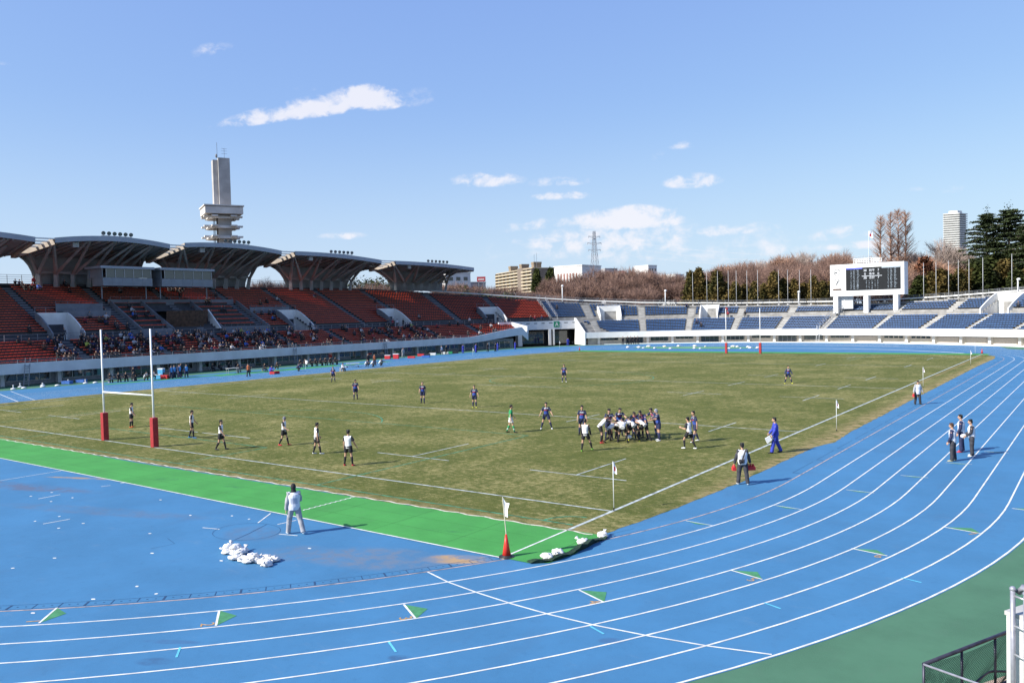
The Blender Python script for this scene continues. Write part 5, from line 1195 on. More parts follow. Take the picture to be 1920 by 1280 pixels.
def person(label, x, y, face, pose, outfit, h=1.75, group=None, fine=False, z=0.0, name='person', vox=None):
    """face: degrees, 0 = looks away from the stand, 90 = towards picture right"""
    J = skel(pose); k = h/1.75; root = empty(name, (x, y, z), -(radians(face)+YAW)); root.scale = (k, k, k); tag(root, label, 'person', group)
    o = outfit; g = o.get; P = J['pelvis']; u = J['u']; vx = vox or (.0085 if fine else .017)
    side = (Vector((1, 0, 0)), )
    b = MB()
    b.tube([P-u*.07, P+u*.02, P+u*.16, J['chest'], J['neck']-u*.09, J['neck']-u*.02], [(.13, .09), (.155, .105), (.13, .09), (.155, .11), (.15, .09), (.06, .055)], 12, side=(1, 0, 0))
    b.tube([J['neck']-u*.05, J['neck']+J['hd']*.05, J['neck']+J['hd']*.1], [.058, .052, .05], 8, side=(1, 0, 0))
    R = Matrix.Rotation(-J['turn'], 3, 'Z') @ Matrix.Rotation(-math.atan2(J['hd'].y, J['hd'].z), 3, 'X'); H = J['head']
    b.ell(H, (.075, .092, .112), 14, 10, R=R); b.ell(H+R @ Vector((0, .035, -.06)), (.048, .05, .05), 10, 6, R=R); b.ell(H+R @ Vector((0, .098, -.012)), (.013, .022, .024), 6, 5, R=R)
    for s in (-1, 1): b.ell(H+R @ Vector((s*.078, 0, 0)), (.012, .022, .033), 6, 5, R=R)
    for s, q in ((-1, 'L'), (1, 'R')):
        sh, el, wr, hd = J['sh'+q], J['elb'+q], J['wri'+q], J['hdir'+q]
        b.tube([J['neck']-u*.09+(sh-J['neck'])*.3, sh+Vector((0, 0, .005)), sh.lerp(el, .3), sh.lerp(el, .85), el, el.lerp(wr, .3), el.lerp(wr, .9), wr], [.06, .062, .053, .043, .041, .043, .029, .027], 9)
        pc = wr+hd*.045; sd = Vector((0, 1, 0)) if abs(hd.y) < .8 else Vector((0, 0, 1)); sd = (sd-hd*sd.dot(hd)).normalized(); th = hd.cross(sd)
        b.tube([wr-hd*.01, wr+hd*.03, wr+hd*.085], [(.026, .02), (.040, .018), (.038, .016)], 8, side=sd)
        for i, (off, ln) in enumerate(((-.030, .058), (-.010, .072), (.011, .068), (.030, .052))):
            r0 = wr+hd*.078+sd*off; c1 = r0+hd*ln*.5+th*s*.006; c2 = c1+(hd*.7-th*s*.7).normalized()*ln*.5; b.tube([r0, c1, c2], [.0105, .010, .008], 6)
        t0 = wr+hd*.025+sd*.032; b.tube([t0, t0+(hd*.7+sd*.7).normalized()*.035, t0+(hd*.95+sd*.35).normalized()*.068], [.012, .011, .008], 6)
        hp, kn, an, to = J['hip'+q], J['knee'+q], J['ank'+q], J['toe'+q]
        b.tube([hp+Vector((0, 0, .06)), hp, hp.lerp(kn, .35), hp.lerp(kn, .85), kn, kn.lerp(an, .3), kn.lerp(an, .75), an], [.075, .088, .08, .056, .054, .057, .036, .035], 10)
        b.tube([an+Vector((0, -.02, .0)), an.lerp(to, .3)+Vector((0, 0, -.03)), to], [(.033, .034), (.038, .03), (.03, .018)], 8)
    bd = remesh(b.build('body', SKIN, root, True), vx)
    e = MB()
    for s in (-1, 1): e.ell(H+R @ Vector((s*.030, .084, .008)), (.011, .008, .008), 6, 4, R=R)
    e.ell(H+R @ Vector((0, .083, -.052)), (.022, .008, .005), 6, 4, R=R); e.build('eyes', M_EYE, bd)
    # hair or headwear
    hb_ = MB(); ht = g('hair', 'short')
    if ht == 'balaclava':
        hb_.ell(H+Vector((0, -.004, .002)), (.090, .104, .125), 14, 10, R=R); hb_.tube([J['neck']-u*.06, J['neck']+J['hd']*.06], [(.10, .085), (.085, .085)], 10, side=(1, 0, 0)); remesh(hb_.build('balaclava', C_BLK, root, True), .016)
    elif ht == 'scrumcap':
        hb_.ell(H+R @ Vector((0, -.012, .020)), (.092, .098, .112), 14, 10, R=R)
        for s in (-1, 1): hb_.ell(H+R @ Vector((s*.078, .0, -.03)), (.022, .04, .055), 8, 6, R=R)
        for a in range(5): hb_.tube([H+R @ Vector((-.08+.04*a, -.08, .05)), H+R @ Vector((-.08+.04*a, -.01, .125-.02*abs(a-2))), H+R @ Vector((-.08+.04*a, .07, .06))], [.014]*3, 6)
        remesh(hb_.build('scrum_cap', g('hairm', mat('grey_cap', (.20, .20, .24), .6, .15)), root, True), .014)
    elif ht == 'cap':
        hb_.ell(H+R @ Vector((0, -.006, .045)), (.086, .10, .082), 12, 8, R=R); hb_.ell(H+R @ Vector((0, .11, .045)), (.055, .06, .012), 10, 4, R=R); remesh(hb_.build('cap', g('hairm', C_BLK), root, True), .014)
    else:
        hb_.ell(H+R @ Vector((0, -.020, .028)), (.086, .092, .104), 14, 10, R=R); rr = random.Random(label)
        for i in range(16):
            a = rr.uniform(0, 6.28); hb_.ell(H+R @ Vector((.07*cos(a), -.02+.07*sin(a), .075+.03*rr.random())), (.026, .026, .03), 6, 4)
        hb_.ell(H+R @ Vector((0, -.075, -.02)), (.066, .035, .06), 8, 6, R=R)
        remesh(hb_.build('hair', g('hairm', HAIR), root, True), .015)
    # upper garment
    def torso(b, e, lo=-.10, hi=.03): b.tube([P+u*lo, P+u*.02, P+u*.16, J['chest'], J['neck']-u*.10, J['neck']-u*(.05-hi)], [(.150+e, .108+e), (.162+e, .118+e), (.150+e, .108+e), (.170+e, .122+e), (.158+e, .104+e), (.068+e*.5, .064+e*.5)], 14, side=(1, 0, 0))
    def sleeves(b, e, frac, wide=1.0):
        for q in 'LR':
            sh, el, wr = J['sh'+q], J['elb'+q], J['wri'+q]; ps = [J['neck']-u*.10+(sh-J['neck'])*.35, sh+Vector((0, 0, .006))]; rs = [.064+e, .069+e]
            if frac < .5: ps += [sh.lerp(el, frac), sh.lerp(el, frac*2)]; rs += [.062+e, .060+e*1.3]
            else: ps += [sh.lerp(el, .5), el, el.lerp(wr, .5), wr]; rs += [.058*wide+e, .050*wide+e, .045*wide+e, .036*wide+e]
            b.tube(ps, rs, 10)
    def crumple(o, s, sc=.11):
        tx = bpy.data.textures.get('cloth_folds') or bpy.data.textures.new('cloth_folds', 'CLOUDS'); tx.noise_scale = sc; d = o.modifiers.new('folds', 'DISPLACE'); d.texture = tx; d.strength = s; d.mid_level = .5; return o
    b = MB(); torso(b, g('loose', .004)); sleeves(b, .004+g('loose', .004)*.6, g('sleeve', .36)); crumple(remesh(b.build(g('topname', 'jersey'), g('top', C_WJ), root, True), .018), .02)
    if g('bib'):
        b = MB(); torso(b, g('loose', .004)+.016, lo=g('biblow', -.10)); 
        for q in 'LR': b.ell(J['sh'+q]-(J['sh'+q]-J['neck'])*.22, (.065, .075, .06), 8, 6)
        crumple(remesh(b.build('bib', g('bib'), root, True), .018), .016)
    # lower garment
    long_ = g('legs', 'shorts') == 'trousers'; b = MB(); b.tube([P+u*.075, P+u*.01, P-u*.07], [(.150, .112), (.166, .122), (.150, .115)], 14, side=(1, 0, 0))
    for s, q in ((-1, 'L'), (1, 'R')):
        hp, kn, an = J['hip'+q], J['knee'+q], J['ank'+q]
        if long_: b.tube([hp+Vector((0, 0, .04)), hp.lerp(kn, .3), kn, kn.lerp(an, .5), an+Vector((0, 0, -.02))], [.108, .110, .092, .086, .084], 10)
        else: b.tube([hp+Vector((0, 0, .04)), hp.lerp(kn, .25), hp.lerp(kn, .66)], [.102, .104, .100], 12)
    crumple(remesh(b.build('trousers' if long_ else 'shorts', g('bottom', C_BLK), root, True), .018), .018)
    for s, q in ((-1, 'L'), (1, 'R')):
        kn, an, to = J['knee'+q], J['ank'+q], J['toe'+q]
        if not long_:
            b = MB(); b.tube([kn.lerp(an, .12), kn.lerp(an, .32), kn.lerp(an, .75), an], [.061, .063, .043, .041], 10); b.build('sock', g('socks', C_BLK), root, True)
        b = MB(); d_ = Vector((0, 0, -1)); b.tube([an+Vector((0, -.045, -.012)), an+Vector((0, -.02, -.03)), an.lerp(to, .45)+Vector((0, .0, -.022)), to+Vector((0, .012, .0)), to+Vector((0, .035, -.004))], [(.03, .03), (.042, .046), (.045, .034), (.041, .024), (.02, .012)], 10, side=(1, 0, 0))
        b.build('boot', g('boots', C_BLK), root, True)
    root['joints'] = 0; del root['joints']
    return root, J
def hand_world(root, J, q, off=.07):
    return root.matrix_basis @ (J['wri'+q]+J['hdir'+q]*off)
STAND = dict(legL=(2, 6, 3), legR=(-2, 6, 3)); APART = dict(legL=(8, 17, 12), legR=(2, 17, 8), armL=(5, 20, 20), armR=(5, 20, 20))
WALK = dict(legL=(17, 3, 6), legR=(-10, 3, 16), armL=(-12, 8, 14), armR=(16, 8, 22), lean=3); WALK2 = dict(legL=(-9, 3, 15), legR=(17, 4, 5), armL=(16, 8, 20), armR=(-10, 8, 12), lean=3)
HOME = dict(top=C_WJ, bottom=C_BLK, socks=C_BLK); AWAY = dict(top=C_NJ, bottom=C_NAVY, socks=C_NAVY)
def D(*a, **k):
    o = {}
    for q in a: o.update(q)
    o.update(k); return o
PL = [
 ('player in white shirt and orange boots standing between the near goal posts', -40.23, 4.26, 80, D(STAND, head=10, armR=(15, 10, 25)), D(HOME, boots=B_ORG), 1.72),
 ('player in white shirt and bright blue boots right of the near goal posts', -31.49, 3.31, 75, D(WALK2, legL=(-6, 4, 12), legR=(12, 6, 8)), D(HOME, boots=B_BLU), 1.76),
 ('player in white shirt walking, third from left, legs wide in stride', -25.7, 1.44, 90, D(WALK, head=0), D(HOME, boots=C_CHAR), 1.72),
 ('player in white shirt with grey scrum cap and one red boot showing', -23.67, 4.17, 95, D(WALK, armR=(18, 8, 40)), D(HOME, hair='scrumcap', boots=B_RED), 1.70),
 ('player in white shirt and white boots walking, left of the one seen from behind', -19.63, 3.11, 60, D(WALK2, side=4, legL=(-4, 4, 12), legR=(14, 6, 6)), D(HOME, boots=B_WHT), 1.72),
 ('player in white shirt and red boots, back turned, rightmost of the line of white players', -15.48, 1.57, 12, D(STAND, legL=(0, 8, 2), legR=(0, 8, 2), armR=(10, 16, 20)), D(HOME, boots=B_RED), 1.78),
 ('farthest left navy player standing near the far touchline', -56.63, 37.02, 175, STAND, AWAY, 1.78),
 ('navy player with dark scrum cap strolling at left midfield', -39.22, 24.18, 165, D(WALK2, legL=(-4, 4, 8), legR=(8, 4, 4)), D(AWAY, hair='scrumcap', hairm=C_BLK), 1.80),
 ('navy player with nearly shaved head walking toward the near side', -31.41, 24.37, 178, D(WALK, legR=(-4, 3, 16), legL=(12, 2, 4)), D(AWAY, hairm=mat('stubble', (.10, .07, .055), .7)), 1.80),
 ('navy player in pale boots walking, just left of the referee', -25.42, 23.74, 180, D(STAND, legL=(4, 2, 4), legR=(-2, 2, 4), armL=(4, 16, 18), armR=(4, 16, 18)), D(AWAY, boots=B_YEL), 1.76),
 ('lone navy player standing deep in the middle of the pitch', -31.42, 46.1, 180, STAND, D(AWAY, boots=B_WHT), 1.86),
 ('lone navy player in yellow boots with legs apart on the right side of the pitch', -10.07, 51.94, 178, APART, D(AWAY, boots=B_YEL, sleeve=1.0), 1.74),
 ('navy player with feet wide apart between the referee and the ruck', -13.83, 16.46, 185, D(APART, lean=8, armL=(8, 24, 25), armR=(8, 24, 25), head=12), D(AWAY, boots=B_WHT), 1.72),
 ('navy player standing behind the white player at the left of the ruck', -10.57, 15.37, 182, D(STAND, head=20), AWAY, 1.76),
 ('referee in green shirt, white shorts and green socks walking', -14.9, 14.16, 85, WALK2, dict(top=C_GRN, bottom=C_WHT, socks=C_GSOCK, boots=C_BLK), 1.74),
 ('player in long sleeved white shirt with back turned and legs apart left of the ruck', -7.44, 10.53, 20, D(STAND, legL=(-4, 6, 8), legR=(22, 14, 8), armL=(8, 6, 10), armR=(10, 8, 14)), D(HOME, sleeve=1.0, boots=mat('lime_boots', (.2, .5, .05), .4)), 1.72),
 ('player in white shirt and red boots leaning in at the left end of the ruck', -8.17, 13.28, 75, dict(lean=46, head=30, legL=(28, 5, 30), legR=(8, 8, 20), armL=(80, 10, 5), armR=(70, 12, 8)), D(HOME, boots=B_RED), 1.74),
 ('tall navy player upright at the left back of the ruck, facing the near side', -8.29, 14.5, 178, D(STAND, lean=12, head=25, armL=(50, 10, 30), armR=(40, 10, 40)), AWAY, 1.80),
 ('navy player with black hair behind the bent white backs', -8.35, 15.8, 175, D(STAND, lean=22, head=30, armL=(50, 20, 20), armR=(50, 20, 20)), AWAY, 1.74),
 ('white shirted player bent double at the left of the ruck', -7.72, 14.15, 50, dict(lean=72, head=70, legL=(40, 8, 40), legR=(12, 8, 25), armL=(75, 30, 10), armR=(75, 40, 10)), D(HOME, top=C_WHT), 1.74),
 ('white shirted player bent over in the centre of the ruck, black shorts towards the camera', -7.0, 13.72, 10, dict(lean=70, head=75, legL=(30, 12, 40), legR=(22, 12, 30), armL=(80, 45, 10), armR=(80, 45, 10)), D(HOME, top=C_WHT, boots=C_BLK), 1.74),
 ('white shirted player bent forward in yellow boots right of centre in the ruck', -6.75, 14.55, -20, dict(lean=66, head=60, legL=(36, 10, 46), legR=(-8, 8, 18), armL=(80, 55, 5), armR=(75, 30, 10)), D(HOME, top=C_WHT, boots=B_YEL), 1.74),
 ('white shirted player bent low with an arm stretched across the right of the ruck', -6.35, 15.05, -35, dict(lean=70, head=65, legL=(40, 10, 50), legR=(-14, 10, 10), armL=(85, 60, 0), armR=(70, 30, 10)), D(HOME, top=C_WHT, boots=C_BLK), 1.74),
 ('black haired navy player crouching over the middle of the ruck', -7.45, 16.2, 200, dict(lean=50, head=45, legL=(34, 10, 44), legR=(5, 10, 20), armL=(66, 20, 20), armR=(70, 20, 10)), AWAY, 1.76),
 ('navy player bent low in the dark middle of the ruck, behind the white shirts', -7.25, 15.15, 190, dict(lean=62, head=60, legL=(34, 12, 42), legR=(4, 12, 24), armL=(75, 30, 10), armR=(75, 30, 10)), AWAY, 1.76),
 ('navy player with lowered head second from the right inside the ruck', -6.7, 15.8, 215, dict(lean=58, head=60, legL=(30, 10, 36), legR=(-6, 10, 20), armL=(72, 30, 10), armR=(72, 20, 10)), AWAY, 1.78),
 ('white shirted player crouched on one knee at the lower left of the ruck', -7.9, 13.75, 60, dict(lean=60, head=50, legL=(60, 10, 70), legR=(-10, 10, 60), armL=(70, 30, 10), armR=(70, 30, 10)), D(HOME, top=C_WHT), 1.72),
 ('navy player leaning on the ruck left of the upright one with wide stance', -7.15, 16.6, 215, dict(lean=44, head=45, legL=(24, 10, 30), legR=(-12, 10, 14), armL=(60, 30, 20), armR=(60, 20, 20)), AWAY, 1.78),
 ('navy player pushing in from the right of the ruck with one leg stretched back', -6.6, 17.0, 235, dict(lean=34, head=30, legL=(28, 6, 30), legR=(-26, 8, 8), armL=(60, 16, 15), armR=(64, 12, 15)), AWAY, 1.80),
 ('navy player with pale grey scrum cap standing at the right end of the ruck', -5.67, 15.41, 262, D(STAND, lean=8, head=12, armL=(35, 8, 70), armR=(20, 8, 60)), D(AWAY, hair='scrumcap', hairm=mat('pale_grey_cap', (.34, .36, .42), .6, .15), boots=B_WHT), 1.80),
 ('player in white and navy training top and white boots jogging right of the ruck', -3.04, 13.6, -40, dict(lean=8, legL=(35, 4, 40), legR=(-4, 12, 20), armL=(8, 4, 95), armR=(0, 6, 80)), D(HOME, boots=B_WHT), 1.74),
 ('navy player half hidden behind the jogging white player', -3.75, 15.98, 255, D(WALK, lean=10), D(AWAY, boots=B_WHT), 1.74),
]
for q in PL: person(q[0], q[1], q[2], q[3], q[4], q[5], q[6], fine=(q[2] < 20 and q[1] > -20 and q[4].get('lean', 0) < 30))
# officials on and beside the track
r, J = person('touch judge in blue tracksuit walking with a folded white flag', 1.12, 14.54, -80, D(WALK, armL=(10, 8, 20), head=5), dict(top=C_BLUE, bottom=C_BLUE, legs='trousers', sleeve=1.0, loose=.026, boots=C_BLK, topname='jacket'), 1.82, fine=True)
def held(root, J, q, name, label, cat, fn, rz=0):
    p = hand_world(root, J, q); rt = empty(name, tuple(p), rz); tag(rt, label, cat); fn(rt); return rt
def fold(rt):
    b = MB(); b.tube([(-.10, 0, .12), (.05, 0, -.12), (.16, 0, -.30)], .012, 6); b.build('stick', M_DARK, rt)
    b = MB(); b.add([(-.32, -.02, -.08), (-.02, 0, .10), (.10, .01, -.10), (-.20, -.01, -.34), (-.32, .03, -.08), (-.02, .045, .10), (.10, .05, -.10), (-.20, .04, -.34)], ((0, 1, 2, 3), (7, 6, 5, 4), (0, 4, 5, 1), (1, 5, 6, 2), (2, 6, 7, 3), (3, 7, 4, 0))); b.build('cloth', M_FLAG, rt)
held(r, J, 'L', 'hand_flag', 'folded white flag held by the touch judge in blue', 'flag', fold, YAW*-1)
r, J = person('man with white bib and camera seen from behind, carrying red bottle crates', 2.36, 6.68, 5, D(STAND, legL=(6, 6, 8), legR=(-6, 6, 4), armL=(4, 14, 12), armR=(6, 16, 14)), dict(top=C_CHAR, bib=C_BIB, bottom=C_CHAR, legs='trousers', sleeve=1.0, loose=.026, boots=B_WHT, topname='jacket'), 1.72, fine=True)
def crate(n):
    def f(rt):
        b = MB()
        for s in (-1, 1): b.box((s*.17*n, 0, -.17), (.015, .22, .14))
        b.box((0, .11, -.17), (.34*n, .015, .14)); b.box((0, -.11, -.17), (.34*n, .015, .14)); b.box((0, 0, -.235), (.34*n, .22, .012)); b.tube([(-.16*n, 0, -.1), (-.12*n, 0, .0), (.12*n, 0, .0), (.16*n, 0, -.1)], .012, 6); b.build('basket', C_RED, rt)
        for i in range(3 if n > .6 else 1):
            for j in (-1, 1): 
                o = MB(); x = (i-1)*.105 if n > .6 else 0; o.tube([(x, j*.055, -.22), (x, j*.055, -.06), (x, j*.055, -.03), (x, j*.055, 0)], [.038, .038, .018, .016], 8); o.build('bottle', C_RED, rt, True)
    return f
held(r, J, 'R', 'bottle_crate', 'red six bottle crate in the right hand of the man with the camera', 'crate', crate(1.0), -YAW); held(r, J, 'L', 'water_bottle', 'red bottles in the left hand of the man with the camera', 'bottle', crate(.35), -YAW)
cam_ = empty('shoulder_camera', tuple(r.matrix_basis @ (J['pelvis']+Vector((-.06, -.17, .06))))); tag(cam_, 'black camera hanging by its strap across the white bib', 'camera')
b = MB(); b.box((0, 0, 0), (.20, .11, .14)); b.tube([(0, -.05, 0), (.02, -.2, -.05)], .05, 10); b.build('camera_body', M_DARK, cam_)
b = MB(); b.tube([(.03, 0, .06), (.10, -.0, .28), (.17, .06, .52)], [(.03, .008)]*3, 4); b.build('strap', M_DARK, cam_)
r, J = person('man in long white bib and grey clothes with red bottle near the far halfway flag', 3.33, 38.8, 178, D(STAND, armL=(2, 16, 10), armR=(2, 16, 10)), dict(top=C_GREY, bib=C_BIB, biblow=-.2, bottom=C_CHAR, legs='trousers', sleeve=1.0, loose=.026, hair='cap', topname='jacket'), 1.74)
held(r, J, 'R', 'water_bottle', 'red bottles held by the man with the long white bib', 'bottle', crate(.35))
DK = dict(bottom=C_CHAR, legs='trousers', sleeve=1.0, loose=.024, topname='jacket')
person('brown haired man in dark jacket and white bib, nearest of three men on the track', 8.7, 16.15, -52, D(STAND, head=8, armL=(4, 8, 20)), D(DK, top=C_NAVY, bib=C_BIB, hairm=HAIRB, boots=mat('tan_shoes', (.4, .36, .22), .5)), 1.76, fine=True)
person('tall man in white bib and red shoes, middle of three men on the track', 8.69, 18.91, -60, D(STAND, head=4), D(DK, top=C_NAVY, bib=C_BIB, bottom=C_NAVY, boots=B_RED), 1.84, fine=True)
r, J = person('man holding a white ball, rightmost of three men on the track', 9.25, 17.87, -68, D(STAND, head=8, armL=(8, 4, 48), armR=(8, 4, 48)), D(DK, top=C_CHAR, bib=C_BIB, boots=B_WHT), 1.76, fine=True)
bl = empty('rugby_ball', tuple((hand_world(r, J, 'L')+hand_world(r, J, 'R'))/2)); tag(bl, 'white oval ball held at the waist by the rightmost of the three men', 'ball')
b = MB(); b.ell((0, 0, 0), (.15, .10, .10), 16, 10); b.build('bladder', C_WHT, bl, True)
bl = empty('rugby_ball', (-6.85, 14.2, .30)); tag(bl, 'pale ball low between the legs in the ruck', 'ball'); b = MB(); b.ell((0, 0, 0), (.15, .10, .10), 16, 10); b.build('bladder', C_WHT, bl, True)
person('man in grey suit, white bib and black balaclava walking on the blue surface', -7.58, -8.09, -20, dict(lean=4, head=0, legL=(14, 8, 8), legR=(-6, 12, 16), armL=(-10, 8, 18), armR=(24, 6, 55)), dict(top=C_GREY, bib=C_BIB, bottom=C_GREY, legs='trousers', sleeve=1.0, loose=.028, boots=B_WHT, hair='balaclava', topname='jacket'), 1.74, fine=True)
person('person in dark clothes cut off by the left picture edge beyond the pitch', -68.0, 6.3, 90, WALK, dict(top=C_CHAR, bottom=C_BLK, legs='trousers', sleeve=1.0, topname='jacket'), 1.75)
# sideline crews
SIT = dict(seat=.47, lean=10, legL=(84, 6, 86), legR=(84, 6, 86), armL=(40, 8, 45), armR=(40, 8, 45), head=12); SQ = dict(lean=35, legL=(95, 10, 130), legR=(95, 10, 130), armL=(55, 8, 30), armR=(55, 8, 30), head=10)
COAT = D(DK, top=C_BLK, bottom=C_BLK, loose=.02); TR = D(DK, top=C_BLUE, bottom=C_BLUE); LB = D(DK, top=C_NAVY, bib=C_LBLUE, bottom=C_NAVY)
def crowd(gname, lab, cat_, pts, pose, outf, h=1.74, face=120, fv=25):
    first = None
    for i, p in enumerate(pts):
        if first is None: first = person(lab, p[0], p[1], face, pose, outf, h, group=gname, vox=.03)[0]
        else:
            c = copy_tree(first); c.location = (p[0], p[1], 0); c.rotation_euler.z += radians(random.uniform(-fv, fv))
crowd('seated substitutes left of the near goal', 'person in black coat seated on the bench seen between the near goal posts', 0, [(-84.85, 26.04), (-84.48, 26.98), (-84.33, 27.85), (-84.3, 28.7)], SIT, COAT)
person('standing man in black behind the bench seen between the near goal posts', -85.0, 29.2, 120, STAND, COAT, vox=.03)
crowd('people crouching by the cool boxes', 'person crouching beside the light blue and red cool boxes', 0, [(-83.0, 29.6), (-83.72, 31.0)], SQ, D(DK, top=C_CHAR, bib=C_BIB))
crowd('substitutes in light blue bibs', 'substitute in light blue bib standing right of the near goal posts', 0, [(-82.39, 32.77), (-82.85, 33.49), (-83.0, 34.33), (-82.37, 34.9), (-83.6, 34.6)], STAND, LB)
person('man in black standing beside the light blue bibs', -84.8, 35.6, 120, STAND, COAT, 1.82, vox=.03)
crowd('people seated against the stand wall', 'person in black seated against the stand wall right of the light blue bibs', 0, [(-90.2, 43.9), (-90.2, 45.0), (-90.2, 46.6), (-90.2, 47.9)], SIT, COAT, face=125)
crowd('officials at the table', 'official in dark clothes seated by the white table', 0, [(-84.3, 44.0), (-82.6, 44.4), (-80.9, 45.9)], SIT, COAT)
person('man in dark clothes with orange collar standing before the officials table', -74.81, 38.89, -30, STAND, D(DK, top=C_CHAR, bib=mat('orange_bib', (.5, .14, .05), .8)), vox=.03)
person('squatting man in blue with a red bag at the pitch side', -75.99, 43.19, 130, SQ, TR, vox=.03); person('person crouched at the track edge right of the man with the red bag', -82.88, 49.39, 130, SQ, COAT, vox=.03)
person('person in dark top squatting alone on the track edge', -76.52, 48.06, 60, SQ, D(DK, top=C_NAVY), vox=.03)
crowd('long bench of substitutes', 'substitute in black coat on the long bench beneath the fascia', 0, [(-84.0, 54.6), (-83.9, 55.5), (-83.8, 56.4), (-83.7, 57.3), (-83.6, 58.2), (-83.5, 59.1), (-83.4, 60.0), (-83.3, 60.9)], SIT, COAT)
person('ball boy in white shirt seated at the far touchline', -69.65, 50.15, 120, SIT, D(DK, top=C_WHT), 1.6, vox=.03)
crowd('medical team by the stretcher', 'helper in dark clothes with white bib by the stretcher at the far touchline', 0, [(-73.19, 57.88), (-72.25, 58.14), (-72.85, 60.35)], SQ, D(DK, top=C_NAVY, bib=C_BIB))
person('standing helper behind the stretcher team', -74.5, 60.9, 160, STAND, D(DK, top=C_CHAR, bib=mat('orange_bib', (.5, .14, .05), .8)), vox=.03); person('second standing helper behind the stretcher team, all in black', -77.0, 62.0, 160, STAND, COAT, vox=.03)
person('person in grey standing in front of the second steel ladder', -86.61, 79.71, 140, STAND, D(DK, top=C_GREY, bottom=C_GREY), vox=.03)
person('person in white bib standing at the far left sideline by the bags', -85.38, 88.62, 140, WALK, D(DK, top=C_NAVY, bib=C_BIB), vox=.03)
crowd('staff in blue at the far left sideline', 'staff member in blue tracksuit at the far left sideline', 0, [(-84.95, 94.29), (-84.0, 97.0), (-84.39, 104.47), (-83.28, 108.94)], STAND, TR)
crowd('staff in black at the far left sideline', 'staff member in black coat at the far left sideline', 0, [(-84.85, 98.22), (-83.08, 99.6), (-82.2, 100.9), (-85.6, 90.2)], STAND, COAT)
person('staff member in blue standing inside the entrance under the letter A', -81.23, 125.79, 160, STAND, TR, vox=.03)
crowd('five people in black before the far stand', 'person in black in the group of five before the far stand', 0, [(-70.6, 131.2), (-70.0, 132.2), (-69.4, 132.5), (-68.8, 133.1), (-68.1, 133.3)], STAND, COAT, 1.8, 160)

# ------------------------------------------------------------------ spectators in the seats: small figures, one mesh each
def spect(coat, hairm, sit=True, bibc=None):
    J = skel(SIT if sit else STAND); b = MB(); P = J['pelvis']; u = J['u']
    b.tube([P-u*.08, P+u*.16, J['chest'], J['neck']-u*.07, J['neck']], [(.19, .15), (.18, .13), (.20, .14), (.17, .11), (.06, .06)], 8, side=(1, 0, 0), m=1)
    b.ell(J['head'], (.085, .10, .12), 8, 6, m=0); b.ell(J['head']+Vector((0, -.03, .035)), (.095, .10, .11), 8, 6, m=2)
    for q in 'LR':
        b.tube([J['sh'+q], J['elb'+q], J['wri'+q]], [.07, .055, .045], 6, m=1); b.ell(J['wri'+q]+J['hdir'+q]*.05, (.04, .05, .04), 6, 4, m=0)
        b.tube([J['hip'+q], J['knee'+q], J['ank'+q]], [.095, .075, .05], 6, m=3); b.tube([J['ank'+q]+Vector((0, -.03, -.03)), J['toe'+q]], [.045, .03], 6, m=3)
    me = b.build('person', [SKIN, coat, hairm, C_BLK], None, True); return me
coats = [('black coat', C_BLK, 9), ('charcoal coat', C_CHAR, 6), ('navy coat', C_NAVY, 5), ('white coat', mat('offwhite_coat', (.52, .52, .54), .8), 2), ('red jacket', mat('dark_red_jacket', (.30, .03, .04), .8), 1), ('blue jacket', mat('bright_blue_jacket', (.05, .14, .5), .8), 1.3), ('brown coat', mat('brown_coat', (.12, .07, .045), .8), 2), ('grey coat', mat('mid_grey_coat', (.22, .22, .24), .8), 2), ('yellow jacket', mat('lime_jacket', (.45, .5, .08), .8), .2)]
protos = {}
for nm, m_, wgt in coats:
    for st in (True, False):
        o = spect(m_, HAIR if nm != 'white coat' else C_CHAR, st); protos[(nm, st)] = o; COL.objects.unlink(o)
rs = random.Random(99); spots_ = []
def dens(s, tier, r):
    if tier == 'l':
        if 78 < s < 84: return .10 if r > 2 else .04
        if 84 <= s < 90: return .42
        if 90 <= s < 122: return .40 if r > 0 else .12
        if 122 <= s < 128: return .22
        if 128 <= s < 146: return .16
        if 146 <= s < 158: return .30
        if 158 <= s < 178: return .05
        return .004
    if s < 78: return .01
    if 90 < s < 104 and r < 7: return .12
    if 99 < s < 122 and r < 13: return .20
    if 122 <= s < 128 and r < 8: return .18
    if 85 < s < 92 and r >= 18: return .30
    if 99 < s < 116 and r >= 17: return .10
    if s < 130: return .012
    if 145 < s < 158 and r < 2: return .15
    if s < 188: return .004
    return .0035
for (s, d, z, t, r) in seat_spots(79, 290, MAIN_AISLES+BLUE_AISLES):
    if rs.random() < dens(s, t, r)*(1.0 if 84 < s < 122 and t == 'l' else .62): spots_.append((s, d, z, t, r))
spots_.sort(key=lambda q: (at(q[0], q[1], q[2])-CAM).length); rest_ = spots_[284:]; spots_ = spots_[:284]
wl = [c for c in coats for _ in range(int(c[2]*10))]
def zone(s, t):
    side_ = 'lower rows' if t == 'l' else 'upper rows'
    if s > 188: return side_+' of the blue end stand'
    z = 'left part of the red stand' if s < 99 else 'red stand below the press boxes' if s < 122 else 'red stand right of the press boxes' if s < 146 else 'right end of the red stand'
    return side_+', '+z
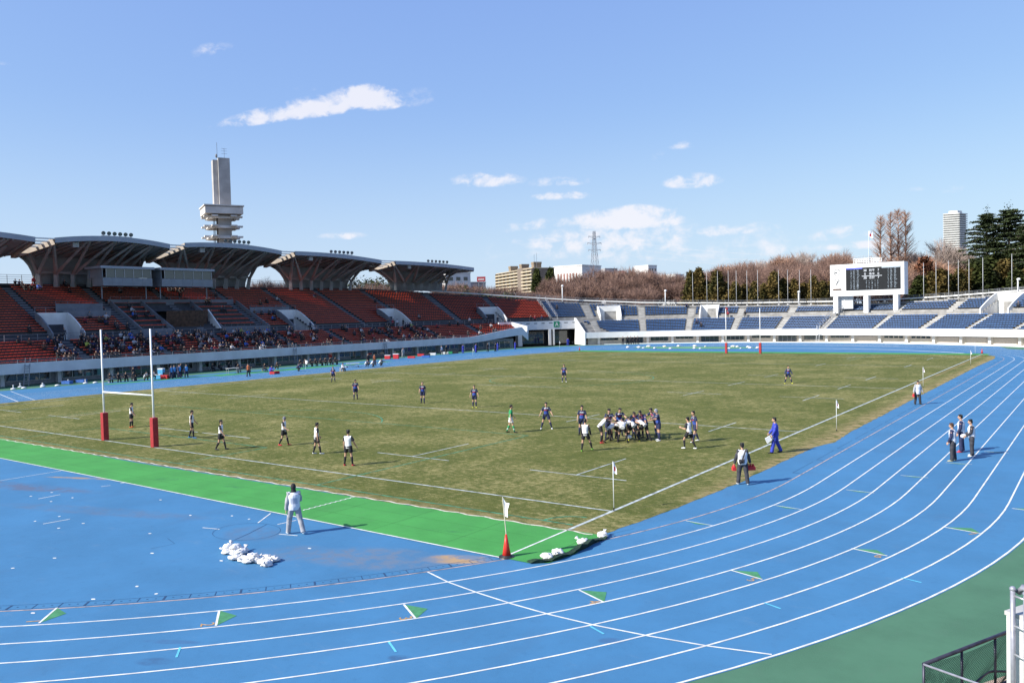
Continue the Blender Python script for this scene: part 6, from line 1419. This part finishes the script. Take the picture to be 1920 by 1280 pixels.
for (s, d, z, t, r) in spots_:
    nm, m_, _ = rs.choice(wl); sit = rs.random() > .04; o = protos[(nm, sit)].copy(); COL.objects.link(o); p = at(s+rs.uniform(-.1, .1), d-.02, z); o.location = p; o.rotation_euler = (0, 0, yaw_at(s)+pi+rs.uniform(-.3, .3)); k = rs.uniform(.95, 1.08); o.scale = (k, k, k)
    tag(o, 'spectator in a %s, %s, %s' % (nm, 'seated' if sit else 'standing', zone(s, t)), 'person', 'spectators in a %s, %s, %s' % (nm, 'seated' if sit else 'standing', zone(s, t)))
for (s, d, z, nm) in ((88.6, 10.3, 5.1, 'charcoal coat'), (90.2, 8.6, 5.1, 'grey coat'), (130.6, 9.3, 5.1, 'navy coat'), (150.8, 9.0, 5.1, 'red jacket'), (152.3, 9.2, 5.1, 'white coat'), (153.6, 8.8, 5.1, 'black coat'), (151.5, 9.4, 5.1, 'black coat'), (149.8, 9.3, 5.1, 'charcoal coat'), (170.2, 9.0, 5.1, 'white coat'), (176.5, 9.6, 5.1, 'charcoal coat'), (174.2, 9.4, 5.1, 'black coat'), (184.2, 9.3, 5.1, 'red jacket'), (183.3, 9.2, 5.1, 'black coat'), (185.6, 9.2, 5.1, 'navy coat'), (221.6, 9.2, 5.1, 'red jacket'), (221.2, 10.6, 6.0, 'red jacket'), (225, 9.3, 5.1, 'black coat')):
    o = protos[(nm, False)].copy(); COL.objects.link(o); o.location = at(s, d, z); o.rotation_euler = (0, 0, yaw_at(s)+pi); tag(o, 'standing figure in a %s on the walkway, %s' % (nm, 'blue end stand' if s > 188 else 'red stand, '+('left part' if s < 120 else 'middle part' if s < 160 else 'far end by the gate')), 'person', 'walkway figures in a %s, %s' % (nm, 'end stand' if s > 188 else 'left' if s < 120 else 'middle' if s < 160 else 'far end'))
cm = MB(); mi_ = [C_CHAR, C_BLK, SKIN]+[c[1] for c in coats]; ci = {c[0]: 3+k for k, c in enumerate(coats)}     # the rest of the crowd, past three hundred, as one thing
for (s, d, z, t, r) in rest_:
    nm, m_, _ = rs.choice(wl); me = protos[(nm, True)].data; p = at(s+rs.uniform(-.1, .1), d-.02, z); R = Matrix.Rotation(yaw_at(s)+pi+rs.uniform(-.3, .3), 3, 'Z'); k0 = len(cm.v)
    cm.v += [tuple(R @ v.co+p) for v in me.vertices]
    for f in me.polygons: cm.f.append(tuple(i+k0 for i in f.vertices)); cm.m.append((2, ci[nm], 1, 1)[f.material_index])
if rest_: tag(cm.build('crowd', mi_, None, True), 'spectators scattered through the farther red and blue seats', 'crowd', None, 'stuff')
for o in protos.values(): bpy.data.objects.remove(o)
# ------------------------------------------------------------------ goals, flags, cones, sand bags, clutter
def goal(y, label, ht=6.86):
    rt = empty('goal_posts', (XM, y, 0)); tag(rt, label, 'goal')
    for s in (-1, 1):
        b = MB(); b.tube([(s*2.8, 0, 0), (s*2.8, 0, ht)], [.058, .050], 12); po = b.build('post', M_WHITE, rt, True)
        b = MB(); b.box((s*2.8, 0, .86), (.34, .34, 1.72)); o = b.build('post_pad', M_RED, po); m = o.modifiers.new('soft', 'BEVEL'); m.width = .03; m.segments = 2
    b = MB(); b.tube([(-2.8, 0, 3.0), (2.8, 0, 3.0)], .052, 10, side=(0, 0, 1)); b.build('crossbar', M_WHITE, rt, True)
goal(0.12, 'near white goal posts with dark red pads on the left'); goal(101.9, 'far white goal posts with red pads in front of the blue seats', 7.2)
def cflag(x, y, label, h=1.8, cloth=True, lean=0.0, red=True, w_=.13, fh=.44):
    rt = empty('corner_flag', (x, y, 0)); tag(rt, label, 'flag', 'flags around the pitch'); b = MB(); b.tube([(0, 0, 0), (0, 0, .12)], .022, 8); b.build('foot', M_DARK, rt)
    b = MB(); b.tube([(0, 0, .1), (lean, 0, h)], [.016, .014], 8); b.build('pole', M_WHITE, rt, True)
    b = flag_mesh(w_, fh, .05, Vector((.8, .59, 0))); b.v = [(x*(.25+.75*max(0, min(1, -z/fh*1.6))), y*(.25+.75*max(0, min(1, -z/fh*1.6))), z) for x, y, z in b.v]; o = b.build('flag', [M_FLAG, M_FLAGR if red else M_FLAG], rt); o.location = (lean, 0, h)
for x, y, lab, red in ((0.01, .12, 'tall white and red flag at the near corner of the pitch', True), (1.76, 23.22, 'white flag outside the touchline, nearer than the touch judge\'s halfway', True), (1.51, 51.76, 'white and red flag behind the man with long bib', True), (1.51, 81.43, 'white flag at the far right of the touchline', True), (-.67, 104.0, 'pale thin flag at the far right corner', False), (-70.8, 79.8, 'thin white flag on the left touchline before the blue track', False), (-72.0, 108.1, 'thin white flag at the far left corner', False)):
    cflag(x, y, lab, 1.8 if y < 60 else 1.75, red=red)
def cone(x, y, label, s=1.0, flag=False):
    rt = empty('traffic_cone', (x, y, 0)); tag(rt, label, 'cone'); b = MB(); b.tube([(0, 0, .03), (0, 0, .36), (0, 0, .69)], [.135*s, .08*s, .028*s], 20); b.build('cone_body', mat('red_cone', (.62, .035, .02), .4, .08), rt, True)
    b = MB(); b.tube([(0, 0, 0), (0, 0, .035)], [.25*s, .23*s], 20); b.tube([(0, 0, .035), (0, 0, .075)], [.19*s, .15*s], 20); b.build('rubber_base', M_DARK, rt)
    if flag:
        b = MB(); b.tube([(.02, 0, .5), (-.10, 0, 1.78)], .014, 8); b.build('cane', mat('bamboo', (.6, .55, .4), .6), rt); b = MB(); b.add([(-.105, 0, 1.80), (-.02, .05, 1.62), (.13, .03, 1.62), (.09, -.02, 1.42), (.08, 0, 1.20), (-.06, .03, 1.22), (-.08, .06, 1.5)], ((0, 1, 6), (1, 2, 3, 6), (6, 3, 4, 5)))
        th = [(x_+.004, y_-.01, z_) for x_, y_, z_ in b.v]; b.add(th, ((6, 1, 0), (6, 3, 2, 1), (5, 4, 3, 6))); b.build('flag', M_FLAG, rt)
cone(.05, -6.45, 'large red cone with leaning white flag at the near end of the mat', 1.0, True); cone(-.1, 106.4, 'small red cone at the far right corner'); cone(-66.6, 106.7, 'small red cone at the far left corner')
def sandbag(x, y, label, group=None, s=.24, seed=0, z=0.02):
    rr = random.Random(seed); b = MB(); n, k = 22, 14; vs = []
    for i in range(k+1):
        a = pi*i/k
        for j in range(n):
            v = Vector((sin(a)*cos(2*pi*j/n), sin(a)*sin(2*pi*j/n), cos(a))); q = 1+.42*noise.noise(v*1.6+Vector((seed*3.1, 0, 0)))+.30*noise.noise(v*3.6+Vector((seed*1.7, 5, 0)))
            q += .14*abs(noise.noise(v*8+Vector((seed, 2, 0)))); p = Vector((v.x*q*s*1.15, v.y*q*s, max(-.3, v.z)*q*s*.62)); vs.append(p)
    b.add(vs, [(i*n+j, (i+1)*n+j, (i+1)*n+(j+1) % n, i*n+(j+1) % n) for i in range(k) for j in range(n)]); zm = min(v[2] for v in b.v)
    o = b.build('sack', mat('white_plastic_sack', (.72, .71, .70), .5, .06, 7, .6, col2=(.46, .45, .43), thr=(.3, .48)), None, True); rt = empty('sandbag', (x, y, z), rr.uniform(0, 6)); o.parent = rt; o.location = (0, 0, -zm)
    t = MB(); a = rr.uniform(0, 6.28); d = Vector((cos(a), sin(a), .35)); 
    for i in range(5): e = Vector((d.x+rr.uniform(-.5, .5), d.y+rr.uniform(-.5, .5), .5+rr.uniform(-.2, .4))).normalized(); t.tube([d*s*.85, d*s*.95+e*.05, d*s+e*.11], [(.02, .01), (.03, .008), (.05, .006)], 5)
    t.build('tied_neck', mat('white_plastic_sack', (1, 1, 1)), o, True); tag(rt, label, 'sandbag', group); return rt
i = 0
for (x, y, dz) in ((-7.60, -10.78, 0), (-7.25, -10.62, 0), (-7.95, -10.50, 0), (-7.55, -10.38, 0), (-7.2, -10.28, 0), (-7.75, -10.6, .2), (-7.4, -10.5, .2), (-7.0, -10.52, .0)): sandbag(-7.5+(x+7.5)*.72, -10.5+(y+10.5)*.72, 'white sandbag in the left heap on the blue surface', 'left heap of sandbags', .155, i, .02+dz*.6); i += 1
for (x, y, dz) in ((-6.95, -11.02, 0), (-6.55, -10.92, 0), (-6.2, -11.0, 0), (-5.95, -10.75, 0), (-6.3, -10.66, 0), (-6.15, -10.8, .2), (-5.75, -10.45, 0), (-5.95, -10.35, 0), (-5.55, -10.35, 0), (-5.65, -10.72, 0), (-5.35, -10.85, 0)): sandbag(-6.15+(x+6.15)*.85, -10.75+(y+10.75)*.8, 'white sandbag in the right heap on the blue surface', 'right heap of sandbags', .15, i, .02+dz*.6); i += 1
for (x, y, lab) in ((1.17, -5.95, 'round white sandbag nearest the cone on the green mat'), (1.21, -5.45, 'second white sandbag from the cone on the green mat'), (1.28, -4.1, 'white sandbag over the lifted mat edge'), (1.40, -3.1, 'white sandbag at the far corner of the green mat')): sandbag(x, y, lab, None, .17, i+3, .03); i += 1
b = MB(); pr = [(1.0, -6.62), (1.3, -6.38), (1.5, -5.9), (1.57, -5.2), (1.6, -4.6), (1.55, -3.9), (1.6, -3.2)]   # turned-up dark underside of the mat
for j in range(24):
    t0, t1 = j/24*6, (j+1)/24*6
    def q_(t): a = min(int(t), 5); f = t-a; return (pr[a][0]+(pr[a+1][0]-pr[a][0])*f, pr[a][1]+(pr[a+1][1]-pr[a][1])*f)
    def lf(t): return .03+.10*abs(sin(t*2.2))+(.10 if 3.6 < t < 4.9 else 0)
    (x0, y0), (x1, y1) = q_(t0), q_(t1); b.quad((x0, y0, .012), (x1, y1, .012), (x1+.05, y1-.02, lf(t1)), (x0+.05, y0-.02, lf(t0))); b.quad((x0+.05, y0-.02, lf(t0)), (x1+.05, y1-.02, lf(t1)), (x1-.16, y1+.05, lf(t1)*.6+.03), (x0-.16, y0+.05, lf(t0)*.6+.03))
tag(b.build('mat_edge', mat('mat_underside', (.012, .035, .015), .7, .3, 8)), 'dark turned up edge of the green mat between the sandbags', 'mat edge')
# far green pit mat with white edging bags
tag(sheet('pit_mat', [(-62, 121.5), (-52, 123.5), (-40, 123.0), (-36, 120), (-42, 116), (-56, 115.5), (-61, 117.5)], .022, mat('dull_green_mat', (.12, .30, .14), .8, .15, .3)), kind='structure')
for j in range(22):
    a = 2*pi*j/22; x, y = -49.5+(12.3+random.uniform(-1.2, 1.2))*cos(a+random.uniform(-.12, .12)), 119.3+(4.0+random.uniform(-1, 1))*sin(a); sandbag(x, y, 'white sandbag along the edge of the far green cover', 'sandbags round the far green cover', random.uniform(.16, .34), 60+j % 5)
# sideline clutter
def boxthing(name, label, cat, x, y, sx, sy, sz, m, lid=None, rz=.5, group=None, z=0):
    rt = empty(name, (x, y, z), rz); tag(rt, label, cat, group); b = MB(); b.box((0, 0, sz*.45), (sx, sy, sz*.86)); o = b.build('tub', m, rt); q = o.modifiers.new('b', 'BEVEL'); q.width = .03
    b = MB(); b.box((0, 0, sz*.93), (sx*1.04, sy*1.05, sz*.14)); o = b.build('lid', lid or m, rt); q = o.modifiers.new('b', 'BEVEL'); q.width = .02; b = MB(); b.tube([(-sx*.4, sy*.56, sz*.6), (-sx*.2, sy*.62, sz*.75), (sx*.2, sy*.62, sz*.75), (sx*.4, sy*.56, sz*.6)], .02, 6); b.build('handle', M_DARK, rt)
CB = mat('cyan_plastic', (.10, .40, .62), .4, .1); WB_ = mat('white_plastic', (.7, .7, .7), .4, .05)
boxthing('cool_box', 'light blue cool box between goal posts and blue bibs', 'cool box', -83.9, 31.9, .9, .55, .6, CB, WB_); boxthing('cool_box', 'red cool box beside the light blue one', 'cool box', -83.0, 32.3, .9, .55, .5, C_RED)
boxthing('water_cooler', 'tall pale blue water cooler on the ground behind the cool boxes', 'water cooler', -85.0, 33.0, .7, .6, 1.3, CB, WB_); boxthing('equipment_crate', 'black equipment crate behind the light blue cool box', 'crate', -84.2, 33.6, 1.4, .7, .7, M_DARK)
boxthing('kit_bag', 'red kit bag before the squatting man in blue', 'bag', -75.3, 43.0, .7, .35, .35, C_RED); boxthing('kit_bag', 'second red kit bag beside the squatting man in blue', 'bag', -75.6, 44.0, .6, .3, .35, C_RED)
boxthing('cool_box', 'red and white cool box in front of the second ladder', 'cool box', -85.8, 75.06, .95, .6, .7, C_RED, WB_); boxthing('cool_box', 'large red cool box stacked beside the red and white one', 'cool box', -84.6, 75.9, .95, .6, .9, C_RED, WB_)
boxthing('kit_bag', 'red kit bag right of the cool boxes at the foot of the ladder', 'bag', -83.2, 78.2, 1.3, .4, .35, C_RED); boxthing('kit_bag', 'blue kit bag between ladder and far bags', 'bag', -82.0, 80.6, 1.4, .5, .35, mat('blue_bag', (.04, .14, .45), .6))
for i, (x, y, m_, lab) in enumerate(((-86.3, 84.0, C_RED, 'red bag first in the row beyond the ladder'), (-86.3, 85.6, M_DARK, 'black bag second in the row beyond the ladder'), (-86.3, 87.2, WB_, 'white bag third in the row beyond the ladder'), (-86.2, 90.6, WB_, 'white bag left of the staff in blue'), (-86.2, 91.8, C_GRN, 'green bag left of the staff in blue'), (-86.0, 93.2, M_DARK, 'black bag right beside the staff in blue'))): boxthing('kit_bag', lab, 'bag', x, y, 1.2, .5, .42, m_)
def bench(x, y, ln, label):
    rt = empty('bench', (x, y, 0), pi/2); tag(rt, label, 'bench'); b = MB(); b.box((0, 0, .42), (ln, .4, .05)); b.build('seat', M_METAL, rt); 
    for s in (-1, 1):
        b = MB(); b.box((s*ln*.42, 0, .2), (.06, .36, .4)); b.build('leg', M_RAIL, rt)
bench(-84.5, 27.4, 3.8, 'bench under the substitutes seen between the near goal posts'); bench(-83.7, 57.8, 7.4, 'long bench of substitutes beneath the fascia'); bench(-90.3, 45.9, 5.0, 'bench against the stand wall'); bench(-82.6, 44.9, 4.8, 'bench behind the officials table')
bench(-69.7, 50.1, .6, 'small stool of the ball boy at the far touchline')
rt = empty('table', (-82.9, 42.2, 0), pi/2); tag(rt, 'white folding table of the officials by the left sideline', 'table'); b = MB(); b.box((0, 0, .72), (1.8, .6, .04)); b.build('tabletop', WB_, rt)
for s in (-1, 1):
    for t in (-1, 1): b = MB(); b.box((s*.8, t*.24, .35), (.04, .04, .7)); b.build('leg', M_METAL, rt)
rt = empty('stretcher', (-75.0, 57.0, 0), .9); tag(rt, 'wheeled stretcher with grey frame at the far touchline', 'stretcher'); b = MB(); b.box((0, 0, .55), (1.9, .55, .08)); b.build('bed', WB_, rt); b = MB()
for s in (-1, 1): b.beam((-.8, s*.22, .1), (.8, s*.22, .5), .04, .04); b.beam((.8, s*.22, .1), (-.8, s*.22, .5), .04, .04)
b.build('frame', M_METAL, rt)
for s in (-1, 1):
    for t in (-1, 1): b = MB(); b.tube([(s*.8, t*.22-.02, .09), (s*.8, t*.22+.02, .09)], .09, 10); b.build('wheel', M_DARK, rt)
for i, (x, y) in enumerate(((-86.46, 15.79), (-86.77, 17.05), (-86.3, 18.9), (-86.4, 20.6), (-86.4, 23.9), (-86.0, 24.9), (-88.8, 17.5), (-88.8, 20.0), (-88.8, 23.0))):
    rt = empty('marker_stand', (x, y, 0)); tag(rt, 'low white marker stand on the green strip at the far left', 'marker', 'white marker stands on the green strip'); b = MB(); b.tube([(0, 0, .02), (0, 0, .12), (0, 0, .18)], [.30, .26, .10], 12); b.build('base', WB_, rt, True)
    if i % 2 == 0: b = MB(); b.tube([(0, 0, .15), (0, 0, .42)], .05, 8); b.ell((0, 0, .45), (.09, .09, .08), 8, 5); b.build('post', WB_, rt, True)
for (x, y, lab) in ((-88.6, 24.5, 'blue tarpaulin bundle near the wall left of the goal posts'), (-88.2, 22.6, 'smaller blue bundle on the green strip')): boxthing('tarpaulin', lab, 'bundle', x, y, 1.1, .7, .38, mat('blue_bag', (.04, .14, .45), .6))
rt = empty('hand_flag', (-79.0, 51.6, 0)); tag(rt, 'small white flag standing right of the long bench', 'flag'); b = MB(); b.tube([(0, 0, 0), (0, 0, 1.3)], .02, 6); b.build('pole', M_WHITE, rt); b = flag_mesh(.4, .5, .05); o = b.build('flag', [M_FLAG, M_FLAG], rt); o.location = (0, 0, 1.3)

# ------------------------------------------------------------------ near stand front, netted barrier and steel ladder at the right
ns = empty('near_stand_wall', (13.6, -11.6, 0)); tag(ns, 'sunlit white stand wall with grey top at the lower right edge', 'wall')
b = MB(); c = Vector((XC, YC)); a0 = math.atan2(-12.15-YC, 13.30-XC); rr0 = math.hypot(13.30-XC, -12.15-YC)
def npt(a, dr): return (XC+cos(a)*(rr0+dr), YC+sin(a)*(rr0+dr))
for j in range(24):
    q0, q1 = a0+j*.022, a0+(j+1)*.022; b.prism([npt(q0, 0), npt(q0, .35), npt(q1, .35), npt(q1, 0)], 1.45, 2.70, 0); b.prism([npt(q0, -.03), npt(q0, .38), npt(q1, .38), npt(q1, -.03)], 2.703, 2.76, 1)
part(b, 'parapet', [M_WHITESH, M_CONCL], ns)
b = MB()
for j in range(24):
    q0, q1 = a0+j*.022, a0+(j+1)*.022
    for k in range(7): b.prism([npt(q0, .4+.85*k), npt(q0, 1.25+.85*k), npt(q1, 1.25+.85*k), npt(q1, .4+.85*k)], 0, 2.15+.33*k)
part(b, 'terrace', M_CONC, ns)
b = MB(); b.prism([npt(a0, 1.2), npt(a0, 1.4), npt(a0+.5, 1.4), npt(a0+.5, 1.2)], 0, 1.4); part(b, 'wall_below', M_CONCL, ns)
tag(sheet('paved_edge', [(12.55, -8.2), (13.1, -7.2), (16, -1), (19, -4), (16, -12), (13.5, -12)], .010, mat('beige_paving', (.48, .36, .28), .85, .1, 1)), kind='structure')
M_PIPE = mat('painted_pipe', (.33, .33, .38), .35, .12, 8, metal=.3)
ld = empty('steel_ladder', (13.2, -11.9, 0)); tag(ld, 'steel pipe ladder fixed in front of the white wall at the lower right', 'ladder')
pa, pb = Vector((13.49, -12.35, 0)), Vector((13.66, -12.50, 0))
for p, n_ in ((pa, 0), (pb, 1)):
    b = MB(); b.tube([p+Vector((-.1, .06, 1.0)), p+Vector((-.1, .06, 3.12))], .034, 10); b.ell(p+Vector((-.1, .06, 3.14)), (.045, .045, .04), 10, 6); part(b, 'rail', M_PIPE, ld, True)
b = MB()
for z in (1.35, 1.78, 2.21, 2.62, 3.05): b.tube([pa+Vector((-.1, .06, z)), pb+Vector((-.1, .06, z))], .017, 8)
part(b, 'rungs', M_METAL, ld, True)
b = MB(); b.tube([pa+Vector((-.04, .12, 3.08)), pa+Vector((.02, .10, 3.17)), pa+Vector((.5, -.2, 3.22))], .045, 10); part(b, 'top_rail', M_PIPE, ld, True)
fb = empty('netted_barrier', (11.91, -10.35, 0)); tag(fb, 'dark steel barrier with sagging green net at the lower right', 'barrier')
c0, c1, c2 = Vector((11.91, -10.35, 1.0)), Vector((13.15, -7.50, 1.0)), Vector((12.95, -10.74, 1.0))
b = MB(); b.tube([c0, c1+(c1-c0)*.35], .034, 8); part(b, 'top_rail', mat('dark_steel', (.045, .045, .07), .4, .2, 6, metal=.3), fb, True); b = MB(); b.tube([c0, c2+(c2-c0)*1.2], .02, 8); part(b, 'top_rail', M_PIPE, fb, True)
for t, nm in ((0, 0), (.36, 1), (.70, 2), (1.1, 3)):
    p = c0.lerp(c1, t); b = MB(); b.tube([p, Vector((p.x, p.y, 0))], .024, 8); part(b, 'post', mat('dark_steel', (1, 1, 1)), fb, True)
b = MB(); b.beam(c0-Vector((0, 0, .95)), c1-Vector((0, 0, .95)), .05, .05); part(b, 'bottom_rail', mat('dark_steel', (1, 1, 1)), fb)
def netpt(A, B_, t, h, sag):
    p = A.lerp(B_, t); n_ = Vector((B_.y-A.y, A.x-B_.x, 0)).normalized(); p.z = 1.0-h*.93-sag*sin(pi*min(1, t*1.1))*(.35-.35*h); return p+n_*.05*sin(t*17+h*9)*h
for A, B_, nn_ in ((c0, c1, 64), (c0, c2, 24)):
    b = MB(); L_ = (B_-A).length; mh = 18
    for i in range(nn_):
        for j in range(mh):
            P0, P1, P2 = netpt(A, B_, i/nn_, j/mh, .25), netpt(A, B_, (i+1)/nn_, (j+1)/mh, .25), netpt(A, B_, (i+1)/nn_, j/mh, .25); P3 = netpt(A, B_, i/nn_, (j+1)/mh, .25); b.beam(P0, P1, .005, .005); b.beam(P2, P3, .005, .005)
    part(b, 'net', mat('dark_green_net', (.012, .05, .035), .8, .1), fb)
b = MB(); ps = [netpt(c0, c1, t/20, .75+.12*sin(t*.4), 0)+Vector((.0, 0, -.05+.12*(t/20-.5)**2*4)) for t in range(21)]; b.tube(ps, .022, 6); part(b, 'net_rope', mat('dark_steel', (1, 1, 1)), fb, True)
b = MB(); b.tube([c0+Vector((.25, -.02, -.35)), c0+Vector((.45, .3, -.72)), c0+Vector((.8, .5, -.9))], [(.05, .01), (.06, .015), (.03, .01)], 6); part(b, 'tied_cloth', M_FLAG, fb, True)
